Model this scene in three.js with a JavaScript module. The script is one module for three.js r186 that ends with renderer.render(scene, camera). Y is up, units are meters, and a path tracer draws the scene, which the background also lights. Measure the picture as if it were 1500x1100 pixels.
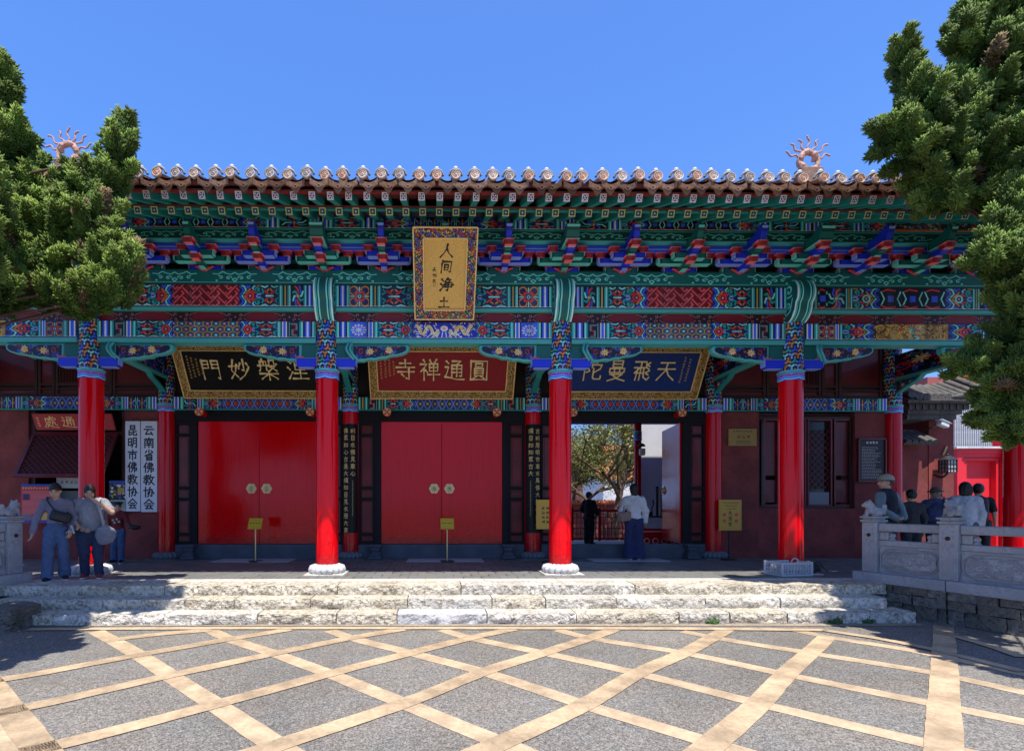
import * as THREE from 'three';
import { mergeGeometries } from 'three/addons/utils/BufferGeometryUtils.js';
import { RoundedBoxGeometry } from 'three/addons/geometries/RoundedBoxGeometry.js';

// ---------------------------------------------------------------- camera, sky, sun, exposure
const scene = new THREE.Scene();
const F = 760, CX = 645, CY = 742, YAW = 0.0122, EYE = new THREE.Vector3(0, 1.61, 9.05);
const camera = new THREE.PerspectiveCamera(2 * Math.atan(742 / F) * 180 / Math.PI, 1710 / 1484, 0.1, 500);
camera.position.copy(EYE); camera.rotation.y = -YAW;
camera.setViewOffset(1710, 1484, 210, 0, 1500, 1100);
const SUN = new THREE.Vector3().setFromSphericalCoords(1, (90 - 68.4) * Math.PI / 180, 12 * Math.PI / 180);
{
  const w = 256, h = 128, d = new Float32Array(w * h * 4), v = new THREE.Vector3();
  const key = [[0, [0.19, 0.37, 0.70]], [0.35, [0.094, 0.258, 0.69]], [0.62, [0.058, 0.188, 0.60]], [1, [0.04, 0.135, 0.48]]];
  for (let j = 0; j < h; j++) for (let i = 0; i < w; i++) {
    const el = ((j + 0.5) / h - 0.5) * Math.PI, az = ((i + 0.5) / w - 0.5) * 2 * Math.PI;
    v.set(Math.cos(az) * Math.cos(el), Math.sin(el), Math.sin(az) * Math.cos(el));
    const s = Math.max(0, v.y); let k = 0; while (k < 2 && s > key[k + 1][0]) k++;
    const t = (s - key[k][0]) / (key[k + 1][0] - key[k][0]);
    const ang = Math.acos(THREE.MathUtils.clamp(v.dot(SUN), -1, 1)) * 180 / Math.PI, glow = 0.5 * Math.exp(-ang / 14) + 0.14 * Math.exp(-ang / 40);
    for (let c = 0; c < 3; c++) d[(j * w + i) * 4 + c] = THREE.MathUtils.lerp(key[k][1][c], key[k + 1][1][c], t) * (1 + glow * 0.4) + glow * [1.0, 0.9, 0.75][c];
    d[(j * w + i) * 4 + 3] = 1;
  }
  const t = new THREE.DataTexture(d, w, h, THREE.RGBAFormat, THREE.FloatType);
  t.mapping = THREE.EquirectangularReflectionMapping; t.magFilter = THREE.LinearFilter; t.needsUpdate = true;
  scene.background = t; scene.environment = t;
}
const sun = new THREE.DirectionalLight(new THREE.Color(1, 0.95, 0.86), 4.6);
sun.position.copy(SUN).multiplyScalar(40); sun.castShadow = true; sun.name = 'sun';
Object.assign(sun.shadow.camera, { left: -16, right: 16, top: 16, bottom: -16, near: 1, far: 90 });
sun.shadow.mapSize.set(4096, 4096);
scene.add(sun, sun.target);
const renderer = new THREE.WebGLRenderer({ antialias: true });
renderer.toneMapping = THREE.LinearToneMapping; renderer.toneMappingExposure = 1.5;
renderer.shadowMap.enabled = true;

// ---------------------------------------------------------------- helpers
const PI = Math.PI, V3 = (x, y, z) => new THREE.Vector3(x, y, z), lerp = THREE.MathUtils.lerp, clamp = THREE.MathUtils.clamp;
function rng(seed) { let s = seed | 0; return () => { s = (s + 0x6d2b79f5) | 0; let t = Math.imul(s ^ (s >>> 15), 1 | s); t = (t + Math.imul(t ^ (t >>> 7), 61 | t)) ^ t; return ((t ^ (t >>> 14)) >>> 0) / 4294967296; }; }
function hash3(x, y, z) { let h = Math.imul(x | 0, 374761393) ^ Math.imul(y | 0, 668265263) ^ Math.imul(z | 0, 2147483647 ^ 0x5bd1e995); h = Math.imul(h ^ (h >>> 13), 1274126177); return ((h ^ (h >>> 16)) >>> 0) / 4294967296; }
const fade = (t) => t * t * (3 - 2 * t);
function noise3(x, y, z) {
  const X = Math.floor(x), Y = Math.floor(y), Z = Math.floor(z), u = fade(x - X), v = fade(y - Y), w = fade(z - Z);
  const n = (i, j, k) => hash3(X + i, Y + j, Z + k);
  return lerp(lerp(lerp(n(0, 0, 0), n(1, 0, 0), u), lerp(n(0, 1, 0), n(1, 1, 0), u), v), lerp(lerp(n(0, 0, 1), n(1, 0, 1), u), lerp(n(0, 1, 1), n(1, 1, 1), u), v), w) * 2 - 1;
}
const fbm3 = (x, y, z, o = 4) => { let s = 0, a = 0.5; for (let i = 0; i < o; i++) { s += a * noise3(x, y, z); x *= 2.03; y *= 2.03; z *= 2.03; a *= 0.5; } return s; };
function pnoise(x, y, p, s) {                     // value noise that repeats every p cells
  const X = Math.floor(x), Y = Math.floor(y), u = fade(x - X), v = fade(y - Y), m = (a) => ((a % p) + p) % p;
  const n = (i, j) => hash3(m(X + i), m(Y + j), s);
  return lerp(lerp(n(0, 0), n(1, 0), u), lerp(n(0, 1), n(1, 1), u), v) * 2 - 1;
}
const pfbm = (u, v, p, s, o = 4) => { let r = 0, a = 0.5; for (let i = 0; i < o; i++) { r += a * pnoise(u * p, v * p, p, s + i * 7); p *= 2; a *= 0.5; } return r; };
// the point at depth plane z that stands at this pixel of the 1500 x 1100 survey picture
function at(px, py, z) {
  const a = (px - CX) / F, b = (CY - py) / F, dx = a * Math.cos(YAW) + Math.sin(YAW), dz = a * Math.sin(YAW) - Math.cos(YAW), t = (z - EYE.z) / dz;
  return V3(dx * t, EYE.y + b * t, z);
}
function ground(px, py, y = 0) {
  const a = (px - CX) / F, b = (CY - py) / F, dx = a * Math.cos(YAW) + Math.sin(YAW), dz = a * Math.sin(YAW) - Math.cos(YAW), t = (y - EYE.y) / b;
  return V3(dx * t, y, EYE.z + dz * t);
}
const taken = new Map();
function numbered(n) { const k = taken.get(n) ?? 0; taken.set(n, k + 1); return k ? n + '_' + String(k).padStart(3, '0') : n; }
function flat(g) { const r = g.index ? g.toNonIndexed() : g; for (const k of Object.keys(r.attributes)) if (!['position', 'normal', 'uv'].includes(k)) r.deleteAttribute(k); if (!r.attributes.normal) r.computeVertexNormals(); if (!r.attributes.uv) r.setAttribute('uv', new THREE.BufferAttribute(new Float32Array(r.attributes.position.count * 2), 2)); r.clearGroups(); return r; }
const merge = (list) => { list = list.flat(9); return list.length === 1 ? list[0] : mergeGeometries(list.map(flat)); };
function mesh(name, geo, mat, parent = scene) {
  const m = new THREE.Mesh(Array.isArray(geo) ? merge(geo) : geo, mat); m.name = parent === scene ? numbered(name) : name;
  m.castShadow = m.receiveShadow = true; parent.add(m); return m;
}
function tag(o, label, category, group) { o.userData.label = label; if (category) o.userData.category = category; if (group) o.userData.group = group; return o; }
function thing(name, label, category, pos = [0, 0, 0], turn = 0, group) {
  const o = new THREE.Group(); o.name = numbered(name); scene.add(o); o.position.set(...pos); o.rotation.y = turn; return tag(o, label, category, group);
}
function struct(name, parent = scene) { const o = new THREE.Group(); o.name = parent === scene ? numbered(name) : name; parent.add(o); if (parent === scene) o.userData.kind = 'structure'; return o; }
function copy(o, label, pos, turn) { const c = o.clone(); c.name = numbered(o.name.replace(/_\d{3}$/, '')); scene.add(c); c.userData = { ...o.userData }; if (label) c.userData.label = label; if (pos) c.position.set(...pos); if (turn !== undefined) c.rotation.y = turn; return c; }
// boxes with uv in metres
function box(w, h, d, x = 0, y = 0, z = 0) {
  const g = new THREE.BoxGeometry(w, h, d), uv = g.attributes.uv, s = [[d, h], [d, h], [w, d], [w, d], [w, h], [w, h]];
  for (let i = 0; i < 24; i++) { const [a, b] = s[Math.floor(i / 4)]; uv.setXY(i, uv.getX(i) * a, uv.getY(i) * b); }
  return g.translate(x, y, z);
}
const span = (x0, x1, y0, y1, z0, z1) => box(x1 - x0, y1 - y0, z1 - z0, (x0 + x1) / 2, (y0 + y1) / 2, (z0 + z1) / 2);
const unitBox = (w, h, d, x = 0, y = 0, z = 0) => new THREE.BoxGeometry(w, h, d).translate(x, y, z);      // uv 0..1 on each face
function metric(g) { const p = g.attributes.position, n = g.attributes.normal, uv = g.attributes.uv; for (let i = 0; i < p.count; i++) { const a = Math.abs(n.getX(i)), b = Math.abs(n.getY(i)), c = Math.abs(n.getZ(i)); if (a > b && a > c) uv.setXY(i, p.getZ(i), p.getY(i)); else if (b > c) uv.setXY(i, p.getX(i), p.getZ(i)); else uv.setXY(i, p.getX(i), p.getY(i)); } return g; }
function rbox(w, h, d, r, x = 0, y = 0, z = 0) { return metric(new RoundedBoxGeometry(w, h, d, 2, r)).translate(x, y, z); }
const cyl = (r0, r1, h, n = 24, x = 0, y = 0, z = 0) => new THREE.CylinderGeometry(r0, r1, h, n).translate(x, y, z);
const sph = (r, x = 0, y = 0, z = 0, n = 14) => new THREE.SphereGeometry(r, n, Math.ceil(n * 0.7)).translate(x, y, z);
function tube(pts, r, n = 24, m = 8, closed = false) { return new THREE.TubeGeometry(new THREE.CatmullRomCurve3(pts.map((p) => p.isVector3 ? p : V3(...p)), closed), n, r, m, closed); }
function bar(a, b, r0, r1 = r0, n = 8) {
  const d = b.clone().sub(a), g = new THREE.CylinderGeometry(r1, r0, d.length(), n, 1);
  return g.applyQuaternion(new THREE.Quaternion().setFromUnitVectors(V3(0, 1, 0), d.normalize())).translate((a.x + b.x) / 2, (a.y + b.y) / 2, (a.z + b.z) / 2);
}
function extrude(pts, depth, bevel = 0.006) {
  const s = pts instanceof THREE.Shape ? pts : new THREE.Shape(pts.map(([x, y]) => new THREE.Vector2(x, y)));
  return new THREE.ExtrudeGeometry(s, { depth, bevelEnabled: bevel > 0, bevelSize: bevel, bevelThickness: bevel, bevelOffset: -bevel, bevelSegments: 1, curveSegments: 8 });
}
function boxUV(g) {                                   // uv 0..1 over the front (xy) bounding box
  g.computeBoundingBox(); const b = g.boundingBox, p = g.attributes.position, uv = g.attributes.uv;
  for (let i = 0; i < p.count; i++) uv.setXY(i, (p.getX(i) - b.min.x) / (b.max.x - b.min.x), (p.getY(i) - b.min.y) / (b.max.y - b.min.y));
  return g;
}
function roughen(g, amp, freq, seed = 0, only) {      // pushes the vertices of a closed shape along smooth noise
  const p = g.attributes.position;
  for (let i = 0; i < p.count; i++) {
    const x = p.getX(i), y = p.getY(i), z = p.getZ(i), a = only ? only(x, y, z) * amp : amp;
    p.setXYZ(i, x + a * fbm3(x * freq + seed, y * freq, z * freq + 11), y + a * fbm3(x * freq + 31, y * freq + seed, z * freq), z + a * fbm3(x * freq, y * freq + 57, z * freq + seed));
  }
  g.computeVertexNormals(); return g;
}

// ---------------------------------------------------------------- textures and materials
function canvas(w, h, draw) { const c = document.createElement('canvas'); c.width = w; c.height = h; draw(c.getContext('2d'), w, h); return c; }
function paint(w, h, draw, data = false) { const t = new THREE.CanvasTexture(canvas(w, h, draw)); if (!data) t.colorSpace = THREE.SRGBColorSpace; t.wrapS = t.wrapT = THREE.RepeatWrapping; return t; }
function grain(size, fn, data = false, metres = 1) {   // fn(u, v) -> [r, g, b] in 0..1 (sRGB) or one number
  const d = new Uint8Array(size * size * 4);
  for (let j = 0; j < size; j++) for (let i = 0; i < size; i++) {
    const c = fn((i + 0.5) / size, (j + 0.5) / size), o = (j * size + i) * 4;
    for (let k = 0; k < 3; k++) d[o + k] = clamp((Array.isArray(c) ? c[k] : c) * 255, 0, 255);
    d[o + 3] = 255;
  }
  const t = new THREE.DataTexture(d, size, size); t.wrapS = t.wrapT = THREE.RepeatWrapping; t.magFilter = THREE.LinearFilter;
  if (!data) t.colorSpace = THREE.SRGBColorSpace; t.repeat.set(1 / metres, 1 / metres); t.needsUpdate = true; return t;
}
const mat = (color, roughness = 0.7, more = {}) => new THREE.MeshPhysicalMaterial({ color, roughness, ...more });
const rgb = (r, g, b) => new THREE.Color().setRGB(r, g, b);
const speck = grain(512, (u, v) => { const n = hash3(Math.floor(u * 512), Math.floor(v * 512), 5), m = pnoise(u * 170, v * 170, 170, 3); return 0.5 + 0.32 * (n - 0.5) + 0.34 * m + 0.12 * pfbm(u, v, 6, 9, 3); }, true, 1);
const asphaltMap = grain(1024, (u, v) => {
  const cell = pnoise(u * 330, v * 330, 330, 3), c2 = pnoise(u * 120, v * 120, 120, 8), n = hash3(Math.floor(u * 1024), Math.floor(v * 1024), 5);
  const t = 0.64 + 0.20 * cell + 0.05 * c2 + 0.34 * (n - 0.5) + 0.03 * pfbm(u, v, 5, 9, 4), w = 0.02 * pfbm(u, v, 9, 21, 3);
  return [t + w + 0.02, t + 0.004, t - w - 0.02];
}, false, 2.6);
const asphaltBump = grain(512, (u, v) => 0.5 + 0.4 * pnoise(u * 110, v * 110, 110, 3), true, 1);
const stoneMap = (seed, a, b, c, size = 512, metres = 1.3) => grain(size, (u, v) => {
  const n = pfbm(u, v, 5, seed, 6), m = pfbm(u, v, 44, seed + 40, 4) + 0.3 * pfbm(u, v, 6, seed + 60, 3), h = hash3(Math.floor(u * size), Math.floor(v * size), seed), k = clamp(0.5 + 1.1 * n, 0, 1), s = clamp((m - 0.06) * 1.5, 0, 0.55);
  return [0, 1, 2].map((i) => (lerp(a[i], b[i], k) * (1 - s) + c[i] * s) + 0.09 * (h - 0.5));
}, false, metres);
const stoneBump = grain(512, (u, v) => 0.5 + 0.5 * pfbm(u, v, 10, 77, 6), true, 0.9);
const rockBump = grain(512, (u, v) => 0.5 + 0.55 * pfbm(u, v, 14, 177, 5) + 0.2 * Math.abs(pfbm(u, v, 30, 12, 3)), true, 0.8);
const fineBump = grain(256, (u, v) => 0.5 + 0.5 * pfbm(u, v, 16, 99, 4), true, 0.5);
const lacquerRough = grain(512, (u, v) => clamp(0.32 + 0.30 * pfbm(u, v, 4, 17, 5) + 0.1 * pfbm(u, v * 0.999, 40, 18, 2), 0.05, 1), true, 1.7);
const smear = (seed, base, amt, sx = 6) => grain(512, (u, v) => { const n = pfbm(u, v, sx, seed, 5), f = pfbm(u, v, 60, seed + 9, 3); return base.map((c) => c * (1 + amt * n + amt * 0.5 * f)); }, false, 1.6);
const M = {
  asphalt: new THREE.MeshStandardMaterial({ map: asphaltMap, roughness: 0.95, bumpMap: asphaltBump, bumpScale: 0.003, vertexColors: true }),
  lane: mat('#ffffff', 0.85, { map: smear(31, [0.71, 0.62, 0.505], 0.2, 9), bumpMap: asphaltBump, bumpScale: 0.002 }),
  laneB: mat('#ffffff', 0.85, { map: smear(32, [0.68, 0.59, 0.475], 0.24, 7), bumpMap: asphaltBump, bumpScale: 0.002 }),
  gravel: mat('#ffffff', 0.95, { map: stoneMap(61, [0.55, 0.5, 0.44], [0.66, 0.6, 0.52], [0.4, 0.37, 0.33]), bumpMap: stoneBump, bumpScale: 0.02 }),
  stepA: mat('#ffffff', 0.9, { map: stoneMap(3, [0.74, 0.715, 0.665], [0.88, 0.86, 0.815], [0.44, 0.40, 0.34]), bumpMap: rockBump, bumpScale: 0.045 }),
  stepB: mat('#ffffff', 0.9, { map: stoneMap(4, [0.72, 0.68, 0.60], [0.86, 0.825, 0.75], [0.42, 0.37, 0.30]), bumpMap: rockBump, bumpScale: 0.05 }),
  stepC: mat('#ffffff', 0.9, { map: stoneMap(5, [0.76, 0.755, 0.745], [0.86, 0.855, 0.85], [0.50, 0.49, 0.49]), bumpMap: rockBump, bumpScale: 0.02 }),
  slab: mat('#ffffff', 0.8, { map: stoneMap(6, [0.80, 0.785, 0.75], [0.88, 0.865, 0.83], [0.55, 0.52, 0.46]), bumpMap: stoneBump, bumpScale: 0.01 }),
  tileA: mat('#ffffff', 0.55, { map: stoneMap(7, [0.40, 0.40, 0.39], [0.47, 0.47, 0.455], [0.34, 0.34, 0.33]), bumpMap: fineBump, bumpScale: 0.003 }),
  tileB: mat('#ffffff', 0.5, { map: stoneMap(8, [0.43, 0.43, 0.42], [0.50, 0.50, 0.485], [0.37, 0.37, 0.36]), bumpMap: fineBump, bumpScale: 0.003 }),
  grout: mat(rgb(0.42, 0.41, 0.38), 0.9),
  wallStone: mat('#ffffff', 0.95, { map: stoneMap(9, [0.40, 0.39, 0.36], [0.52, 0.50, 0.46], [0.25, 0.23, 0.19]), bumpMap: stoneBump, bumpScale: 0.05 }),
  wallStoneB: mat('#ffffff', 0.95, { map: stoneMap(10, [0.35, 0.33, 0.30], [0.47, 0.44, 0.39], [0.22, 0.2, 0.17]), bumpMap: stoneBump, bumpScale: 0.05 }),
  mortar: mat(rgb(0.06, 0.055, 0.048), 0.95, { bumpMap: stoneBump, bumpScale: 0.03 }),
  carved: mat('#ffffff', 0.75, { map: stoneMap(11, [0.62, 0.62, 0.63], [0.70, 0.70, 0.705], [0.55, 0.55, 0.56]), bumpMap: fineBump, bumpScale: 0.004 }),
  white: mat('#ffffff', 0.7, { map: stoneMap(12, [0.76, 0.76, 0.77], [0.86, 0.86, 0.86], [0.6, 0.6, 0.61]), bumpMap: fineBump, bumpScale: 0.004 }),
  lotusDark: mat(rgb(0.16, 0.17, 0.19), 0.8, { bumpMap: fineBump, bumpScale: 0.004 }),
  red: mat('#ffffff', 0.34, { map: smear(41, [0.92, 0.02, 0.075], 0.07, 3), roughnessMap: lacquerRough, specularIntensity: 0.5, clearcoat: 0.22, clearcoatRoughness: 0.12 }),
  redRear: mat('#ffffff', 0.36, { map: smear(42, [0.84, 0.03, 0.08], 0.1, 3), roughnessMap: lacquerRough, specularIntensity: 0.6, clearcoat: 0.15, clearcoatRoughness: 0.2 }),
  doorRed: mat('#ffffff', 0.4, { map: smear(43, [0.82, 0.02, 0.06], 0.14, 4), roughnessMap: lacquerRough, specularIntensity: 0.5, clearcoat: 0.12, clearcoatRoughness: 0.14, bumpMap: fineBump, bumpScale: 0.0012 }),
  black: mat(rgb(0.014, 0.013, 0.015), 0.6, { specularIntensity: 0.35 }),
  slate: mat('#ffffff', 0.7, { map: smear(44, [0.30, 0.325, 0.365], 0.2, 5), bumpMap: fineBump, bumpScale: 0.002 }),
  maroonWood: mat('#ffffff', 0.5, { map: smear(45, [0.42, 0.10, 0.11], 0.25, 5), clearcoat: 0.2 }),
  darkWood: mat(rgb(0.05, 0.016, 0.014), 0.6),
  plaster: mat('#ffffff', 0.9, { map: smear(46, [0.50, 0.235, 0.22], 0.24, 4), bumpMap: fineBump, bumpScale: 0.003 }),
  teal: mat(rgb(0.02, 0.30, 0.28), 0.5), tealLight: mat(rgb(0.08, 0.46, 0.44), 0.5), tealDark: mat(rgb(0.008, 0.13, 0.115), 0.55),
  rafterGreen: mat(rgb(0.02, 0.31, 0.28), 0.55), blue: mat(rgb(0.025, 0.075, 0.72), 0.5), redTrim: mat(rgb(0.70, 0.05, 0.075), 0.5), soffit: mat(rgb(0.13, 0.018, 0.016), 0.7),
  boardRed: mat(rgb(0.30, 0.016, 0.02), 0.6), ceiling: mat(rgb(0.02, 0.018, 0.018), 0.8),
  gold: mat(rgb(0.95, 0.66, 0.26), 0.35, { metalness: 0.15 }), goldFlat: mat(rgb(0.80, 0.55, 0.16), 0.45, { metalness: 0.3 }), brass: mat(rgb(0.75, 0.58, 0.28), 0.3, { metalness: 0.8 }),
  tileDisc: null, dripTile: mat('#ffffff', 0.8, { map: stoneMap(13, [0.48, 0.35, 0.27], [0.62, 0.48, 0.38], [0.32, 0.24, 0.19], 256, 0.5), bumpMap: fineBump, bumpScale: 0.004 }),
  roofTile: mat('#ffffff', 0.75, { map: stoneMap(14, [0.48, 0.36, 0.29], [0.60, 0.48, 0.40], [0.34, 0.26, 0.2], 256, 0.8) }),
  nail: mat(rgb(0.62, 0.60, 0.58), 0.4, { clearcoat: 0.4 }), collar: mat(rgb(0.30, 0.29, 0.29), 0.5),
  terracotta: mat('#ffffff', 0.7, { map: stoneMap(15, [0.68, 0.50, 0.43], [0.82, 0.66, 0.58], [0.5, 0.33, 0.27], 256, 0.4) }),
  bark: mat('#ffffff', 0.95, { map: stoneMap(16, [0.34, 0.26, 0.2], [0.45, 0.36, 0.29], [0.2, 0.15, 0.11], 256, 0.4), bumpMap: stoneBump, bumpScale: 0.02 }),
  signWhite: mat(rgb(0.74, 0.75, 0.77), 0.5), metal: mat(rgb(0.12, 0.12, 0.13), 0.4, { metalness: 0.6 }), blackMetal: mat(rgb(0.02, 0.02, 0.022), 0.5),
  weed: mat(rgb(0.06, 0.13, 0.03), 0.7),
  orangeTile: mat('#ffffff', 0.85, { map: stoneMap(17, [0.70, 0.38, 0.25], [0.82, 0.50, 0.36], [0.52, 0.26, 0.17], 256, 1.1) }), brickWall: mat('#ffffff', 0.85, { map: stoneMap(18, [0.68, 0.36, 0.24], [0.78, 0.46, 0.33], [0.5, 0.25, 0.17], 256, 1.3) }),
  greyTile: mat('#ffffff', 0.85, { map: stoneMap(19, [0.27, 0.265, 0.26], [0.38, 0.37, 0.36], [0.17, 0.17, 0.16], 256, 0.7), bumpMap: stoneBump, bumpScale: 0.01 }), glass: mat(rgb(0.04, 0.05, 0.06), 0.08), facade: mat(rgb(0.16, 0.26, 0.42), 0.15), leaf: mat('#ffffff', 0.6, { transmission: 0.3, thickness: 0 }),
  wallWhite: mat('#ffffff', 0.8, { map: smear(64, [0.84, 0.85, 0.87], 0.05, 4) }),
  mat: mat(rgb(0.42, 0.42, 0.44), 0.95, { bumpMap: fineBump, bumpScale: 0.003 }), grey: mat(rgb(0.30, 0.31, 0.33), 0.7),
};

// ---------------------------------------------------------------- painted ornament (flat print on beams)
const P = { navy: '#1c2566', black: '#0e1020', blue: '#3a63ff', sky: '#9ab8ff', teal: '#1fb0a8', cyan: '#94fbf0', green: '#107a71', red: '#ff3840', pink: '#ff9a94', orange: '#f78f32', gold: '#e9b64c', cream: '#fff0cf', white: '#fafaff', brown: '#5a2818', dark: '#241318' };
const fill = (g, c, x, y, w, h) => { g.fillStyle = c; g.fillRect(x, y, w, h); };
function line(g, c, lw, pts, close) { g.strokeStyle = c; g.lineWidth = lw; g.lineCap = g.lineJoin = 'round'; g.beginPath(); pts.forEach(([x, y], i) => (i ? g.lineTo(x, y) : g.moveTo(x, y))); if (close) g.closePath(); g.stroke(); }
function outlined(g, c, lw, pts) { line(g, P.black, lw * 1.75, pts); line(g, c, lw, pts); }
function disc(g, c, x, y, r) { g.fillStyle = c; g.beginPath(); g.arc(x, y, r, 0, 7); g.fill(); }
function ring(g, c, lw, x, y, r, a = 0, b = 6.3) { g.strokeStyle = c; g.lineWidth = lw; g.lineCap = 'round'; g.beginPath(); g.arc(x, y, r, a, b); g.stroke(); }
function spiral(x, y, r, turns, a0, dir = 1) { const p = []; for (let i = 0; i <= 26; i++) { const t = i / 26; p.push([x + Math.cos(a0 + dir * t * turns * 6.283) * r * (1 - 0.86 * t), y + Math.sin(a0 + dir * t * turns * 6.283) * r * (1 - 0.86 * t)]); } return p; }
const clip = (g, x, y, w, h, f) => { g.save(); g.beginPath(); g.rect(x, y, w, h); g.clip(); g.translate(x, y); f(); g.restore(); };
const MOTIF = {
  stripes(g, w, h, o) { const c = o === 'b' ? [P.teal, P.cyan, P.black, P.blue, P.white, P.blue, P.black, P.cyan, P.teal] : [P.black, P.cyan, P.teal, P.black, P.gold, P.black, P.teal, P.cyan, P.green]; c.forEach((k, i) => fill(g, k, i * w / 9, 0, w / 9 + 1, h)); },
  stripe2(g, w, h) { [P.black, P.white, P.blue, P.blue, P.white, P.black, P.teal, P.cyan, P.teal].forEach((k, i) => fill(g, k, i * w / 9, 0, w / 9 + 1, h)); },
  key(g, w, h) { fill(g, P.black, 0, 0, w, h); const q = (x) => x * w, r = (y) => y * h; for (const [c, s] of [[P.teal, 0.1], [P.red, 0.2]]) line(g, c, w * 0.1, [[q(.9 - s), r(.1 + s / 2)], [q(.1 + s), r(.1 + s / 2)], [q(.1 + s), r(.5)], [q(.75 - s), r(.5)], [q(.75 - s), r(.9 - s / 2)], [q(.1 + s), r(.9 - s / 2)]]); line(g, P.cyan, w * 0.05, [[q(.9), r(.06)], [q(.9), r(.94)]]); },
  quatre(g, w, h) {
    fill(g, P.navy, 0, 0, w, h); const cx = w / 2, cy = h / 2, R = Math.min(w, h) * 0.5;
    for (let k = 0; k < 4; k++) { const a = k * PI / 2 + PI / 4; ring(g, P.black, R * .26, cx + Math.cos(a) * R * .85, cy + Math.sin(a) * R * .85, R * .42); ring(g, P.orange, R * .16, cx + Math.cos(a) * R * .85, cy + Math.sin(a) * R * .85, R * .42); const b = k * PI / 2; outlined(g, P.cyan, R * .14, [[cx + Math.cos(b) * R * .95, cy + Math.sin(b) * R * .95], [cx + Math.cos(b) * R * .55, cy + Math.sin(b) * R * .55]]); }
    const pts = []; for (let i = 0; i < 33; i++) { const a = i / 32 * 6.283, r = R * (.48 + .14 * Math.cos(4 * a)); pts.push([cx + Math.cos(a + .785) * r, cy + Math.sin(a + .785) * r]); } outlined(g, P.red, R * .15, pts); disc(g, P.cyan, cx, cy, R * .2); disc(g, P.navy, cx, cy, R * .1);
  },
  star(g, w, h) {
    fill(g, P.black, 0, 0, w, h); const cx = w / 2, cy = h / 2; [P.cyan, P.blue, P.red, P.teal].forEach((c, k) => { for (const s of [0, 1]) { const a = k * PI / 4 + s * PI, x = Math.cos(a) * w, y = Math.sin(a) * h, b = a + .45; outlined(g, c, h * .085, [[cx + x * .08, cy + y * .08], [cx + x * .3, cy + y * .3], [cx + Math.cos(b) * w * .46, cy + Math.sin(b) * h * .46]]); } }); disc(g, P.gold, cx, cy, h * .07);
  },
  round(g, w, h) { fill(g, P.blue, 0, 0, w, h); const cx = w / 2, cy = h / 2, R = Math.min(w, h) * .46; for (let k = 0; k < 12; k++) { const a = k / 12 * 6.283; disc(g, P.cream, cx + Math.cos(a) * R * .86, cy + Math.sin(a) * R * .86, R * .15); } ring(g, P.white, R * .07, cx, cy, R * .66); for (let k = 0; k < 8; k++) { const a = k / 8 * 6.283; line(g, P.white, R * .14, [[cx + Math.cos(a) * R * .12, cy + Math.sin(a) * R * .12], [cx + Math.cos(a) * R * .46, cy + Math.sin(a) * R * .46]]); } },
  cross(g, w, h) {
    fill(g, P.navy, 0, 0, w, h); const cx = w / 2, cy = h / 2;
    for (const sx of [-1, 1]) for (const sy of [-1, 1]) { outlined(g, P.red, h * .09, [[cx + sx * w * .08, cy + sy * h * .08], [cx + sx * w * .3, cy + sy * h * .24]]); outlined(g, P.cyan, h * .07, [[cx + sx * w * .12, cy + sy * h * .44], [cx + sx * w * .26, cy + sy * h * .38], [cx + sx * w * .44, cy + sy * h * .43]]); outlined(g, P.teal, h * .075, [[cx + sx * w * .45, cy + sy * h * .1], [cx + sx * w * .34, cy + sy * h * .16], [cx + sx * w * .42, cy + sy * h * .3]]); outlined(g, P.orange, h * .07, [[cx + sx * w * .05, cy + sy * h * .3], [cx + sx * w * .14, cy + sy * h * .22]]); }
    outlined(g, P.cyan, h * .08, [[w * .3, cy], [w * .7, cy]]);
  },
  zao(g, w, h, o) {                                   // the curled chevrons that lead from the hoops to the middle field, pointing to +x
    fill(g, P.navy, 0, 0, w, h); const m = h / 2, lw = h * .085;
    for (const s of [-1, 1]) {
      const Y = (f) => m + s * f * h;
      outlined(g, P.blue, lw, [[w * .98, Y(.02)], [w * .8, Y(.2)], [w * .86, Y(.34)], [w * 1.0, Y(.42)]]);
      outlined(g, P.cyan, lw, [[w * .86, Y(.0)], [w * .68, Y(.22)], [w * .74, Y(.4)], [w * .9, Y(.48)]]);
      outlined(g, P.orange, lw, [[w * .74, Y(.02)], [w * .58, Y(.2)], [w * .5, Y(.3)]]);
      outlined(g, P.blue, lw, [[w * .5, Y(.45)], [w * .6, Y(.36)], [w * .66, Y(.44)]]);
      outlined(g, P.teal, lw, spiral(w * .14, Y(.27), h * .17, 1.1, s > 0 ? 4 : 2.3, s)); outlined(g, P.sky, lw * .8, [[w * .0, Y(.05)], [w * .1, Y(.08)], [w * .2, Y(.02)]]);
      outlined(g, P.orange, lw * .8, [[w * .0, Y(.46)], [w * .16, Y(.46)]]); outlined(g, P.cyan, lw * .8, [[w * .28, Y(.44)], [w * .38, Y(.36)], [w * .34, Y(.26)]]); outlined(g, P.red, lw * .9, [[w * .27, Y(.13)], [w * .4, Y(.22)]]);
    }
    disc(g, P.black, w * .5, m, h * .2); ring(g, o || P.red, lw, w * .5, m, h * .15); disc(g, P.pink, w * .5, m, h * .06);
  },
  brocade(g, w, h) {                                  // red swastika-free fret: interlocked diagonal keys
    fill(g, '#7a0f1a', 0, 0, w, h); const p = h / 2.5, lw = h * .07;
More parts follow.
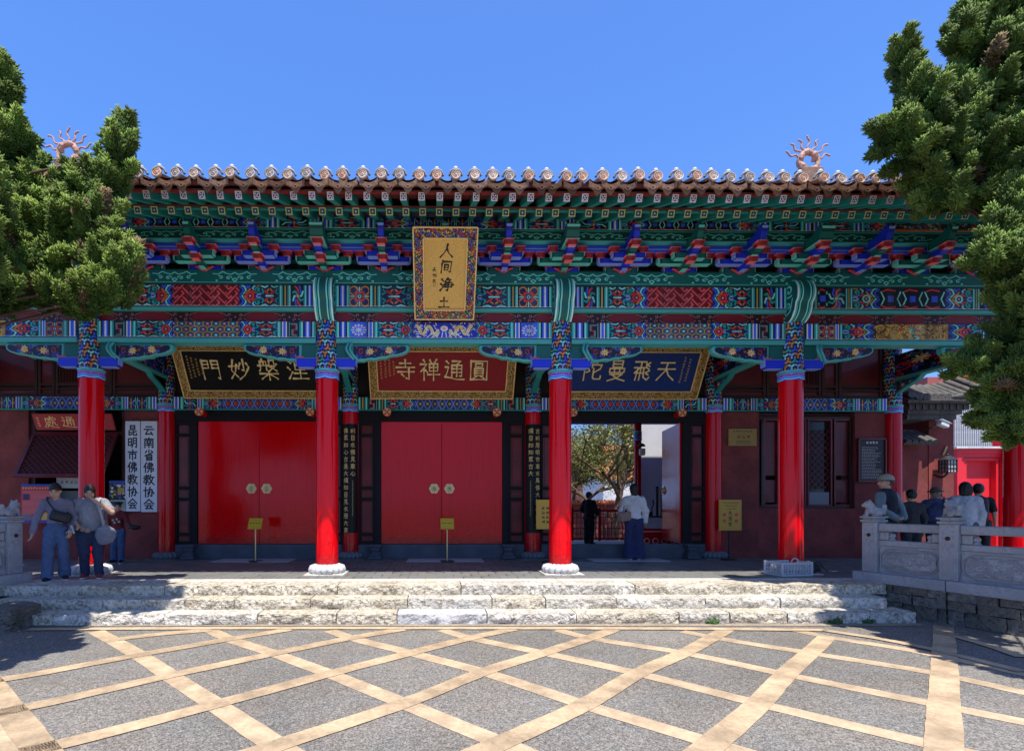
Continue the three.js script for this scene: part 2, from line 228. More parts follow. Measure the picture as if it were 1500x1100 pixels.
    for (let j = -4; j < 5; j++) for (let i = -4; i < w / p + 4; i++) { const x = i * p + (j & 1) * p / 2, y = j * p * .5 + h / 2; if ((i + j) & 1) line(g, '#ff5a5e', lw, [[x - p * .4, y + p * .4], [x + p * .25, y - p * .25], [x + p * .02, y - p * .48]]); else line(g, '#ff5a5e', lw, [[x - p * .32, y - p * .32], [x + p * .3, y + p * .3], [x + p * .5, y + p * .1]]); }
  },
  hex(g, w, h) { fill(g, '#43618a', 0, 0, w, h); const R = h / 3; for (let j = -1; j < 4; j++) for (let i = -1; i < w / R + 1; i++) { const x = (i + (j & 1) * .5) * R * 1.15, y = j * h / 3 + h * .17; ring(g, P.black, h * .075, x, y, R * .62); ring(g, P.gold, h * .045, x, y, R * .62); disc(g, P.navy, x, y, R * .3); disc(g, (i + j) & 1 ? P.cyan : P.pink, x, y, R * .2); } },
  diamond(g, w, h, o) { fill(g, '#3a52b0', 0, 0, w, h); const p = h * .62; for (let i = -1; i < w / p + 1; i++) for (let j = 0; j < 3; j++) { const x = (i + (j & 1) * .5) * p + p * .2, y = j * h / 2; line(g, P.sky, h * .04, [[x - p / 2, y], [x, y - h / 2], [x + p / 2, y], [x, y + h / 2]], true); if (o) { g.fillStyle = P.black; g.beginPath(); g.moveTo(x - p * .3, y); g.lineTo(x, y - h * .26); g.lineTo(x + p * .3, y); g.lineTo(x, y + h * .26); g.fill(); disc(g, P.gold, x, y, h * .11); } else { disc(g, P.black, x, y, h * .2); disc(g, '#e8552a', x, y, h * .155); disc(g, '#a62a18', x + h * .03, y, h * .07); } } },
  dragon(g, w, h) {
    fill(g, '#1533d8', 0, 0, w, h); const r = rng(5);
    for (const s of [-1, 1]) { const pts = []; for (let i = 0; i <= 40; i++) { const t = i / 40; pts.push([w / 2 + s * w * (.1 + .34 * t), h * .5 + Math.sin(t * 11) * h * .24]); } line(g, '#3a2a10', h * .2, pts); line(g, P.cream, h * .14, pts); line(g, P.gold, h * .04, pts); for (let i = 0; i < 46; i++) { const x = w / 2 + s * w * (.07 + .42 * r()), y = r() * h; line(g, r() > .4 ? P.cream : P.gold, h * .05, [[x, y], [x + (r() - .5) * h * .3, y + (r() - .5) * h * .3]]); } }
    disc(g, P.cream, w / 2, h * .4, h * .17); disc(g, P.pink, w / 2, h * .4, h * .07); for (let i = 0; i < 8; i++) line(g, P.cream, h * .05, [[w / 2 + (i - 3.5) * h * .14, h * .62], [w / 2 + (i - 3.5) * h * .22, h * .92]]);
  },
  goldscroll(g, w, h) { fill(g, '#3a2408', 0, 0, w, h); const r = rng(9); for (let i = 0; i < w * h / 90; i++) { const x = r() * w, y = r() * h; line(g, [P.gold, '#b98326', '#8b5c18', P.gold][Math.floor(r() * 4)], h * .06, spiral(x, y, h * (.07 + .1 * r()), .6, r() * 6, r() > .5 ? 1 : -1)); } for (let i = 0; i < 14; i++) line(g, [P.teal, P.red, P.cyan][i % 3], h * .07, spiral(w * (.35 + .3 * r()), h * r(), h * .12, .5, r() * 6)); },
  squares(g, w, h) { fill(g, P.black, 0, 0, w, h); const n = Math.max(1, Math.round(w / h * 1.1)), p = w / n; for (let i = 0; i < n; i++) { const x = (i + .5) * p, y = h / 2; for (const s of [-1, 1]) { outlined(g, P.red, h * .07, [[x - p * .4, y + s * h * .32], [x - p * .15, y + s * h * .42], [x + p * .2, y + s * h * .36]]); outlined(g, P.cyan, h * .07, [[x + s * p * .44, y - h * .3], [x + s * p * .3, y], [x + s * p * .44, y + h * .3]]); } fill(g, P.black, x - h * .2, y - h * .2, h * .4, h * .4); fill(g, P.blue, x - h * .14, y - h * .14, h * .28, h * .28); } },
  birds(g, w, h) { fill(g, '#123a40', 0, 0, w, h); fill(g, '#e46a26', 0, h * .72, w, h * .28); const r = rng(3); for (let i = 0; i < w / 6; i++) { const x = r() * w, y = r() * h * .8; outlined(g, [P.red, P.sky, P.cyan, P.orange, P.cream][Math.floor(r() * 5)], h * .06, spiral(x, y, h * .12, .5, r() * 6)); } },
  ruyi(g, w, h) { fill(g, P.black, 0, 0, w, h); const m = h / 2; for (let i = 0; i < w / h + 1; i++) { const x = (i + .5) * h * .9; for (const s of [-1, 1]) { outlined(g, P.orange, h * .08, [[x, m + s * h * .12], [x, m + s * h * .34]]); outlined(g, P.sky, h * .09, [[x + s * h * .12, m], [x + s * h * .28, m - h * .22]]); outlined(g, P.blue, h * .09, [[x + s * h * .14, m], [x + s * h * .28, m + h * .24]]); outlined(g, P.cyan, h * .05, [[x + s * h * .36, m - h * .4], [x + s * h * .4, m], [x + s * h * .36, m + h * .4]]); } disc(g, P.gold, x, m, h * .08); } },
};
function strip(g, w, h, list) {                        // list of [motif, share, option]; mirrored about the middle unless the list says so
  const total = list.reduce((a, s) => a + s[1], 0); let x = 0;
  for (const [m, s, o] of list) { const W = s / total * w; clip(g, x, 0, W, h, () => { if (m[0] === '-') { g.translate(W, 0); g.scale(-1, 1); MOTIF[m.slice(1)](g, W, h, o); } else MOTIF[m](g, W, h, o); }); x += W; }
}
const mirrored = (half, mid) => [...half, mid, ...half.slice().reverse().map(([m, s, o]) => [m[0] === '-' ? m.slice(1) : '-' + m, s, o])];
function weather(g, w, h, seed, k = 1) {               // soot, faded patches and small chips
  const r = rng(seed); for (let i = 0; i < w * h * k / 260; i++) { const x = r() * w, y = r() * h, a = r(); g.fillStyle = a < 0.5 ? `rgba(10,8,14,${0.10 + 0.2 * r()})` : `rgba(255,248,235,${0.06 + 0.16 * r()})`; const s = 1 + 4 * r() * r(); g.fillRect(x, y, s * (1 + r()), s); }
  for (let i = 0; i < w / 40; i++) { const x = r() * w; g.fillStyle = r() < 0.5 ? 'rgba(20,14,16,0.12)' : 'rgba(255,245,230,0.08)'; g.fillRect(x, 0, 6 + 50 * r(), h); }
}
let worn = 0;
function beamTex(list, h = 104, edge = true) { return paint(1024, h, (g, w) => { strip(g, w, h, list); weather(g, w, h, 900 + worn++); if (edge) { fill(g, P.black, 0, 0, w, 3); fill(g, P.cream, 0, h - 7, w, 2); fill(g, P.black, 0, h - 4, w, 4); } }); }
const beamMat = (list, h, r = 0.5) => mat('#ffffff', r, { map: beamTex(list, h) });
const SUN_UP = [['stripes', 7, 'b'], ['quatre', 9], ['stripes', 7], ['zao', 18]];
const BEAM = {
  upper: [
    beamMat(mirrored([['stripes', 6], ['squares', 5], ['star', 9], ['stripes', 4], ['zao', 14, P.cyan]], ['squares', 34]), 104),
    beamMat(mirrored([['stripes', 6, 'b'], ['star', 6], ['stripes', 7], ['cross', 9], ['zao', 11]], ['brocade', 34]), 104),
    beamMat(mirrored([['stripes', 7, 'b'], ['quatre', 9], ['stripes', 6], ['cross', 12], ['zao', 10, P.orange]], ['dragon', 16]), 104)],
  lower: [
    beamMat(mirrored([['stripe2', 7], ['quatre', 8], ['stripe2', 4], ['zao', 16]], ['goldscroll', 38]), 104),
    beamMat(mirrored([['stripes', 9, 'b'], ['key', 6], ['stripe2', 6], ['cross', 12], ['zao', 8]], ['hex', 36]), 104),
    beamMat(mirrored([['stripes', 8, 'b'], ['round', 9], ['stripe2', 6], ['cross', 11], ['zao', 8]], ['dragon', 34]), 104)],
  rear: [
    beamMat(mirrored([['stripe2', 5], ['ruyi', 9], ['stripe2', 4], ['zao', 13, P.orange]], ['diamond', 22, 1]), 72),
    beamMat(mirrored([['stripe2', 7], ['star', 8], ['stripe2', 5], ['zao', 12]], ['diamond', 44]), 72),
    beamMat(mirrored([['stripes', 8], ['key', 7], ['stripes', 7], ['cross', 9], ['zao', 12]], ['diamond', 40, 1]), 72)],
  purlin: [
    beamMat(mirrored([['stripe2', 5], ['cross', 12], ['stripes', 5, 'b'], ['zao', 11]], ['birds', 36]), 64),
    beamMat(mirrored([['stripe2', 5], ['star', 12], ['stripes', 6, 'b'], ['zao', 11]], ['squares', 36]), 64),
    beamMat(mirrored([['stripe2', 5], ['cross', 12], ['stripes', 6, 'b'], ['zao', 16]], ['ruyi', 26]), 64)],
};
function scrollBand(g, w, h, back, ink, n, lw, dense) {
  fill(g, back, 0, 0, w, h); const p = w / n;
  for (let i = 0; i < n; i++) for (const s of [-1, 1]) {
    const x = (i + .5) * p, Y = (f) => h * f, q = (f) => x + s * f * p;
    line(g, ink, lw, [[q(0), Y(.9)], [q(.04), Y(.72)], [q(.0), Y(.62)]]); line(g, ink, lw, spiral(q(.1), Y(.62), h * .16, .9, s > 0 ? 3.4 : -.3, s)); line(g, ink, lw, [[q(0), Y(.18)], [q(.06), Y(.34)], [q(.14), Y(.26)], [q(.2), Y(.12)], [q(.27), Y(.32)], [q(.36), Y(.28)]]);
    line(g, ink, lw, spiral(q(.24), Y(.58), h * .15, .8, s > 0 ? -1 : 4.1, -s)); if (dense) { line(g, ink, lw, spiral(q(.38), Y(.5), h * .2, .9, s > 0 ? 2 : 1, s)); line(g, ink, lw, [[q(.3), Y(.75)], [q(.42), Y(.8)], [q(.5), Y(.6)]]); }
    disc(g, ink, q(.3), Y(.8), lw);
  }
}
const redBand = (g, w, h) => { fill(g, '#8a1220', 0, 0, w, h); const n = 4, p = w / n; for (let i = 0; i < n; i++) { const x = (i + .5) * p; g.fillStyle = '#3a0c12'; g.beginPath(); g.moveTo(x - p * .3, 0); g.lineTo(x - p * .18, h / 2); g.lineTo(x - p * .3, h); g.lineTo(x + p * .3, h); g.lineTo(x + p * .18, h / 2); g.lineTo(x + p * .3, 0); g.fill(); for (const s of [-1, 1]) for (const t of [-1, 1]) { line(g, '#e88a88', 3, spiral(x + s * p * .1, h / 2 + t * h * .24, h * .17, .9, 2, s * t)); line(g, '#e88a88', 3, [[x + s * p * .28, h / 2 + t * h * .42], [x + s * p * .2, h / 2 + t * h * .3], [x + s * p * .16, h / 2 + t * h * .12]]); } disc(g, '#e88a88', x, h / 2, 4); } };
function columnPaint(g, w, h) {                         // tumbling Y shapes in four colours
  fill(g, '#1b2050', 0, 0, w, h); const c = ['#34b7ae', P.orange, P.blue, P.cyan, '#f09a48', P.sky], n = 12, p = w / n, q = p * .86; let k = 0;
  for (let j = 0; j <= Math.round(h / q); j++) for (let i = -1; i <= n; i++) { const x = (i + (j & 1) * .5 + .5) * p, y = j * q, col = c[(((i + n) % n) * 2 + j * 5) % 6], up = (j & 1) ? 1 : -1; for (let a = 0; a < 3; a++) { const t = a * 2.094 + up * PI / 2, e = [x + Math.cos(t) * p * .43, y + Math.sin(t) * p * .43]; line(g, P.black, p * .38, [[x, y], e]); line(g, col, p * .29, [[x, y], e]); } disc(g, col, x, y, p * .12); if ((i + j) % 3 === 0) { ring(g, P.red, p * .09, x, y + up * p * .5, p * .13, up > 0 ? 0 : PI, up > 0 ? PI : 6.3); } k++; }
}
const columnRing = (g, w, h) => { fill(g, P.blue, 0, 0, w, h); fill(g, P.teal, 0, 0, w, h * .3); fill(g, P.cyan, 0, h * .06, w, h * .07); fill(g, P.gold, 0, h * .3, w, h * .05); const n = 6, p = w / n, wave = (o, a) => Array.from({ length: n * 12 + 1 }, (_, i) => [i / 12 * p, h * (o + a * Math.abs(Math.sin(i / 12 * PI)) )]); line(g, P.red, h * .07, wave(.42, .1)); line(g, P.white, h * .04, wave(.56, .14)); line(g, P.cyan, h * .12, wave(.78, .14)); for (let i = 0; i < n; i++) disc(g, P.sky, (i + .5) * p, h * .45, h * .05); };
const floral = (g, w, h, seed = 4) => { fill(g, '#1a1b3c', 0, 0, w, h); const r = rng(seed); for (let i = 0; i < w * h / 420; i++) outlined(g, [P.blue, P.sky, '#3fb3ac', P.blue, P.red][Math.floor(r() * 5)], h * .035, spiral(r() * w, r() * h, h * (.06 + .1 * r()), .7, r() * 6, r() > .5 ? 1 : -1)); for (const [x, y] of [[.3, .45], [.68, .4]]) for (let k = 0; k < 9; k++) { const a = k / 9 * 6.283; line(g, k % 2 ? P.gold : P.cream, h * .06, [[w * x, h * y], [w * x + Math.cos(a) * h * .17, h * y + Math.sin(a) * h * .17]]); } };
const bordered = (face, edge, glow) => paint(128, 64, (g, w, h) => { fill(g, edge, 0, 0, w, h); fill(g, glow, 4, 4, w - 8, h - 8); fill(g, face, 9, 9, w - 18, h - 18); });
M.blueLine = mat(rgb(0.25, 0.36, 0.85), 0.5);
Object.assign(M, {
  armBlue: mat('#ffffff', 0.5, { map: bordered('#1c35e0', '#88a4ff', '#16259c') }), armGreen: mat('#ffffff', 0.5, { map: bordered('#0e6c66', '#6fdccf', '#0a3f3c') }), blockRed: mat('#ffffff', 0.5, { map: bordered('#8c1420', '#ff7f82', '#d8232f') }),
  plate: mat('#ffffff', 0.5, { map: paint(1024, 84, (g, w, h) => { scrollBand(g, w, h, '#0e665e', '#86f0df', 4, 5.5); fill(g, '#7fe6da', 0, h - 7, w, 3); }) }),
  scrollBoard: mat('#ffffff', 0.5, { map: paint(1024, 56, (g, w, h) => scrollBand(g, w, h, '#0a4640', '#74dcc6', 4, 4.5, true)) }),
  redBand: mat('#ffffff', 0.5, { map: paint(1024, 64, redBand) }), columnPaint: mat('#ffffff', 0.5, { map: paint(384, 320, columnPaint) }), columnRing: mat('#ffffff', 0.5, { map: paint(384, 64, columnRing) }),
  floral: mat('#ffffff', 0.5, { map: paint(256, 96, (g, w, h) => floral(g, w, h, 4)) }), floralDark: mat('#ffffff', 0.5, { map: paint(256, 128, (g, w, h) => { floral(g, w, h, 8); }) }),
  flyEnd: mat('#ffffff', 0.5, { map: paint(64, 64, (g, w, h) => { fill(g, '#f4e6d2', 0, 0, w, h); fill(g, '#2c2c8a', 9, 9, 46, 46); line(g, '#fff4ee', 8, [[16, 16], [48, 48]]); line(g, '#fff4ee', 8, [[48, 16], [16, 48]]); disc(g, '#e04848', 32, 32, 6); }) }),
  lowEnd: mat('#ffffff', 0.5, { map: paint(64, 64, (g, w, h) => { fill(g, '#e9e08a', 0, 0, w, h); fill(g, '#0d4f52', 9, 9, 46, 46); fill(g, '#1b6fd0', 18, 18, 28, 28); fill(g, '#0a2c44', 23, 23, 18, 18); disc(g, '#fff6c8', 32, 32, 7); }) }),
  scrollHead: mat('#ffffff', 0.5, { map: paint(128, 256, (g, w, h) => { fill(g, '#0c625b', 0, 0, w, h); for (const s of [0, 1]) { const X = (a, b, c) => fill(g, c, s ? w - a - b : a, 0, b, h); X(0, 12, '#e8fbf6'); X(12, 12, '#3fc0b6'); X(24, 8, '#0a3d3a'); X(32, 9, '#8ff0e4'); } }) }),
  scrollSide: mat('#ffffff', 0.5, { map: paint(128, 160, (g, w, h) => { fill(g, '#0c5a55', 0, 0, w, h); line(g, '#7fe6da', 7, spiral(w * .55, h * .27, h * .17, 1.4, 1)); line(g, '#7fe6da', 6, spiral(w * .5, h * .62, h * .11, 1.3, 4, -1)); line(g, '#7fe6da', 6, [[w * .3, h * .9], [w * .6, h * .8], [w * .7, h * .5]]); }) }),
  rosette: mat('#ffffff', 0.5, { map: paint(64, 64, (g) => { fill(g, '#c8242c', 0, 0, 64, 64); disc(g, '#e8a85a', 32, 32, 30); for (let k = 0; k < 8; k++) disc(g, k % 2 ? '#d8413a' : '#f0c890', 32 + Math.cos(k * .785) * 18, 32 + Math.sin(k * .785) * 18, 9); disc(g, '#8c1c18', 32, 32, 9); disc(g, '#f0c890', 32, 32, 4); }) }),
});
M.tileDisc = mat('#ffffff', 0.65, { map: paint(64, 64, (g) => { fill(g, '#e2cfc0', 0, 0, 64, 64); ring(g, '#9c8274', 4, 32, 32, 27); line(g, '#96705a', 5, spiral(32, 32, 20, 1.6, 1)); line(g, '#f4e6da', 3, spiral(33, 30, 18, 1.5, 1.4)); line(g, '#8a6650', 4, [[18, 40], [30, 46], [44, 42]]); }) });

// ---------------------------------------------------------------- lettering: strokes on a 100 grid
const GLYPH = {
  人: '50,8 46,38 30,65 8,90|48,35 62,62 92,88', 间: '18,8 26,18|15,25 15,92|30,14 85,14 85,88 76,84|36,36 64,36 64,74 36,74 36,36|36,55 64,55',
  净: '12,15 22,26|8,45 18,55|8,88 26,64|52,8 36,28|46,16 74,16 62,32|38,36 84,36 84,64|30,50 95,50|38,64 84,64|60,34 60,92 50,86', 土: '22,38 78,38|50,10 50,85|8,86 92,86',
  寺: '25,20 75,20|50,5 50,38|8,38 92,38|15,58 90,58|66,42 66,92 52,86|32,68 42,78', 禅: '20,5 26,14|6,24 36,24 8,56|22,44 22,95|28,50 38,60|50,6 56,16|80,4 72,16|48,22 86,22 86,54 48,54 48,22|48,38 86,38|67,22 67,96|40,70 95,70',
  通: '12,10 22,20|8,36 22,36 14,66 6,80|6,80 30,84 60,92 96,92|40,10 80,10 62,24|38,28 84,28 84,78 76,76|38,28 38,80|38,44 84,44|38,60 84,60|61,28 61,78',
  圓: '12,8 12,94|12,10 88,10 88,94|12,92 88,92|34,20 66,20 66,34 34,34 34,20|30,42 70,42 70,74 30,74 30,42|30,53 70,53|30,63 70,63|40,76 26,86|60,76 74,86',
  門: '14,10 14,94|14,12 42,12 42,44 14,44|14,28 42,28|58,12 58,44|58,12 88,12 88,94 80,88|58,28 88,28|58,44 88,44', 妙: '24,8 12,54 38,84|38,28 28,62 6,90|4,36 44,34|70,6 70,56 62,52|56,22 46,46|84,22 94,40|90,46 70,76 44,94',
  槃: '24,4 18,14|14,14 14,48 8,56|14,14 42,14 42,52|4,32 48,32|28,18 30,26|56,8 56,24 50,32|56,8 78,8 78,26 90,26|54,34 84,34 54,56|58,36 88,56|8,68 92,68|50,58 50,96|46,70 14,92|54,70 88,92',
  涅: '12,12 22,22|6,40 16,50|8,90 26,60|40,10 84,10 84,50 40,50 40,10|40,30 84,30|34,66 90,66|62,50 62,90|26,90 98,90', 陀: '14,8 14,94|14,10 38,10 28,34 38,52 22,58|66,6 70,16|48,22 48,36|48,24 92,24 88,36|86,42 56,60|56,40 56,82 62,88 92,88 92,74',
  曼: '28,6 72,6 72,34 28,34 28,6|28,20 72,20|16,40 84,40 84,58 16,58 16,40|38,40 38,58|62,40 62,58|20,66 78,66 50,84 12,96|30,68 56,86 92,96', 飛: '14,10 66,10 70,34 84,44|84,14 70,22|72,24 84,30|44,14 44,92|44,34 20,56|14,36 70,36|18,60 60,60|30,42 26,92|58,40 62,78 80,92 90,80|86,50 70,58|72,62 84,68',
  天: '18,14 82,14|10,42 90,42|50,14 46,48 12,92|50,46 64,70 92,92', 云: '24,16 76,16|8,40 92,40|44,42 20,84 78,80|66,62 84,90', 南: '50,4 50,28|12,16 88,16|14,30 14,94|14,30 86,30 86,92 76,90|36,40 42,48|64,40 58,48|28,54 72,54|28,70 72,70|50,54 50,92',
  省: '50,4 50,28|30,12 18,28|70,10 84,24|78,30 54,42 14,56|30,50 30,96|30,50 76,50 76,96|30,66 76,66|30,80 76,80|30,94 76,94', 佛: '28,6 6,48|20,34 20,96|38,18 84,18 84,36 40,36 36,58 90,58 88,80 78,80|54,6 54,66 40,94|70,6 70,96',
  教: '8,20 48,20|28,6 28,36|4,36 52,36|48,8 6,60|16,50 42,50 28,64|28,62 28,94 18,88|4,74 50,70|66,6 54,44|60,28 96,28|86,28 74,66 48,94|58,42 72,72 96,94', 协: '4,36 38,36|20,6 20,96|44,28 78,28 76,88 64,84|60,6 58,50 40,94|48,48 40,66|84,46 94,66',
  会: '50,6 8,46|50,6 92,46|32,44 68,44|16,62 84,62|44,64 22,90 74,86|64,72 82,94', 昆: '28,6 72,6 72,42 28,42 28,6|28,24 72,24|16,50 16,92 44,84|16,68 42,68|56,48 56,86 62,92 90,92 90,78|86,56 58,70',
  明: '10,14 40,14 40,74 10,74 10,14|10,44 40,44|56,8 56,60 44,94|56,8 88,8 88,92 78,88|56,32 88,32|56,56 88,56', 市: '50,4 54,14|8,24 92,24|22,40 22,84|22,40 80,40 80,82 70,80|50,24 50,96',
  處: '50,4 50,18|50,10 74,10|18,20 18,60 6,92|18,20 88,20 84,30|34,30 68,28|48,24 44,40 74,40|34,46 24,70|30,52 50,52 20,94|28,70 60,94 96,94|60,54 58,80|60,54 78,54 78,74 90,74', 流: '12,10 22,20|6,36 16,46|8,92 26,60|62,4 66,14|34,20 94,20|58,22 44,42 84,40|74,30 88,46|48,52 44,76 34,92|64,52 64,92|80,52 80,86 96,86 96,76',
  古: '8,28 92,28|50,6 50,50|24,52 76,52 76,92 24,92 24,52', 水: '50,6 50,92 38,84|10,34 38,34 14,80|84,22 54,48|54,46 92,86', 刹: '10,20 44,60|42,14 12,58|6,46 50,46|28,40 28,92|16,66 8,82|40,66 48,78|66,16 66,64|86,6 86,92 74,86', 居: '16,8 82,8 82,30 16,30|18,8 16,60 6,92|28,44 92,44|58,34 58,60|36,62 82,62 82,92 36,92 36,62',
  車: '10,16 90,16|50,4 50,96|22,30 78,30 78,64 22,64 22,30|22,47 78,47|6,80 94,80', 馬: '22,8 22,60|22,8 80,8|22,26 76,26|22,42 76,42|50,8 50,58|22,60 88,60 84,92 74,90|14,74 8,92|32,72 34,86|48,72 52,84|64,70 70,80', 目: '24,8 76,8 76,92 24,92 24,8|24,36 76,36|24,64 76,64', 心: '14,52 6,76|32,34 34,76 46,90 76,88 78,70|50,18 58,34|82,40 94,60',
  見: '28,6 72,6 72,58 28,58 28,6|28,22 72,22|28,40 72,40|40,60 34,80 8,94|60,60 60,88 92,90 94,76', 眾: '18,6 82,6 82,28 18,28 18,6|40,6 40,28|60,6 60,28|52,36 20,46|50,46 50,92|34,50 14,84|24,66 34,84|68,50 58,76|74,60 92,90', 如: '24,8 12,54 38,84|38,28 28,62 6,90|4,36 46,34|58,26 90,26 90,80 58,80 58,26', 是: '28,6 72,6 72,40 28,40 28,6|28,23 72,23|8,52 92,52|50,52 50,86|50,68 78,68|28,62 24,82 8,94|22,78 50,92 94,92',
  大: '8,36 92,36|50,6 46,46 10,92|50,42 66,70 92,92', 須: '34,8 8,30|36,30 8,54|38,52 6,88|46,8 94,8|68,8 62,22|52,22 88,22 88,72 52,72 52,22|52,40 88,40|52,56 88,56|60,76 46,92|78,76 94,92', 知: '22,6 10,26|14,22 46,22|4,46 50,46|28,22 26,54 6,90|30,56 46,84|60,24 90,24 90,80 60,80 60,24',
  免: '40,4 14,30|34,16 66,16 54,30|20,32 80,32 80,54 20,54 20,32|50,32 44,62 8,94|58,56 58,88 92,90 94,78', 费: '16,10 84,10 84,26 20,26 16,42 88,42 84,54|40,4 40,50 24,60|60,4 60,58|28,60 28,84|28,60 72,60 72,84|50,66 46,84 16,96|58,84 86,96', 香: '70,4 28,14|8,24 92,24|50,10 50,44|48,26 12,50|52,26 90,50|28,54 72,54 72,94 28,94 28,54|28,73 72,73',
};
const strokes = Object.fromEntries(Object.entries(GLYPH).map(([k, s]) => [k, s.split('|').map((t) => t.split(' ').map((p) => p.split(',').map(Number)))]));
function scribble(seed) { const r = rng(seed), s = [], X = () => 12 + 76 * r(); for (let i = 0; i < 2; i++) { const y = 15 + 60 * r(); s.push([[10 + 20 * r(), y], [70 + 20 * r(), y - 3]]); } const x = X(); s.push([[x, 8], [x, 60 + 30 * r()]]); s.push([[50, 40 + 20 * r()], [12 + 20 * r(), 92]]); s.push([[50, 50], [70 + 22 * r(), 92]]); const a = 15 + 40 * r(), b = 15 + 40 * r(); s.push([[a, b], [a + 34, b], [a + 34, b + 26], [a, b + 26], [a, b]]); return s; }
// brush: width swells at the start and thins at the end of each stroke
function glyph(g, ch, x, y, s, ink, weight = 9, brush = 0, slant = 0) {
  const st = typeof ch === 'number' ? scribble(ch) : strokes[ch]; if (!st) return;
  g.strokeStyle = g.fillStyle = ink; g.lineCap = g.lineJoin = 'round';
  const T = ([a, b]) => [x + (a + slant * (50 - b)) / 100 * s, y + b / 100 * s];
  for (const pts of st) {
    if (!brush) { g.lineWidth = weight / 100 * s; g.beginPath(); pts.forEach((p, i) => { const [a, b] = T(p); i ? g.lineTo(a, b) : g.moveTo(a, b); }); g.stroke(); continue; }
    const n = (pts.length - 1) * 24; for (let i = 0; i <= n; i++) { const k = Math.min(pts.length - 2, Math.floor(i / 24)), t = i / 24 - k, [a, b] = T([lerp(pts[k][0], pts[k + 1][0], t), lerp(pts[k][1], pts[k + 1][1], t)]), u = i / n; g.beginPath(); g.arc(a, b, s / 100 * weight * (0.42 + brush * (0.13 * Math.cos(u * 5.5) - 0.08 * u)), 0, 7); g.fill(); }
  }
}
function column(g, text, x, y, s, ink, weight, step = 1.08, brush = 0) { [...text].forEach((c, i) => glyph(g, c, x, y + i * s * step, s, ink, weight, brush)); }
function pseudo(g, n, x, y, s, ink, weight, seed, down = true, step = 1.12) { for (let i = 0; i < n; i++) glyph(g, seed + i * 13, x + (down ? 0 : i * s * step), y + (down ? i * s * step : 0), s, ink, weight); }

M.bracketBack = mat('#ffffff', 0.7, { map: paint(1024, 176, (g, w, h) => { fill(g, '#0a0a12', 0, 0, w, h); for (let i = 0; i < 4; i++) { const x = (i + 0.5) * w / 4; for (const s of [-1, 1]) { outlined(g, P.blue, 9, spiral(x + s * 34, h * 0.62, 34, 0.8, s > 0 ? 3 : 0.2, s)); outlined(g, '#2a8c84', 8, [[x + s * 12, h * 0.9], [x + s * 60, h * 0.86], [x + s * 84, h * 0.7]]); outlined(g, P.red, 6, [[x + s * 8, h * 0.45], [x + s * 26, h * 0.3], [x + s * 18, h * 0.12]]); } disc(g, '#e08a5a', x, h * 0.6, 12); } weather(g, w, h, 77); }) });
const wornRed = (base, seed, scuffs) => paint(512, 1024, (g, w, h) => {   // lacquer with brush streaks, chips and a scuffed foot
  fill(g, base, 0, 0, w, h); const r = rng(seed);
  for (let i = 0; i < 260; i++) { const x = r() * w, y = r() * h, l = 60 + 400 * r(); g.fillStyle = r() < 0.6 ? `rgba(60,0,6,${0.03 + 0.05 * r()})` : `rgba(255,90,90,${0.02 + 0.04 * r()})`; g.fillRect(x, y, 1 + 5 * r(), l); }
  for (let i = 0; i < scuffs; i++) { const y = h * (1 - 0.34 * r() * r()), x = r() * w; line(g, r() < 0.5 ? `rgba(255,170,165,${0.06 + 0.12 * r()})` : `rgba(40,4,6,${0.1 + 0.15 * r()})`, 1 + 5 * r(), [[x, y], [x + (r() - 0.5) * 60, y + (r() - 0.5) * 26]]); }
  for (let i = 0; i < 26; i++) { const x = r() * w, y = r() * h; line(g, 'rgba(30,0,4,.28)', 1.5, [[x, y], [x + 6 * (r() - 0.5), y + 40 + 90 * r()]]); }
  const gr = g.createLinearGradient(0, h * 0.92, 0, h); gr.addColorStop(0, 'rgba(110,70,60,0)'); gr.addColorStop(1, 'rgba(110,70,60,.4)'); g.fillStyle = gr; g.fillRect(0, h * 0.92, w, h * 0.08);
});
M.red.map = wornRed('#ec0514', 301, 240); M.redRear.map = wornRed('#d80a16', 302, 160); M.doorRed.map = wornRed('#e6040c', 303, 420);

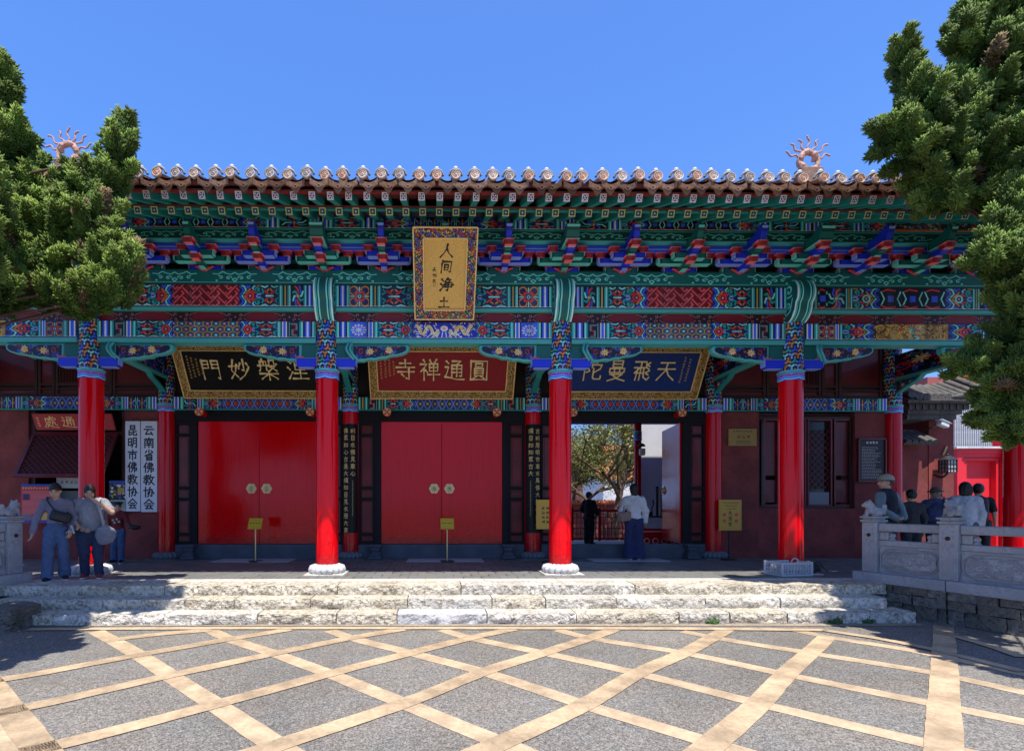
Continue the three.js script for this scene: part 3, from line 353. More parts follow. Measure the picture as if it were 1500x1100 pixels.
// ---------------------------------------------------------------- ground with painted lattice
const PY = 0.45, BAY = 4.07, MID = 0.175, XS = [-2.5, -1.5, -0.5, 0.5, 1.5, 2.5].map((k) => MID + k * BAY), ZR = -2.58;
{
  const root = struct('ground');
  const n = 190, m = 150, p = [], uv = [], col = [], idx = [], warp = (t, c, near, far) => c + Math.sign(t) * (near * Math.abs(t) + (far - near) * Math.abs(t) ** 6);
  for (let j = 0; j <= m; j++) for (let i = 0; i <= n; i++) {
    const x = warp(i / n * 2 - 1, 0, 16, 220), z = warp(j / m * 2 - 1, 3, 12, 220);
    p.push(x, 0, z); uv.push(x, -z);
    const v = 0.24 * (1 + 0.22 * fbm3(x * 0.7, 3, z * 0.7, 4) + 0.1 * fbm3(x * 3, 1, z * 3, 3)); col.push(v * 1.86, v * 1.8, v * 1.72);
  }
  for (let j = 0; j < m; j++) for (let i = 0; i < n; i++) { const a = j * (n + 1) + i; idx.push(a, a + n + 1, a + 1, a + 1, a + n + 1, a + n + 2); }
  const g = new THREE.BufferGeometry(); g.setAttribute('position', new THREE.Float32BufferAttribute(p, 3)); g.setAttribute('uv', new THREE.Float32BufferAttribute(uv, 2)); g.setAttribute('color', new THREE.Float32BufferAttribute(col, 3)); g.setIndex(idx); g.computeVertexNormals();
  mesh('asphalt_surface', g, M.asphalt, root);
  let k = 0;
  const ribbon = (pts, w, y, material, name = 'painted_line') => {          // a strip of paint with ragged edges along measured points
    const q = pts.map(([a, b]) => ground(a, b)), c = new THREE.CatmullRomCurve3(q, false, 'centripetal'), L = c.getLength(), n = Math.ceil(L / 0.07), P3 = [], U = [], I = [];
    k += 17;
    for (let i = 0; i <= n; i++) {
      const o = c.getPointAt(i / n), t = c.getTangentAt(i / n), s = V3(-t.z, 0, t.x);
      for (const e of [-1, 1]) { const d = e * w / 2 * (1 + 0.035 * noise3(i * 0.8, e * 9, k) + 0.03 * noise3(i * 0.15, e * 5, k)); P3.push(o.x + s.x * d, y, o.z + s.z * d); U.push(o.x + s.x * d, o.z + s.z * d); }
      if (i) { const b = i * 2; I.push(b - 2, b - 1, b, b, b - 1, b + 1); }
    }
    const g = new THREE.BufferGeometry(); g.setAttribute('position', new THREE.Float32BufferAttribute(P3, 3)); g.setAttribute('uv', new THREE.Float32BufferAttribute(U, 2)); g.setIndex(I); g.computeVertexNormals();
    if (g.attributes.normal.getY(0) < 0) { for (let i = 0; i < I.length; i += 3) [I[i], I[i + 1]] = [I[i + 1], I[i]]; g.setIndex(I); g.computeVertexNormals(); }
    mesh(name, g, material, root);
  };
  const A = 0.004, B = 0.008;
  for (const l of [[[140, 925], [203, 960], [250, 991], [320, 1036], [413, 1098], [480, 1142]], [[307, 923], [335, 936], [402, 958], [484, 988], [592, 1031], [745, 1094], [880, 1150]], [[483, 924], [515, 935], [602, 957], [708, 985], [857, 1033], [1033, 1086], [1190, 1133]],
    [[647, 923], [690, 935], [797, 957], [935, 987], [1112, 1031], [1360, 1090], [1500, 1123]], [[817, 923], [865, 935], [1003, 957], [1150, 988], [1365, 1031], [1520, 1062]], [[1000, 925], [1045, 934], [1187, 957], [1367, 986], [1520, 1019]], [[1167, 924], [1217, 934], [1340, 954], [1520, 992]]]) ribbon(l, 0.185, A, M.lane);
  for (const l of [[[172, 937], [230, 930], [310, 923.5]], [[-30, 1001], [40, 990], [187, 963], [335, 937], [425, 922.5]], [[-40, 1053], [67, 1031], [245, 991], [402, 958], [515, 935], [590, 922]], [[-20, 1116], [110, 1086], [300, 1037], [478, 989], [602, 957], [690, 935], [752, 922]],
    [[330, 1118], [433, 1084], [592, 1031], [708, 985], [797, 957], [865, 935], [900, 922.5]], [[640, 1128], [723, 1094], [857, 1033], [935, 987], [1003, 957], [1045, 934], [1065, 923]], [[985, 1140], [1040, 1094], [1112, 1031], [1152, 988], [1187, 957], [1212, 934]]]) ribbon(l, 0.185, B, M.laneB);
  ribbon([[1383, 1130], [1384, 1030], [1384, 986], [1384, 945], [1383, 918]], 0.2, B, M.laneB);
  ribbon([[-28, 985], [30, 1062], [62, 1104], [90, 1140]], 0.2, B, M.laneB); ribbon([[-60, 1002], [-10, 1060], [30, 1110]], 0.24, A, M.lane);
  ribbon([[40, 923], [300, 921.4], [645, 921.2], [1000, 922], [1210, 924]], 0.13, 0.012, M.lane); ribbon([[1206, 924], [1290, 937], [1360, 951], [1500, 985]], 0.14, 0.012, M.lane); ribbon([[1377, 927], [1440, 944], [1500, 964]], 0.14, 0.0125, M.lane);
  ribbon([[-120, 915.6], [645, 915.6], [1352, 915.6]], 0.16, 0.006, M.gravel, 'gravel_edge');
}

// ---------------------------------------------------------------- steps and platform
function block(w, h, d, seed, amp = 0.012) {
  const g = new THREE.BoxGeometry(w, h, d, Math.max(3, Math.round(w * 14)), 4, 3), p = g.attributes.position, uv = g.attributes.uv, nn = g.attributes.normal;
  for (let i = 0; i < p.count; i++) {
    let x = p.getX(i), y = p.getY(i), z = p.getZ(i); const ax = Math.abs(nn.getX(i)), ay = Math.abs(nn.getY(i));
    uv.setXY(i, (ax > 0.5 ? z : x) + seed * 0.37, (ay > 0.5 ? -z : y) + seed * 0.71);
    const front = z > d / 2 - 0.01, edge = Math.min(w / 2 - Math.abs(x), 0.05) / 0.05, top = Math.min(h / 2 - y, 0.05) / 0.05, low = Math.min(y + h / 2, 0.05) / 0.05;
    if (front) z += amp * 2.2 * fbm3(x * 7 + seed, y * 14, 3 + seed, 3) - 0.014 * (1 - edge) - 0.012 * (1 - top) - 0.008 * (1 - low);
    if (y > h / 2 - 0.001) y += amp * 0.35 * fbm3(x * 3 + seed, 5, z * 5, 3) - (front ? 0.008 + 0.008 * noise3(x * 9 + seed, 1, 2) : 0);
    p.setXYZ(i, x, y, z);
  }
  g.computeVertexNormals(); return g;
}
{
  const root = struct('entrance_steps'), r = rng(11), mats = [M.stepA, M.stepB, M.stepA, M.stepB, M.stepA];
  [[0, 0.15, 1.98, 6.5], [0.15, 0.30, 1.68, 6.35], [0.30, 0.45, 1.38, 6.62]].forEach(([y0, y1, z, half], s) => {
    let x = MID - half; const end = MID + half;
    while (x < end - 0.05) {
      let w = s === 2 ? 1.1 + 1.5 * r() : 0.65 + 1.0 * r(); if (end - x - w < 0.5) w = end - x;
      const o = mesh('step_stone', block(w - 0.014, y1 - y0, 0.42, Math.floor(r() * 90), s === 2 ? 0.012 : 0.016), Math.abs(x + w / 2 - 0.3) < 0.9 && s < 1 ? M.stepC : mats[Math.floor(r() * 5)], root); o.position.set(x + w / 2, (y0 + y1) / 2, z - 0.21 + (r() - 0.5) * 0.012); x += w;
    }
  });
  mesh('step_bed', [span(MID - 6.4, MID + 6.4, -0.1, 0.11, 0.9, 1.60), span(MID - 6.3, MID + 6.3, -0.1, 0.27, 0.9, 1.31)], M.mortar, root);
}
{
  const root = struct('platform'), r = rng(12);
  mesh('platform_bed', [span(-13.5, 14.2, -0.2, 0.425, -9, 0.99), span(MID + 6.62, 13.8, -0.2, 0.425, 0.985, 1.30), span(-13.5, MID - 6.62, -0.2, 0.425, 0.985, 1.30)], M.grout, root);
  for (let x = MID - 6.62; x < MID + 6.6;) { let w = 0.9 + r() * 0.8; if (MID + 6.62 - x - w < 0.5) w = MID + 6.62 - x; mesh('edge_slab', box(w - 0.008, 0.03, 0.26, x + w / 2, 0.432 + r() * 0.003, 0.835), M.slab, root); x += w; }
  const geo = [0, 1].map((k) => rbox(0.292, 0.03, 0.292, 0.006)), rest = [[], []];
  for (const g of geo) { const p = g.attributes.position; for (let i = 0; i < p.count; i++) g.attributes.uv.setXY(i, p.getX(i), p.getZ(i)); }
  for (let j = 0; j < 11; j++) for (let i = -34; i < 36; i++) {
    const x = MID + (i + 0.5 + (j & 1) * 0.5) * 0.3, z = 0.555 - j * 0.3, y = 0.433 + r() * 0.003, k = r() > 0.5 ? 1 : 0;
    if (j < 3 && Math.abs(x - MID) < 7) { const o = mesh('floor_tile', geo[k], k ? M.tileA : M.tileB, root); o.position.set(x, y, z); }
    else rest[k].push(geo[k].clone().translate(x, y, z));
  }
  for (const k of [0, 1]) mesh('floor_tile', merge(rest[k]), k ? M.tileA : M.tileB, root).userData.kind = 'stuff';
  mesh('paving', [span(MID + 6.63, 13.8, 0.415, 0.446, 0.71, 1.3), span(-13.5, MID - 6.63, 0.415, 0.446, 0.71, 1.3), span(10.86, 14.2, 0.415, 0.445, -9, 0.7)], M.tileA, root);
}

// ---------------------------------------------------------------- the gate hall
const hall = thing('temple_gate_hall', 'long painted temple gate hall with red columns and a tiled eave', 'building');
const part = (name, geo, m, parent = hall) => mesh(name, geo, m, parent);
const group = (name, parent = hall) => { const o = new THREE.Group(); o.name = name; parent.add(o); return o; };
function lotus(r, h, n = 16) {                          // carved lotus column foot: ring of overhanging petals
  const g = new THREE.LatheGeometry([[0.0, h], [r * 0.60, h], [r * 0.66, h * 0.96], [r * 0.92, h * 0.78], [r, h * 0.5], [r * 0.97, h * 0.28], [r * 0.84, h * 0.1], [r * 0.8, 0], [0, 0]].map(([a, b]) => new THREE.Vector2(a, b)), n * 8), p = g.attributes.position;
  for (let i = 0; i < p.count; i++) { const x = p.getX(i), y = p.getY(i), z = p.getZ(i), a = Math.atan2(z, x), q = Math.hypot(x, z); if (q < r * 0.62) continue; const c = Math.abs(Math.cos(a * n / 2)), k = 1 - 0.16 * (1 - c ** 0.5) - 0.03 * Math.sin(a * n * 2) ** 2; p.setXYZ(i, x * k, y + 0.02 * (c - 0.5) * (y < h * 0.6 ? -1 : 0.4), z * k); }
  g.computeVertexNormals(); return g;
}
const shaft = (r, y0, y1, n = 40) => { const g = new THREE.CylinderGeometry(r * 0.985, r, y1 - y0, n, 1, true), p = g.attributes.position; return g.translate(0, (y0 + y1) / 2, 0); };
function column_(x, z, r, dark, scroll) {
  const c = group('column'); c.position.set(x, 0, z);
  const b = mesh('column_base', lotus(r * 1.7, z ? 0.16 : 0.17), dark ? M.lotusDark : M.white, c); b.position.y = PY;
  mesh('base_plinth', box(r * 3.5, 0.02, r * 3.5, 0, PY + 0.002, 0), dark ? M.lotusDark : M.slab, c);
  const top = z ? 3.70 : 3.80;
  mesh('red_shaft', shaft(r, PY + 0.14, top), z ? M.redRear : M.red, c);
  mesh('painted_ring', [shaft(r + 0.012, top, top + 0.17), new THREE.TorusGeometry(r + 0.008, 0.014, 8, 36).rotateX(PI / 2).translate(0, top + 0.16, 0)], M.columnRing, c);
  mesh('painted_shaft', shaft(r - 0.004, top + 0.17, z ? 5.3 : 5.1), M.columnPaint, c);
  return c;
}
XS.forEach((x) => { column_(x, 0, 0.192, false); });
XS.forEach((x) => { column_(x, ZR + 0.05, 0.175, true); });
// scrolled beam heads over the front columns
{
  const s = new THREE.Shape(); s.moveTo(-0.15, 0); s.lineTo(0.16, -0.02); s.bezierCurveTo(0.34, 0.08, 0.3, 0.2, 0.34, 0.27); s.bezierCurveTo(0.44, 0.34, 0.42, 0.62, 0.22, 0.66); s.lineTo(-0.15, 0.66);
  const side = new THREE.ExtrudeGeometry(s, { depth: 0.29, bevelEnabled: true, bevelSize: 0.012, bevelThickness: 0.012, bevelSegments: 2, curveSegments: 14 });
  const q = side.attributes.position, u = side.attributes.uv, nn = side.attributes.normal;
  for (let i = 0; i < q.count; i++) { if (Math.abs(nn.getZ(i)) > 0.8) u.setXY(i, (q.getX(i) + 0.15) / 0.6, q.getY(i) / 0.68); else u.setXY(i, clamp((q.getZ(i) + 0.012) / 0.314, 0, 1), q.getY(i) / 0.68); }
  side.translate(0, 0, -0.145).rotateY(-PI / 2);
  for (const x of XS) { const o = mesh('scroll_head', side, [M.scrollSide, M.scrollHead], hall); o.position.set(x, 4.82, 0.0); }
}
// beams over the front columns, bay by bay
const kindOf = [0, 1, 2, 1, 0];
for (let b = 0; b < 5; b++) {
  const x = (XS[b] + XS[b + 1]) / 2, w = BAY - 0.34, k = kindOf[b], face = (m, o) => [o, o, o, o, m, o];
  part('upper_beam', unitBox(w, 0.385, 0.30, x, 5.21, 0.0), face(BEAM.upper[k], M.teal));
  part('beam_fillet', rbox(w, 0.055, 0.32, 0.01, x, 4.99, 0.0), M.tealLight);
  part('red_board', unitBox(w, 0.17, 0.14, x, 4.875, 0.0), face(M.redBand, M.boardRed));
  part('lower_beam', unitBox(w, 0.29, 0.24, x, 4.645, 0.0), face(BEAM.lower[k], M.teal));
  part('beam_fillet', rbox(w, 0.075, 0.25, 0.012, x, 4.462, 0.0), M.tealLight);
  part('plate_beam', unitBox(BAY - 0.004, 0.22, 0.40, x, 5.515, 0.0), face(M.plate, M.tealDark));
  part('purlin', unitBox(BAY - 0.004, 0.20, 0.2, x, 6.265, 0.42), face(BEAM.purlin[k], M.teal));
  part('scroll_board', unitBox(BAY - 0.004, 0.135, 0.1, x, 6.092, 0.43), face(M.scrollBoard, M.tealDark));
  part('beam_fillet', [rbox(BAY - 0.004, 0.026, 0.13, 0.006, x, 6.008, 0.425)], M.tealLight);
  part('blue_beam', rbox(BAY - 0.004, 0.105, 0.1, 0.012, x, 5.938, 0.34), M.blue); part('beam_fillet', rbox(BAY - 0.004, 0.016, 0.106, 0.004, x, 5.925, 0.34), M.blueLine);
  part('bracket_backboard', unitBox(BAY - 0.004, 0.7, 0.05, x, 5.97, -0.06), face(M.bracketBack, M.ceiling));
  part('green_beam', [box(BAY - 0.004, 0.05, 0.06, x, 5.84, 0.05), box(BAY - 0.004, 0.05, 0.06, x, 5.71, -0.02)], M.tealDark);
}
// bracket sets
function arm(w, h, d, r = 0.05) { const s = new THREE.Shape(); s.moveTo(-w / 2, h); s.lineTo(-w / 2, r * 1.2); s.quadraticCurveTo(-w / 2, 0, -w / 2 + r * 1.3, 0); s.lineTo(w / 2 - r * 1.3, 0); s.quadraticCurveTo(w / 2, 0, w / 2, r * 1.2); s.lineTo(w / 2, h); return boxUV(extrude(s, d, 0.006).translate(0, 0, -d / 2)); }
function cup(w, h, d) { const g = boxUV(new THREE.CylinderGeometry(w / 2 * 1.414, w / 2 * 1.0, h, 4, 1).rotateY(PI / 4)); g.scale(1, 1, d / w); const p = g.attributes.position; return g; }
{
  const gArmS = arm(0.56, 0.095, 0.10), gArmL = arm(0.92, 0.095, 0.10), gArmB = arm(0.58, 0.085, 0.1), gCup = cup(0.165, 0.092, 0.13), gCupC = cup(0.175, 0.085, 0.15), gBase = cup(0.24, 0.07, 0.24);
  const fwd = (z0, z1, y0, h, w = 0.09) => { const s = new THREE.Shape(); s.moveTo(0, h); s.lineTo(0, 0); s.lineTo((z1 - z0) * 0.5, 0); s.quadraticCurveTo(z1 - z0, 0, z1 - z0, h * 0.75); s.lineTo(z1 - z0, h); return boxUV(extrude(s, w, 0.005)).translate(0, 0, -w / 2).rotateY(-PI / 2).translate(0, y0, z0); };
  const f1 = fwd(0.0, 0.48, 5.62, 0.1), f2 = fwd(0.3, 0.76, 5.725, 0.105, 0.1), head = (w) => { const s = new THREE.Shape(); s.moveTo(0, 0); s.lineTo(0.36, 0.0); s.lineTo(0.44, 0.2); s.lineTo(0.36, 0.26); s.lineTo(0.2, 0.17); s.lineTo(0, 0.15); return boxUV(extrude(s, w, 0.006)).translate(0, 0, -w / 2).rotateY(-PI / 2).translate(0, 5.865, 0.46); }, hS = head(0.085), hL = head(0.2);
  const claw = [-1, 1].map((s) => bar(V3(0, 5.615, 0.2), V3(s * 0.15, 5.69, 0.2), 0.028, 0.018, 6));
  const n = Math.round(5 * 4);
  for (let i = 0; i <= n; i++) {
    const x = XS[0] + i * BAY / 4, onCol = i % 4 === 0, odd = i & 1, a = odd ? M.armBlue : M.armGreen, b = odd ? M.armGreen : M.armBlue;
    if (x < -7.6) continue;
    const o = group('bracket_set'); o.position.x = x;
    const put = (name, g, m, px = 0, py = 0, pz = 0) => { const q = mesh(name, g, m, o); q.position.set(px, py, pz); };
    put('base_block', gBase, M.blockRed, 0, 5.655, 0.08); put('claw', merge(claw), M.redTrim);
    put('lower_arm', gArmB, b, 0, 5.632, 0.12); for (const s of [-1, 1]) put('cup_block', gCup, M.blockRed, s * 0.24, 5.765, 0.12);
    put('forward_arm', f1, a); put('long_arm', gArmL, a, 0, 5.70, 0.30); for (const s of [-1, 1]) put('cup_block', gCup, M.blockRed, s * 0.405, 5.842, 0.30);
    put('cup_block', gCupC, M.blockRed, 0, 5.685, 0.52);
    put('upper_arm', gArmS, a, 0, 5.715, 0.47); for (const s of [-1, 1]) put('cup_block', gCup, M.blockRed, s * 0.24, 5.857, 0.47);
    put('forward_arm', f2, b); put('cup_block', gCupC, M.blockRed, 0, 5.822, 0.76); put('beam_head', onCol ? hL : hS, a);
  }
}
// leaf-shaped brackets and small hands beside each front column, and side beams to the rear columns
{
  const s = new THREE.Shape(); s.moveTo(0, 0); s.lineTo(0.98, 0); s.quadraticCurveTo(1.03, -0.02, 1.0, -0.1); s.quadraticCurveTo(0.94, -0.17, 0.78, -0.19); s.quadraticCurveTo(0.68, -0.19, 0.6, -0.24); s.quadraticCurveTo(0.48, -0.23, 0.42, -0.27); s.quadraticCurveTo(0.3, -0.25, 0.22, -0.29); s.quadraticCurveTo(0.1, -0.28, 0.04, -0.31); s.lineTo(0, -0.2);
  const plate = extrude(s, 0.1, 0.02).translate(0, 0, -0.05), s2 = new THREE.Shape(); const inner = s.getPoints(6).map((p) => new THREE.Vector2(lerp(0.5, p.x, 0.9), lerp(-0.13, p.y, 0.74)));
  const panel = boxUV(new THREE.ExtrudeGeometry(new THREE.Shape(inner), { depth: 0.02, bevelEnabled: false })).translate(0, 0, 0.062);
  const hand = arm(0.36, 0.17, 0.12, 0.07), curve = (q) => tube([[q, 0.0, 0.12], [q - 0.03, -0.1, 0.16], [q + 0.02, -0.2, 0.15], [q + 0.09, -0.27, 0.1]], 0.022, 14, 6);
  const flower = (x, y) => { const l = []; for (let k = 0; k < 7; k++) { const a = k / 7 * 6.283; l.push(new THREE.SphereGeometry(0.022, 6, 5).scale(1.5, 0.7, 0.7).rotateZ(a).translate(x + Math.cos(a) * 0.035, y + Math.sin(a) * 0.035, 0.09)); } return l; };
  for (const x of XS) for (const d of [-1, 1]) {
    if (x < -7 && d < 0) continue; if (x > 10 && d > 0) continue;
    const o = group('wing_bracket'); o.position.set(x + d * 0.42, 4.415, 0); if (d < 0) o.rotation.y = PI;
    mesh('wing_plate', plate, M.tealLight, o); mesh('painted_panel', panel, M.floral, o); const back = mesh('painted_panel', panel, M.floral, o); back.position.z = -0.144; mesh('flower', [...flower(0.34, -0.13), ...flower(0.66, -0.1), ...flower(0.34, -0.13).map((g) => g.translate(0, 0, -0.18)), ...flower(0.66, -0.1).map((g) => g.translate(0, 0, -0.18))], M.gold, o);
    mesh('wing_block', box(0.26, 0.24, 0.13, -0.13, -0.125, 0), M.tealDark, o);
    mesh('curl', curve(-0.03), M.tealLight, o); mesh('curl', curve(0.03), M.tealLight, o);
    const h = mesh('hand_arm', hand, M.armBlue, hall); h.position.set(x + d * 0.34, 4.0, 0.03); const c = mesh('cup_block', cup(0.15, 0.07, 0.13), M.blockRed, hall); c.position.set(x + d * 0.46, 4.155, 0.03);
  }
  for (const x of XS) {
    part('side_beam', [unitBox(0.16, 0.5, 2.3, x, 4.72, -1.3)], [M.floralDark, M.floralDark, M.teal, M.teal, M.teal, M.teal]);
    part('side_fillet', rbox(0.2, 0.06, 2.3, 0.012, x, 4.44, -1.3), M.tealLight);
    const o = group('side_bracket'); o.position.set(x, 4.41, ZR + 0.2); o.rotation.y = -PI / 2;
    const s = extrude([[0, 0], [0.62, 0], [0.5, -0.1], [0.26, -0.18], [0, -0.3]], 0.1, 0.012).translate(0, 0, -0.05); mesh('bracket_plate', s, M.teal, o);
    for (const k of [0.058, -0.062]) { const q = mesh('painted_panel', boxUV(new THREE.ExtrudeGeometry(new THREE.Shape([[0.03, -0.03], [0.53, -0.03], [0.44, -0.08], [0.24, -0.14], [0.03, -0.25]].map(([a, b]) => new THREE.Vector2(a, b))), { depth: 0.005, bevelEnabled: false })), M.floralDark, o); q.position.z = k; }
  }
}
// rafters, boards, eave tiles
const SP = BAY / 16, X0 = -7.6, NR = 76;
{
  const low = box(0.1, 0.1, 1.5, 0, 0, -0.75).rotateX(0).applyMatrix4(new THREE.Matrix4().makeRotationX(0.40)).translate(0, 6.105, 1.13), fly = box(0.088, 0.1, 1.0, 0, 0, -0.5).applyMatrix4(new THREE.Matrix4().makeRotationX(0.42)).translate(0, 5.935, 1.81);
  const lowEnd = unitBox(0.1, 0.1, 0.008, 0, 0, 0.004).applyMatrix4(new THREE.Matrix4().makeRotationX(0.40)).translate(0, 6.105, 1.13), flyEnd = unitBox(0.088, 0.1, 0.008, 0, 0, 0.004).applyMatrix4(new THREE.Matrix4().makeRotationX(0.42)).translate(0, 5.935, 1.81);
  for (let i = 0; i < NR; i++) {
    const x = X0 + i * SP + 0.05, a = group('rafter'); a.position.x = x; mesh('rafter_bar', low, M.rafterGreen, a); mesh('rafter_end', lowEnd, M.lowEnd, a);
    const f = group('flying_rafter'); f.position.x = x; mesh('rafter_bar', fly, M.rafterGreen, f); mesh('rafter_end', flyEnd, M.flyEnd, f);
  }
  const L = NR * SP + 0.1, cx = X0 + L / 2;
  part('soffit_board', box(L, 0.02, 1.7, cx, 0.06, -0.79).applyMatrix4(new THREE.Matrix4().makeRotationX(0.40).setPosition(0, 6.108, 1.13)), M.soffit);
  part('soffit_board', box(L, 0.02, 1.1, cx, 0.06, -0.53).applyMatrix4(new THREE.Matrix4().makeRotationX(0.42).setPosition(0, 5.937, 1.81)), M.soffit);
  part('eave_fascia', rbox(L, 0.05, 0.05, 0.006, cx, 6.175, 1.075), M.rafterGreen);
  part('eave_fascia', rbox(L, 0.035, 0.06, 0.006, cx, 6.005, 1.79), M.boardRed);
  // tiles
  const ridge = V3(0, 8.55, -4.3), lip = V3(0, 6.135, 1.95), slope = Math.atan2(ridge.y - lip.y, lip.z - ridge.z), len = Math.hypot(ridge.y - lip.y, ridge.z - lip.z);
  const row = new THREE.CylinderGeometry(0.062, 0.062, len, 12, 14, false, 0, PI).rotateY(-PI / 2).rotateX(PI / 2); { const p = row.attributes.position; for (let i = 0; i < p.count; i++) { const k = 1 + 0.07 * (((p.getZ(i) / len + 0.5) * 14.2) % 1); p.setXYZ(i, p.getX(i) * k, p.getY(i) * k, p.getZ(i)); } row.computeVertexNormals(); }
  row.rotateX(0).translate(0, 0, -len / 2).applyMatrix4(new THREE.Matrix4().makeRotationX(slope)).translate(0, lip.y, lip.z);
  const discG = [new THREE.CylinderGeometry(0.066, 0.066, 0.03, 20).rotateX(PI / 2), new THREE.TorusGeometry(0.057, 0.009, 6, 22).translate(0, 0, 0.016)], swirl = tube(Array.from({ length: 14 }, (_, i) => { const a = i * 0.75, q = 0.04 * (1 - i / 16); return [Math.cos(a) * q, Math.sin(a) * q, 0.018]; }), 0.006, 26, 5), nose = sph(0.012, 0.005, -0.004, 0.018, 8);
  const disc_ = (r) => merge([...discG, swirl, nose]).clone().rotateZ(r * 0.8 - 0.4).rotateX(-0.08 + r * 0.1).translate(0, lip.y + 0.002, lip.z + 0.012);
  const collar = tube([[-0.088, -0.03, 0.0], [-0.064, 0.018, 0.01], [0, 0.038, 0.014], [0.064, 0.018, 0.01], [0.088, -0.03, 0.0]], 0.017, 18, 6).scale(1, 1, 1.5).translate(0, lip.y + 0.07, lip.z - 0.06), ball = new THREE.SphereGeometry(0.034, 12, 8).scale(1, 0.95, 1).translate(0, lip.y + 0.135, lip.z - 0.06), neck = cyl(0.02, 0.036, 0.06, 10, 0, lip.y + 0.1, lip.z - 0.06);
  const wave = new THREE.Shape(); wave.moveTo(-SP / 2, 0.0); wave.quadraticCurveTo(-SP * 0.25, -0.055, 0, -0.062); wave.quadraticCurveTo(SP * 0.25, -0.055, SP / 2, 0.0); wave.lineTo(SP / 2, -0.085); wave.lineTo(SP * 0.33, -0.105); wave.quadraticCurveTo(SP * 0.22, -0.115, SP * 0.2, -0.14); wave.quadraticCurveTo(SP * 0.12, -0.18, 0, -0.195); wave.quadraticCurveTo(-SP * 0.12, -0.18, -SP * 0.2, -0.14); wave.quadraticCurveTo(-SP * 0.22, -0.115, -SP * 0.33, -0.105); wave.lineTo(-SP / 2, -0.085);
  const drip = merge([extrude(wave, 0.025, 0.004), tube([[-0.05, -0.1, 0.03], [0, -0.13, 0.034], [0.05, -0.1, 0.03]], 0.008, 10, 5), sph(0.016, 0, -0.095, 0.028, 8)]).rotateX(0.16).translate(0, lip.y - 0.045, lip.z + 0.0), pan = new THREE.CylinderGeometry(0.16, 0.16, len, 8, 1, true, -0.72, 1.44).rotateX(PI / 2).translate(0, 0.105, -len / 2).applyMatrix4(new THREE.Matrix4().makeRotationX(slope)).translate(0, lip.y, lip.z);
  const r = rng(5), discs = [0, 1, 2, 3, 4].map((k) => disc_(k / 4)), tints = ['#ffffff', '#f0e8e2', '#ffe8d8', '#dfe4ea', '#f6dcc8'].map((c) => { const m = M.tileDisc.clone(); m.color.set(c); return m; }), drips = ['#ffffff', '#d0c4bc', '#b89c86', '#f0e0d0'].map((c) => { const m = M.dripTile.clone(); m.color.set(c); return m; });
  for (let i = 0; i < NR; i++) {
    const x = X0 + i * SP, dy = (r() - 0.5) * 0.016, dz = (r() - 0.5) * 0.03, k = Math.floor(r() * 5);
    const t = group('tile_row'); t.position.set(x, dy, dz); t.rotation.z = (r() - 0.5) * 0.008; mesh('cover_tile', row, M.roofTile, t); const e = mesh('end_disc', discs[k], tints[k], t); e.rotation.z = 0; mesh('tile_nail', merge([ball, neck]), M.nail, t); mesh('nail_collar', collar, M.collar, t);
    const d = group('drip_row'); d.position.set(x + SP / 2, dy * 0.7, dz * 0.6); d.rotation.z = (r() - 0.5) * 0.02; mesh('drip_tile', drip, drips[Math.floor(r() * 4)], d); mesh('pan_tile', pan, M.roofTile, d);
  }
  part('roof_board', [box(L, 0.05, len, cx, -0.1, -len / 2).applyMatrix4(new THREE.Matrix4().makeRotationX(slope).setPosition(0, lip.y, lip.z)), box(L, 0.06, 3.6, cx, -0.1, -1.8).applyMatrix4(new THREE.Matrix4().makeRotationX(-slope).setPosition(0, 8.5, -4.2))], M.soffit);
  part('ridge', [box(17.6, 0.42, 0.3, 0.1, 8.66, -4.3), cyl(0.12, 0.12, 17.6, 10).rotateZ(PI / 2).translate(0.1, 8.9, -4.3)], M.roofTile);
  part('porch_ceiling', [span(-10.4, 10.75, 5.42, 5.5, -7.5, -0.2)], M.ceiling);
}

// ---------------------------------------------------------------- rear wall of the porch: doors, panels, end bays
const rect = (x0, y0, x1, y1, z) => { const a = at(x0, y0, z), b = at(x1, y1, z); return [Math.min(a.x, b.x), Math.max(a.x, b.x), Math.min(a.y, b.y), Math.max(a.y, b.y)]; };
const pbox = (x0, y0, x1, y1, z0, z1) => { const [a, b, c, d] = rect(x0, y0, x1, y1, z1); return span(a, b, c, d, z0, z1); };     // a box whose front face was measured at z1
function knocker(o, x, y, z) {
  const s = new THREE.Shape(); for (let i = 0; i <= 48; i++) { const a = i / 48 * 6.283, r = 0.118 * (0.86 + 0.14 * Math.abs(Math.cos(a * 3))); i ? s.lineTo(Math.cos(a) * r, Math.sin(a) * r) : s.moveTo(r, 0); }
  mesh('door_knocker', [extrude(s, 0.012, 0.006).translate(x, y, z), new THREE.TorusGeometry(0.072, 0.012, 8, 24).translate(x, y, z + 0.022), new THREE.SphereGeometry(0.045, 14, 10).scale(1, 1, 0.8).translate(x, y, z + 0.02), new THREE.TorusGeometry(0.036, 0.006, 6, 18).translate(x, y - 0.045, z + 0.045), sph(0.015, x, y, z + 0.06, 8)], M.brass, o);
}
function leaf(x0, x1, handle, parent = hall) {
  const o = group('door_leaf', parent), w = x1 - x0;
  const dg = rbox(w - 0.008, 2.73, 0.07, 0.008, 0, 0, 0); for (let i = 0; i < dg.attributes.uv.count; i++) dg.attributes.uv.setXY(i, dg.attributes.position.getX(i) / w + 0.5, dg.attributes.position.getY(i) / 2.73 + 0.5); mesh('door_board', dg, M.doorRed, o); knocker(o, handle * (w / 2 - 0.17), -0.13, 0.036); return o;
}
const DOOR = 1.36;
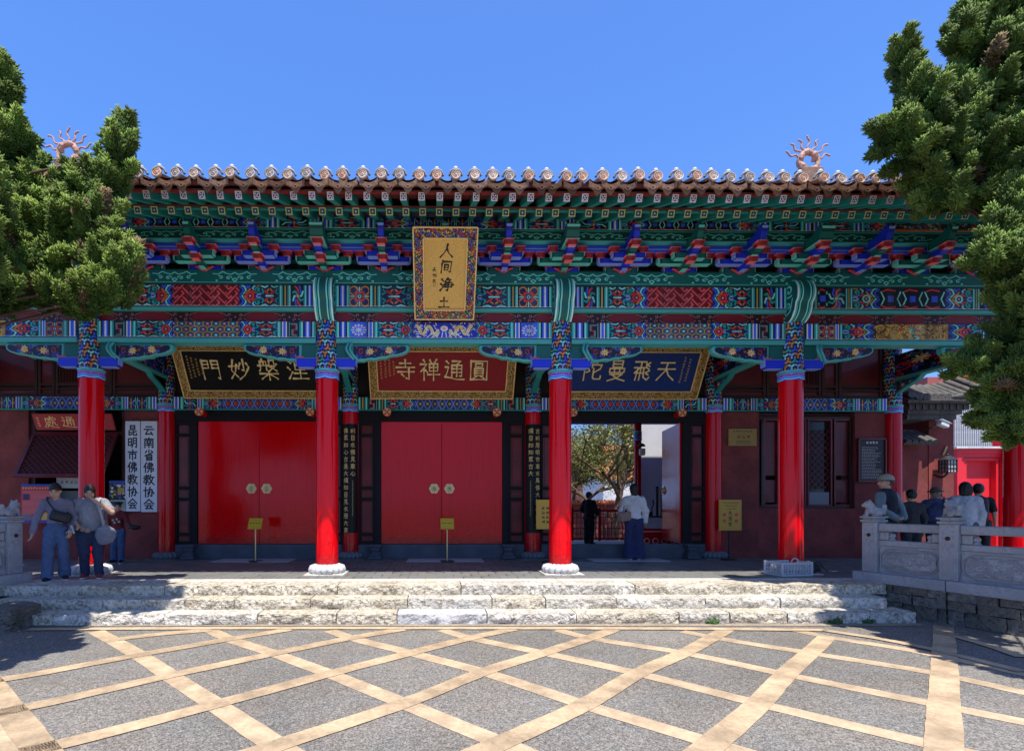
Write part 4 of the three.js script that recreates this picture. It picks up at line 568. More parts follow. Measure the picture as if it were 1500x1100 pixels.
[[1, false], [2, false], [3, true]].forEach(([b, open]) => {
  const x = (XS[b] + XS[b + 1]) / 2, z = ZR;
  part('rear_beam', unitBox(BAY - 0.33, 0.31, 0.2, x, 3.885, z + 0.03), [M.teal, M.teal, M.teal, M.teal, BEAM.rear[b === 2 ? 2 : 1], M.teal]);
  part('beam_fillet', rbox(BAY - 0.33, 0.03, 0.22, 0.008, x, 3.745, z + 0.03), M.teal);
  part('door_lintel', rbox(BAY - 0.35, 0.225, 0.16, 0.008, x, 3.615, z), M.black);
  part('upper_panel', span(x - BAY / 2, x + BAY / 2, 4.04, 5.44, z - 0.1, z - 0.02), M.ceiling);
  for (const s of [-1, 1]) {
    const pin = group('door_pin'); pin.position.set(x + s * 1.2, 3.665, z + 0.08); mesh('pin_shaft', cyl(0.08, 0.08, 0.24, 20).rotateX(PI / 2).translate(0, 0, 0.12), M.redRear, pin); mesh('pin_rosette', cyl(0.092, 0.092, 0.03, 12).rotateX(PI / 2).translate(0, 0, 0.25), M.rosette, pin);
    part('door_jamb', rbox(0.13, 2.75, 0.15, 0.01, x + s * (DOOR + 0.065), 2.13, z), M.black);
    const f = group('side_panel'), cx = x + s * (DOOR + 0.13 + 0.185); f.position.set(cx, 0, z);
    mesh('panel_frame', [box(0.055, 2.75, 0.1, -0.158, 2.13, 0), box(0.055, 2.75, 0.1, 0.158, 2.13, 0), ...[3.47, 3.2, 2.02, 1.77, 0.99, 0.79].map((y) => box(0.26, y > 3.4 || y < 0.8 ? 0.08 : 0.06, 0.1, 0, y, 0))], M.black, f);
    for (const [y0, y1] of [[3.23, 3.43], [2.05, 3.17], [1.8, 1.99], [1.02, 1.74], [0.83, 0.96]]) mesh('wood_panel', [rbox(0.26, y1 - y0, 0.05, 0.012, 0, (y0 + y1) / 2, -0.015), rbox(0.18, Math.max(0.05, y1 - y0 - 0.08), 0.02, 0.006, 0, (y0 + y1) / 2, 0.016)], M.maroonWood, f);
    const st = group('door_stone'); st.position.set(x + s * (DOOR + 0.1), PY, z + 0.16);
    mesh('stone_block', [rbox(0.27, 0.05, 0.34, 0.01, 0, 0.305, 0), rbox(0.2, 0.1, 0.27, 0.02, 0, 0.235, 0), rbox(0.16, 0.05, 0.22, 0.015, 0, 0.165, 0), rbox(0.23, 0.07, 0.3, 0.02, 0, 0.11, 0), rbox(0.28, 0.07, 0.36, 0.01, 0, 0.045, 0)], M.slate, st);
  }
  part('threshold', rbox(BAY - 0.38, 0.32, 0.13, 0.012, x, PY + 0.16, z + 0.02), M.slate);
  if (!open) { part('door_stop', box(0.12, 2.7, 0.03, x, 2.13, z - 0.06), M.darkWood); part('door_stop', box(2.7, 0.06, 0.03, x, 0.79, z - 0.06), M.darkWood); leaf(x - DOOR, x, 1).position.set(x - DOOR / 2, 2.14, z); leaf(x, x + DOOR, -1).position.set(x + DOOR / 2, 2.14, z); }
  else {
    const l = leaf(0, DOOR, -1); l.rotation.y = -98 * PI / 180; l.position.copy(V3(-DOOR / 2, 0, 0).applyAxisAngle(V3(0, 1, 0), l.rotation.y).add(V3(x + DOOR, 2.14, z - 0.05)));
    const c = leaf(0, DOOR, 1); c.rotation.y = 100 * PI / 180; c.position.copy(V3(DOOR / 2, 0, 0).applyAxisAngle(V3(0, 1, 0), c.rotation.y).add(V3(x - DOOR, 2.14, z - 0.05)));
  }
});
// the two end bays
for (const b of [0, 4]) {
  const x = (XS[b] + XS[b + 1]) / 2, z = ZR;
  part('rear_beam', unitBox(BAY - 0.33, 0.31, 0.2, x, 3.885, z + 0.03), [M.teal, M.teal, M.teal, M.teal, BEAM.rear[0], M.teal]);
  part('beam_fillet', rbox(BAY - 0.33, 0.03, 0.22, 0.008, x, 3.745, z + 0.03), M.teal);
  part('upper_panel', span(x - BAY / 2, x + BAY / 2, 4.04, 5.44, z - 0.1, z - 0.03), M.darkWood);
  const w = BAY - 0.4, n = 5, cell = [1.1, 0.42, 0.95, 0.42, 1.1]; let q = x - w / 2; const tot = 3.99;
  for (let i = 0; i < n; i++) { const cw = cell[i] / tot * w, o = group('wood_screen'); o.position.set(q + cw / 2, 0, z); q += cw;
    mesh('screen_frame', [box(0.06, 1.2, 0.08, -cw / 2 + 0.04, 4.64, 0), box(0.06, 1.2, 0.08, cw / 2 - 0.04, 4.64, 0), box(cw - 0.14, 0.05, 0.07, 0, 4.09, 0), box(cw - 0.14, 0.04, 0.06, 0, 4.22, 0), box(cw - 0.14, 0.05, 0.07, 0, 4.32, 0)], M.darkWood, o);
    mesh('wood_panel', box(cw - 0.14, 0.85, 0.04, 0, 4.77, -0.01), M.maroonWood, o); mesh('wood_panel', box(cw - 0.14, 0.07, 0.04, 0, 4.155, -0.01), M.maroonWood, o);
    if (i === 2) mesh('screen_bar', Array.from({ length: 11 }, (_, k) => box(0.022, 0.8, 0.02, (k - 5) * cw * 0.075, 4.77, 0.03)), M.darkWood, o); }
}
{ // east end: plaster wall with a dark lattice window
  const z0 = ZR - 0.1, z1 = ZR + 0.06, [wx0, wx1, wy0, wy1] = rect(1112, 609, 1253, 745, z1), L = XS[4] + 0.1, R = XS[5] - 0.02;
  part('plaster_wall', [span(L, wx0, PY, 3.73, z0, z1), span(wx1, R, PY, 3.73, z0, z1), span(wx0, wx1, PY, wy0, z0, z1)], M.plaster);
  part('window_back', span(wx0, wx1, wy0, 3.73, z0 - 0.3, z0 - 0.25), M.ceiling);
  const o = group('lattice_window'), fr = (a, b, c, d, t = 0.05) => [span(a, a + t, c, d, z0, z0 + 0.09), span(b - t, b, c, d, z0, z0 + 0.09), span(a + t, b - t, d - t, d, z0, z0 + 0.09), span(a + t, b - t, c, c + t, z0, z0 + 0.09)];
  mesh('window_frame', [...fr(wx0, wx1, wy0, wy1, 0.06)], M.darkWood, o);
  const col = [[1118, 1140], [1143, 1180], [1182, 1218], [1221, 1248]];
  col.forEach(([a, b], i) => { const [x0, x1] = rect(a, 700, b, 710, z0 + 0.05); mesh('sash', fr(x0, x1, wy0 + 0.06, wy1 - 0.06, 0.035), M.maroonWood, o);
    if (i === 1 || i === 2) { const bars = []; for (let k = -9; k < 12; k++) { const p = 0.15, cx = (x0 + x1) / 2, q = wy0 + 0.5 + k * p; for (const s of [-1, 1]) { const y0 = clamp(q, wy0 + 0.45, wy1 - 0.2), A = V3(cx - s * (x1 - x0) / 2, q, z0 + 0.04), B = V3(cx + s * (x1 - x0) / 2, q + (x1 - x0), z0 + 0.04), lo = wy0 + 0.45, hi = wy1 - 0.3, t0 = clamp((lo - A.y) / (B.y - A.y), 0, 1), t1 = clamp((hi - A.y) / (B.y - A.y), 0, 1); if (t1 - t0 > 0.05) bars.push(bar(A.clone().lerp(B, t0), A.clone().lerp(B, t1), 0.011, 0.011, 4)); } } mesh('lattice', bars, M.maroonWood, o); mesh('glass_pane', span(x0, x1, wy0 + 0.1, wy1 - 0.1, z0 - 0.02, z0 - 0.01), mat(rgb(0.02, 0.02, 0.022), 0.15), o); }
    else mesh('wood_panel', [span(x0 + 0.04, x1 - 0.04, wy0 + 0.75, wy1 - 0.12, z0, z0 + 0.03), span(x0 + 0.04, x1 - 0.04, wy0 + 0.14, wy0 + 0.65, z0, z0 + 0.03)], M.maroonWood, o); });
  mesh('white_box', pbox(1184, 721, 1215, 739, z0 + 0.02, z0 + 0.08), mat(rgb(0.2, 0.2, 0.22), 0.6), o);
  part('side_wall', span(10.25, 10.42, PY, 5.4, -9.2, ZR - 0.12), M.plaster);
}
{ // west end: the shop window
  const z0 = ZR - 0.1, z1 = ZR + 0.06, [ax, bx] = rect(41, 700, 182, 710, z1), top = 3.73, sill = at(0, 738, z1).y, L = XS[0] - 0.3, R = XS[1] - 0.1;
  part('plaster_wall', [span(L, ax, PY, top, z0, z1), span(bx, R, PY, top, z0, z1), span(ax, bx, PY, sill, z0, z1)], M.plaster);
  part('shop_room', [span(ax - 0.6, bx + 0.6, 3.75, 3.85, z0 - 2.4, z0 - 0.01), span(ax - 0.5, bx + 0.5, PY, 3.74, z0 - 2.4, z0 - 2.3), span(ax - 0.6, ax - 0.5, PY, 3.8, z0 - 2.4, z0), span(bx + 0.5, bx + 0.6, PY, 3.8, z0 - 2.4, z0)], M.darkWood);
  part('shop_frame', [span(ax, ax + 0.1, sill, top, z0, z0 + 0.1), span(bx - 0.1, bx, sill, top, z0, z0 + 0.1), span(ax + 0.1, bx - 0.1, at(0, 634, z1).y - 0.03, at(0, 634, z1).y + 0.04, z0, z0 + 0.1)], M.darkWood);
  const o = group('lattice_shutter'), w = bx - ax - 0.25, h = 1.15; o.position.set((ax + bx) / 2, at(0, 634, z1).y, z1 + 0.02); o.rotation.x = -0.5;
  const bars = []; for (let k = -16; k <= 16; k++) for (const s of [-1, 1]) { const A = V3(k * 0.125 - s * h / 2, -h + 0.06, 0), B = V3(k * 0.125 + s * h / 2, -0.06, 0), X = w / 2 - 0.06, f = (p) => (p - A.x) / (B.x - A.x), t0 = clamp(Math.min(f(-X), f(X)), 0, 1), t1 = clamp(Math.max(f(-X), f(X)), 0, 1); if (t1 - t0 > 0.04) bars.push(bar(A.clone().lerp(B, t0), A.clone().lerp(B, t1), 0.012, 0.012, 4)); }
  mesh('shutter_frame', [box(w, 0.07, 0.05, 0, -0.035, 0), box(w, 0.07, 0.05, 0, -h + 0.035, 0), box(0.07, h - 0.14, 0.05, -w / 2 + 0.035, -h / 2, 0), box(0.07, h - 0.14, 0.05, w / 2 - 0.035, -h / 2, 0)], M.maroonWood, o); mesh('lattice', bars, M.maroonWood, o); mesh('shutter_back', box(w - 0.1, h - 0.1, 0.01, 0, -h / 2, -0.03), M.darkWood, o);
  part('counter', rbox(bx - ax, 0.05, 0.35, 0.01, (ax + bx) / 2, sill + 0.02, z1 + 0.02), M.darkWood);
}
// hall interior seen through the open doorway
{
  const x = (XS[3] + XS[4]) / 2;
  part('inner_wall', span(at(936.5, 700, -9).x, 9, 0, 4.6, -9.3, -9), M.wallWhite); part('inner_wall', span(-10, -1.9, PY, 5.3, -6.15, -6), M.plaster);
  part('inner_column', shaft(0.12, PY, 5.3, 20).translate(at(934.5, 700, -7.8).x, 0, -7.8), M.redRear); part('inner_ring', shaft(0.13, 3.75, 4.07, 20).translate(at(934.5, 700, -7.8).x, 0, -7.8), M.columnRing);
  part('inner_beam', span(-1.9, 10, 4.3, 4.75, -7.9, -7.7), M.blue);
  for (const [a, b, s] of [[-1.8, 2.1, 0]]) part('inner_partition', span(1.95, 2.1, PY, 5.3, -7.9, ZR - 0.12), M.plaster);
}

// ---------------------------------------------------------------- hanging plaques
function frame(w, h, t, d, m, o) { for (const [bw, bh, x, y] of [[w, t, 0, h / 2 - t / 2], [w, t, 0, -h / 2 + t / 2], [t, h - 2 * t, -w / 2 + t / 2, 0], [t, h - 2 * t, w / 2 - t / 2, 0]]) { const g = box(bw, bh, d, x, y, 0), uv = g.attributes.uv, p = g.attributes.position; for (let i = 16; i < 20; i++) uv.setXY(i, p.getX(i), p.getY(i)); mesh('carved_frame', g, m, o); } }
const carvedTex = (draw) => { const t = paint(512, 512, draw); t.repeat.set(1.2, 1.2); return t; };
const carveDraw = (cols, back, seed) => (g) => { fill(g, back, 0, 0, 512, 512); const r = rng(seed); for (let i = 0; i < 1250; i++) { const x = r() * 512, y = r() * 512, p = spiral(x, y, 8 + 17 * r(), .25 + .45 * r(), r() * 6, r() > .5 ? 1 : -1); for (const ox of [-512, 0, 512]) for (const oy of [-512, 0, 512]) { if (x + ox < -60 || x + ox > 572 || y + oy < -60 || y + oy > 572) continue; const q = p.map(([a, b]) => [a + ox, b + oy]); line(g, back, 15, q); line(g, cols[i % cols.length], 10.5, q); } } };
const goldCarve = mat('#ffffff', 0.4, { map: carvedTex(carveDraw(['#f6cf72', '#ffe19a', '#e2ac4a', '#ffd67c'], '#5a2c12', 21)), bumpMap: carvedTex(carveDraw(['#ffffff', '#dddddd', '#eeeeee'], '#101010', 21)), bumpScale: 0.03 });
const colourCarve = mat('#ffffff', 0.45, { map: carvedTex(carveDraw(['#f0484a', '#4a78e8', '#f6c868', '#3fae94', '#f6d488', '#8c6ac0', '#f2845a', '#f6c868'], '#1a0f18', 22)), bumpMap: carvedTex(carveDraw(['#ffffff', '#dddddd'], '#101010', 22)), bumpScale: 0.03 });
const noiseInk = (g, w, h, base, amp, seed) => { const r = rng(seed); for (let i = 0; i < w * h / 10; i++) { const v = r() - 0.5; g.fillStyle = v > 0 ? `rgba(255,235,190,${v * amp})` : `rgba(0,0,0,${-v * amp})`; g.fillRect(r() * w, r() * h, 2 + 2 * r(), 2 + 2 * r()); } };
function plaque(name, label, w, h, cx, yb, zb, tilt, t, face, frameMat, faceOpt = {}) {
  const o = thing(name, label, 'plaque', [cx, yb, zb]); o.rotation.x = tilt; const c = (n, g, m) => { const q = mesh(n, g, m, o); q.position.y = h / 2; return q; };
  c('backing_board', box(w, h, 0.05, 0, 0, -0.04), M.darkWood);
  const f = []; frame(w, h, t, 0.07, frameMat, { add: (m) => f.push(m) }); f.forEach((m) => { o.add(m); m.position.y = h / 2; });
  c('frame_edge', [...[[w, h], [w - 2 * t, h - 2 * t]].flatMap(([a, b]) => [rbox(a, 0.022, 0.03, 0.006, 0, b / 2, 0.035), rbox(a, 0.022, 0.03, 0.006, 0, -b / 2, 0.035), rbox(0.022, b, 0.03, 0.006, -a / 2, 0, 0.037), rbox(0.022, b, 0.03, 0.006, a / 2, 0, 0.037)])], M.gold);
  c('lettered_panel', unitBox(w - 2 * t, h - 2 * t, 0.03, 0, 0, 0.004), [M.darkWood, M.darkWood, M.darkWood, M.darkWood, mat('#ffffff', 0.35, { map: face, ...faceOpt }), M.darkWood]);
  return o;
}
plaque('vertical_plaque', 'upright gold plaque with black calligraphy and a colourful carved frame under the eave', 0.99, 1.40, MID, 4.80, 0.24, 0.685, 0.155, paint(384, 610, (g, w, h) => {
  fill(g, '#f2bd5c', 0, 0, w, h); noiseInk(g, w, h, 0, 0.4, 4); line(g, '#7a4c14', 5, [[4, 4], [w - 4, 4], [w - 4, h - 4], [4, h - 4]], true);
  ['人', '间', '净', '土'].forEach((c, i) => glyph(g, c, w * (i === 3 ? .34 : .38), [38, 172, 318, 488][i], [126, 118, 132, 112][i], '#0c0806', 14, 1, i === 3 ? 0 : .12)); pseudo(g, 3, w * .2, 232, 44, '#15100c', 9, 3); glyph(g, '目', w * .21, 372, 32, '#8a4a20', 7);
}), colourCarve, { roughness: 0.4 });
const PW = 3.12, PH = 1.2;
const boardArt = (back, chars, tailLeft, seed, seal) => paint(1024, 300, (g, w, h) => {
  fill(g, back, 0, 0, w, h); noiseInk(g, w, h, 0, 0.16, seed); const gold = '#ffe9a8';
  chars.forEach((c, i) => { const x = [139 + i * 193, 113 + i * 226, 116 + i * 196][seed === 31 ? 0 : seed === 41 ? 1 : 2]; glyph(g, c, x + 4, 60, 168, 'rgba(0,0,0,.55)', seal ? 8.5 : 9, seal ? 0.3 : 1); glyph(g, c, x, 56, 168, gold, seal ? 8.5 : 9, seal ? 0.3 : 1); });
  for (let k = 0; k < (tailLeft ? 4 : 2); k++) pseudo(g, tailLeft ? 8 - k : 9 - k, tailLeft ? 22 + k * 33 : 905 + k * 44, 34 + k * 12, 20, '#d8b060', 9, seed + 100 * k);
});
const bx = (b) => (XS[b] + XS[b + 1]) / 2;
plaque('door_plaque', 'red plaque with four gold characters above the middle door', PW, PH, bx(2), 4.0, -2.38, 0.56, 0.17, boardArt('#9c1826', ['寺', '禅', '通', '圓'], true, 31), goldCarve, { roughness: 0.5, specularIntensity: 0.5 });
plaque('door_plaque', 'black plaque with gold characters above the closed door beside the white name boards', PW, PH, bx(1), 4.0, -2.38, 0.56, 0.17, boardArt('#0b0a0c', ['門', '妙', '槃', '涅'], true, 41), goldCarve, { roughness: 0.5, specularIntensity: 0.4 });
plaque('door_plaque', 'navy plaque with gold seal characters above the open doorway', PW, PH, bx(3), 4.0, -2.38, 0.56, 0.17, boardArt('#1b3880', ['陀', '曼', '飛', '天'], false, 51, true), goldCarve, { roughness: 0.5, specularIntensity: 0.4 });

// ---------------------------------------------------------------- flat signs
function board(name, label, category, [x0, y0, x1, y1], z, face, edge, thick = 0.04, group_) {
  const [a, b, c, d] = rect(x0, y0, x1, y1, z), o = thing(name, label, category, [(a + b) / 2, c, z], 0, group_);
  mesh('board', unitBox(b - a, d - c, thick, 0, (d - c) / 2, -thick / 2), [edge, edge, edge, edge, mat('#ffffff', 0.5, { map: face }), edge], o); o.userData.size = [b - a, d - c]; return o;
}
const nameBoard = (text) => paint(150, 860, (g, w, h) => { fill(g, '#dcdee4', 0, 0, w, h); column(g, text, 22, 36, 104, '#101014', 12, 1.12); });
for (const [x0, x1, y0, y1, text, label] of [[183, 204.5, 617, 749, '昆明市佛教协会', 'white upright name board, narrower one nearest the shop window'], [206, 229.5, 617, 750, '云南省佛教协会', 'white upright name board beside the red rear column']]) { const o = board('name_board', label, 'sign', [x0, y0, x1, y1], ZR + 0.14, nameBoard(text), M.signWhite, 0.05); const [w, h] = o.userData.size; mesh('hanging_wire', tube([[-w * 0.3, h, -0.02], [0, h + 0.09, -0.05], [w * 0.3, h, -0.02]], 0.004, 10, 4), M.metal, o); }
{ const o = board('shop_sign', 'red slanting shop sign with three gold characters above the lattice shutter', 'sign', [53, 606, 168, 630], ZR + 0.22, paint(1024, 256, (g, w, h) => { fill(g, '#a81420', 0, 0, w, h); ['處', '通', '流'].forEach((c, i) => glyph(g, c, 120 + i * 235, 34, 190, '#f0c878', 8, 1)); pseudo(g, 4, 40, 50, 36, '#f0c878', 9, 6); }), M.redTrim, 0.04); o.rotation.x = 0.42; }
{ const o = board('gold_wall_plate', 'brass plate with dark lettering screwed to the plaster wall', 'sign', [1068, 628, 1109, 653], ZR + 0.10, paint(256, 160, (g, w, h) => { fill(g, '#a58838', 0, 0, w, h); pseudo(g, 7, 40, 14, 20, '#2a1c08', 10, 3, false, 1.3); pseudo(g, 3, 70, 56, 38, '#6a2a10', 9, 30, false, 1.2); for (let i = 0; i < 3; i++) line(g, '#3a2a10', 4, [[70, 112 + i * 14], [200, 112 + i * 14]]); }), M.goldFlat, 0.02); const [w, h] = o.userData.size; mesh('screw', [[-1, 0], [1, 0], [-1, 1], [1, 1]].map(([s, t]) => sph(0.012, s * w * 0.46, t ? h * 0.94 : h * 0.06, 0.002, 8)), M.brass, o); }
{ const o = board('notice_board', 'black notice board with white text on the wall by the corner column', 'notice board', [1259, 643, 1297, 705], ZR + 0.12, paint(256, 400, (g, w, h) => { fill(g, '#1a1113', 0, 0, w, h); pseudo(g, 4, 70, 20, 28, '#f4f2ee', 10, 8, false, 1.1); const r = rng(2); for (let i = 0; i < 22; i++) { const y = 78 + i * 14; let x = 30; while (x < 215 - 60 * (r() > .7)) { const l = 5 + 12 * r(); line(g, '#c9c4c0', 4, [[x, y], [x + l, y]]); x += l + 8; } } }), M.darkWood, 0.03); const [w, h] = o.userData.size; mesh('board_frame', [box(w + 0.05, 0.03, 0.05, 0, 0, 0), box(w + 0.05, 0.03, 0.05, 0, h, 0), box(0.03, h, 0.05, -w / 2 - 0.01, h / 2, 0), box(0.03, h, 0.05, w / 2 + 0.01, h / 2, 0)], M.maroonWood, o); }
// couplet boards wrapped on the two rear columns
for (const [k, text, tail, label] of [[2, '佛眾如心古是大須知目見水居會車', '刹目水佛見車心', 'curved black couplet board with gold characters on the rear column by the closed doors'], [3, '古刹居明市車水馬佛大知心是見', '須目如知眾古大', 'curved black couplet board with gold characters beside the open doorway']]) {
  const z = ZR + 0.05, x = XS[k], y0 = at(0, 781, z + 0.19).y, y1 = at(0, 620, z + 0.19).y, o = thing('couplet_board', label, 'sign', [x, y0, z]);
  const face = mat('#ffffff', 0.35, { specularIntensity: 0.5, map: paint(200, 1100, (g, w, h) => { fill(g, '#0c0a0b', 0, 0, w, h); const a = k === 2 ? 34 : 112, b = k === 2 ? 112 : 34; column(g, [...text].map((c) => (strokes[c] ? c : '大')).join(''), a, 40, 56, '#f1cd7c', 10, 1.28, 0); column(g, tail, b, 40, 56, '#f1cd7c', 10, 1.28); pseudo(g, 17, b + 16, 570, 19, '#c9a860', 10, 7); }) });
  const n = 20, g = new THREE.CylinderGeometry(0.197, 0.197, y1 - y0, n, 1, true, -1.05, 2.1).translate(0, (y1 - y0) / 2, 0);
  mesh('lettered_face', g, face, o); mesh('board_edge', [0, 1].map((t) => new THREE.TorusGeometry(0.19, 0.014, 6, 20, 2.1).rotateZ(PI / 2 - 1.05).rotateX(PI / 2).rotateY(0).translate(0, t * (y1 - y0), 0)).map((q) => q.rotateY(PI)).map((q) => q), M.black, o);
}
// standing signs, mats
const goldFace = (rows, draw) => paint(256, rows, draw);
const lectern0 = (px, label) => { const p = ground(px, 823, PY), o = thing('lectern_sign', label, 'sign', [p.x, PY, p.z], 0.02, 'gold lectern signs before the closed doors');
  const g = rbox(0.27, 0.245, 0.014, 0.005); mesh('sign_plate', unitBox(0.28, 0.25, 0.014).rotateX(-0.5).translate(0, 0.80, 0.02), [M.goldFlat, M.goldFlat, M.goldFlat, M.goldFlat, mat('#ffffff', 0.4, { map: goldFace(224, (g, w, h) => { fill(g, '#e0b428', 0, 0, w, h); line(g, '#8a6a10', 5, [[12, 12], [w - 12, 12], [w - 12, h - 12], [12, h - 12]], true); pseudo(g, 4, 30, 80, 44, '#2a1c04', 11, 4, false, 1.15); pseudo(g, 8, 40, 36, 18, '#4a3608', 10, 14, false, 1.2); pseudo(g, 8, 40, 165, 18, '#4a3608', 10, 24, false, 1.2); }) }), M.goldFlat], o);
  mesh('pole', cyl(0.015, 0.015, 0.72, 10, 0, 0.37, 0), M.brass, o); mesh('base', [new THREE.CylinderGeometry(0.15, 0.16, 0.025, 24).translate(0, 0.013, 0)], M.blackMetal, o); return o; };
lectern0(374, 'small gold lectern sign before the door beside the white name boards'); lectern0(655, 'small gold lectern sign before the middle door under the red plaque');
function easel(x0, y0, x1, y1, z, label, art, turn) { const [a, b, c, d] = rect(x0, y0, x1, y1, z), o = thing('gold_sign_board', label, 'sign', [(a + b) / 2, PY, z], turn); const w = b - a, h = d - c, y = (c + d) / 2 - PY; mesh('sign_plate', unitBox(w, h, 0.02, 0, y, 0), [M.goldFlat, M.goldFlat, M.goldFlat, M.goldFlat, mat('#ffffff', 0.42, { map: art }), M.goldFlat], o); mesh('pole', cyl(0.02, 0.02, c - PY + 0.1, 10, 0, (c - PY) / 2 + 0.03, -0.03), M.blackMetal, o); mesh('base', cyl(0.16, 0.17, 0.02, 24, 0, 0.012, -0.03), M.blackMetal, o); }
easel(1053, 732, 1087, 777, -2.1, 'gold sign board with red dots standing before the plaster wall', goldFace(340, (g, w, h) => { fill(g, '#c89a34', 0, 0, w, h); for (let i = 0; i < 3; i++) pseudo(g, 9 - i * 2, 40 + i * 24, 24 + i * 34, 18, '#5a3208', 10, 3 + i * 40, false, 1.15); ['免', '费', '香'].forEach((c, i) => glyph(g, c, 102, 126 + i * 60, 50, '#4a2206', 11, 1)); for (const x of [60, 196]) for (const y of [165, 235]) { disc(g, '#c81f2a', x, y, 18); disc(g, '#e86a50', x, y, 8); } }), 0.05);
easel(785.5, 732, 826, 775, -1.6, 'gold sign board half hidden behind the front column by the open doorway', goldFace(300, (g, w, h) => { fill(g, '#d2a63c', 0, 0, w, h); for (let i = 0; i < 4; i++) pseudo(g, 4, 48, 70 + i * 46, 34, '#2a1804', 11, 3 + i * 40, false, 1.15); }), 0.04);
[[372, 'grey doormat before the closed door beside the white name boards'], [652, 'grey doormat before the middle door'], [922, 'grey doormat under the woman at the open doorway']].forEach(([px, label]) => { const a = ground(px, 822, PY), o = tag(mesh('doormat', rbox(1.62, 0.016, 0.62, 0.006, a.x, PY + 0.011, ZR + 0.52), M.mat), label, 'doormat'); });

// ---------------------------------------------------------------- surface nets: meshes a distance field
function netMesh(f, lo, hi, cell) {
  const nx = Math.ceil((hi[0] - lo[0]) / cell) + 1, ny = Math.ceil((hi[1] - lo[1]) / cell) + 1, nz = Math.ceil((hi[2] - lo[2]) / cell) + 1, F_ = new Float32Array(nx * ny * nz), at_ = (i, j, k) => i + nx * (j + ny * k);
  for (let k = 0; k < nz; k++) for (let j = 0; j < ny; j++) for (let i = 0; i < nx; i++) F_[at_(i, j, k)] = f(lo[0] + i * cell, lo[1] + j * cell, lo[2] + k * cell);
  const id = new Int32Array(nx * ny * nz).fill(-1), P3 = [], N3 = [], I = [];
  for (let k = 0; k < nz - 1; k++) for (let j = 0; j < ny - 1; j++) for (let i = 0; i < nx - 1; i++) {
    let m = 0, c = 0, sx = 0, sy = 0, sz = 0; const v = [];
    for (let q = 0; q < 8; q++) { const d = F_[at_(i + (q & 1), j + ((q >> 1) & 1), k + (q >> 2))]; v.push(d); if (d < 0) m |= 1 << q; }
    if (m === 0 || m === 255) continue;
    for (const [a, b] of EDGES) if ((v[a] < 0) !== (v[b] < 0)) { const t = v[a] / (v[a] - v[b]); sx += lerp(a & 1, b & 1, t); sy += lerp((a >> 1) & 1, (b >> 1) & 1, t); sz += lerp(a >> 2, b >> 2, t); c++; }
    id[at_(i, j, k)] = P3.length / 3; const x = lo[0] + (i + sx / c) * cell, y = lo[1] + (j + sy / c) * cell, z = lo[2] + (k + sz / c) * cell; P3.push(x, y, z);
    const e = cell * 0.5, gx = f(x + e, y, z) - f(x - e, y, z), gy = f(x, y + e, z) - f(x, y - e, z), gz = f(x, y, z + e) - f(x, y, z - e), L = Math.hypot(gx, gy, gz) || 1; N3.push(gx / L, gy / L, gz / L);
  }
  const quad = (a, b, c, d, flip) => { if (a < 0 || b < 0 || c < 0 || d < 0) return; if (flip) I.push(a, c, b, a, d, c); else I.push(a, b, c, a, c, d); };
  for (let k = 1; k < nz - 1; k++) for (let j = 1; j < ny - 1; j++) for (let i = 1; i < nx - 1; i++) {
    const s = F_[at_(i, j, k)] < 0;
    if (s !== F_[at_(i + 1, j, k)] < 0) quad(id[at_(i, j - 1, k - 1)], id[at_(i, j, k - 1)], id[at_(i, j, k)], id[at_(i, j - 1, k)], !s);
    if (s !== F_[at_(i, j + 1, k)] < 0) quad(id[at_(i - 1, j, k - 1)], id[at_(i - 1, j, k)], id[at_(i, j, k)], id[at_(i, j, k - 1)], !s);
    if (s !== F_[at_(i, j, k + 1)] < 0) quad(id[at_(i - 1, j - 1, k)], id[at_(i, j - 1, k)], id[at_(i, j, k)], id[at_(i - 1, j, k)], !s);
  }
  const g = new THREE.BufferGeometry(); g.setAttribute('position', new THREE.Float32BufferAttribute(P3, 3)); g.setAttribute('normal', new THREE.Float32BufferAttribute(N3, 3));
  const uv = new Float32Array(P3.length / 3 * 2); for (let i = 0; i < uv.length / 2; i++) { uv[i * 2] = P3[i * 3] + P3[i * 3 + 2] * 0.7; uv[i * 2 + 1] = P3[i * 3 + 1]; } g.setAttribute('uv', new THREE.BufferAttribute(uv, 2)); g.setIndex(I); return g;
}
const EDGES = [[0, 1], [2, 3], [4, 5], [6, 7], [0, 2], [1, 3], [4, 6], [5, 7], [0, 4], [1, 5], [2, 6], [3, 7]];
const smin = (a, b, k) => { const h = Math.max(k - Math.abs(a - b), 0) / k; return Math.min(a, b) - h * h * k * 0.25; };
function capsule(x, y, z, a, b, ra, rb) { const bx_ = b[0] - a[0], by = b[1] - a[1], bz = b[2] - a[2], px = x - a[0], py = y - a[1], pz = z - a[2], t = clamp((px * bx_ + py * by + pz * bz) / (bx_ * bx_ + by * by + bz * bz + 1e-9), 0, 1); return Math.hypot(px - bx_ * t, py - by * t, pz - bz * t) - (ra + (rb - ra) * t); }
const ell = (x, y, z, c, r) => { const a = (x - c[0]) / r[0], b = (y - c[1]) / r[1], d = (z - c[2]) / r[2], k = Math.hypot(a, b, d); return (k - 1) * Math.min(...r); };

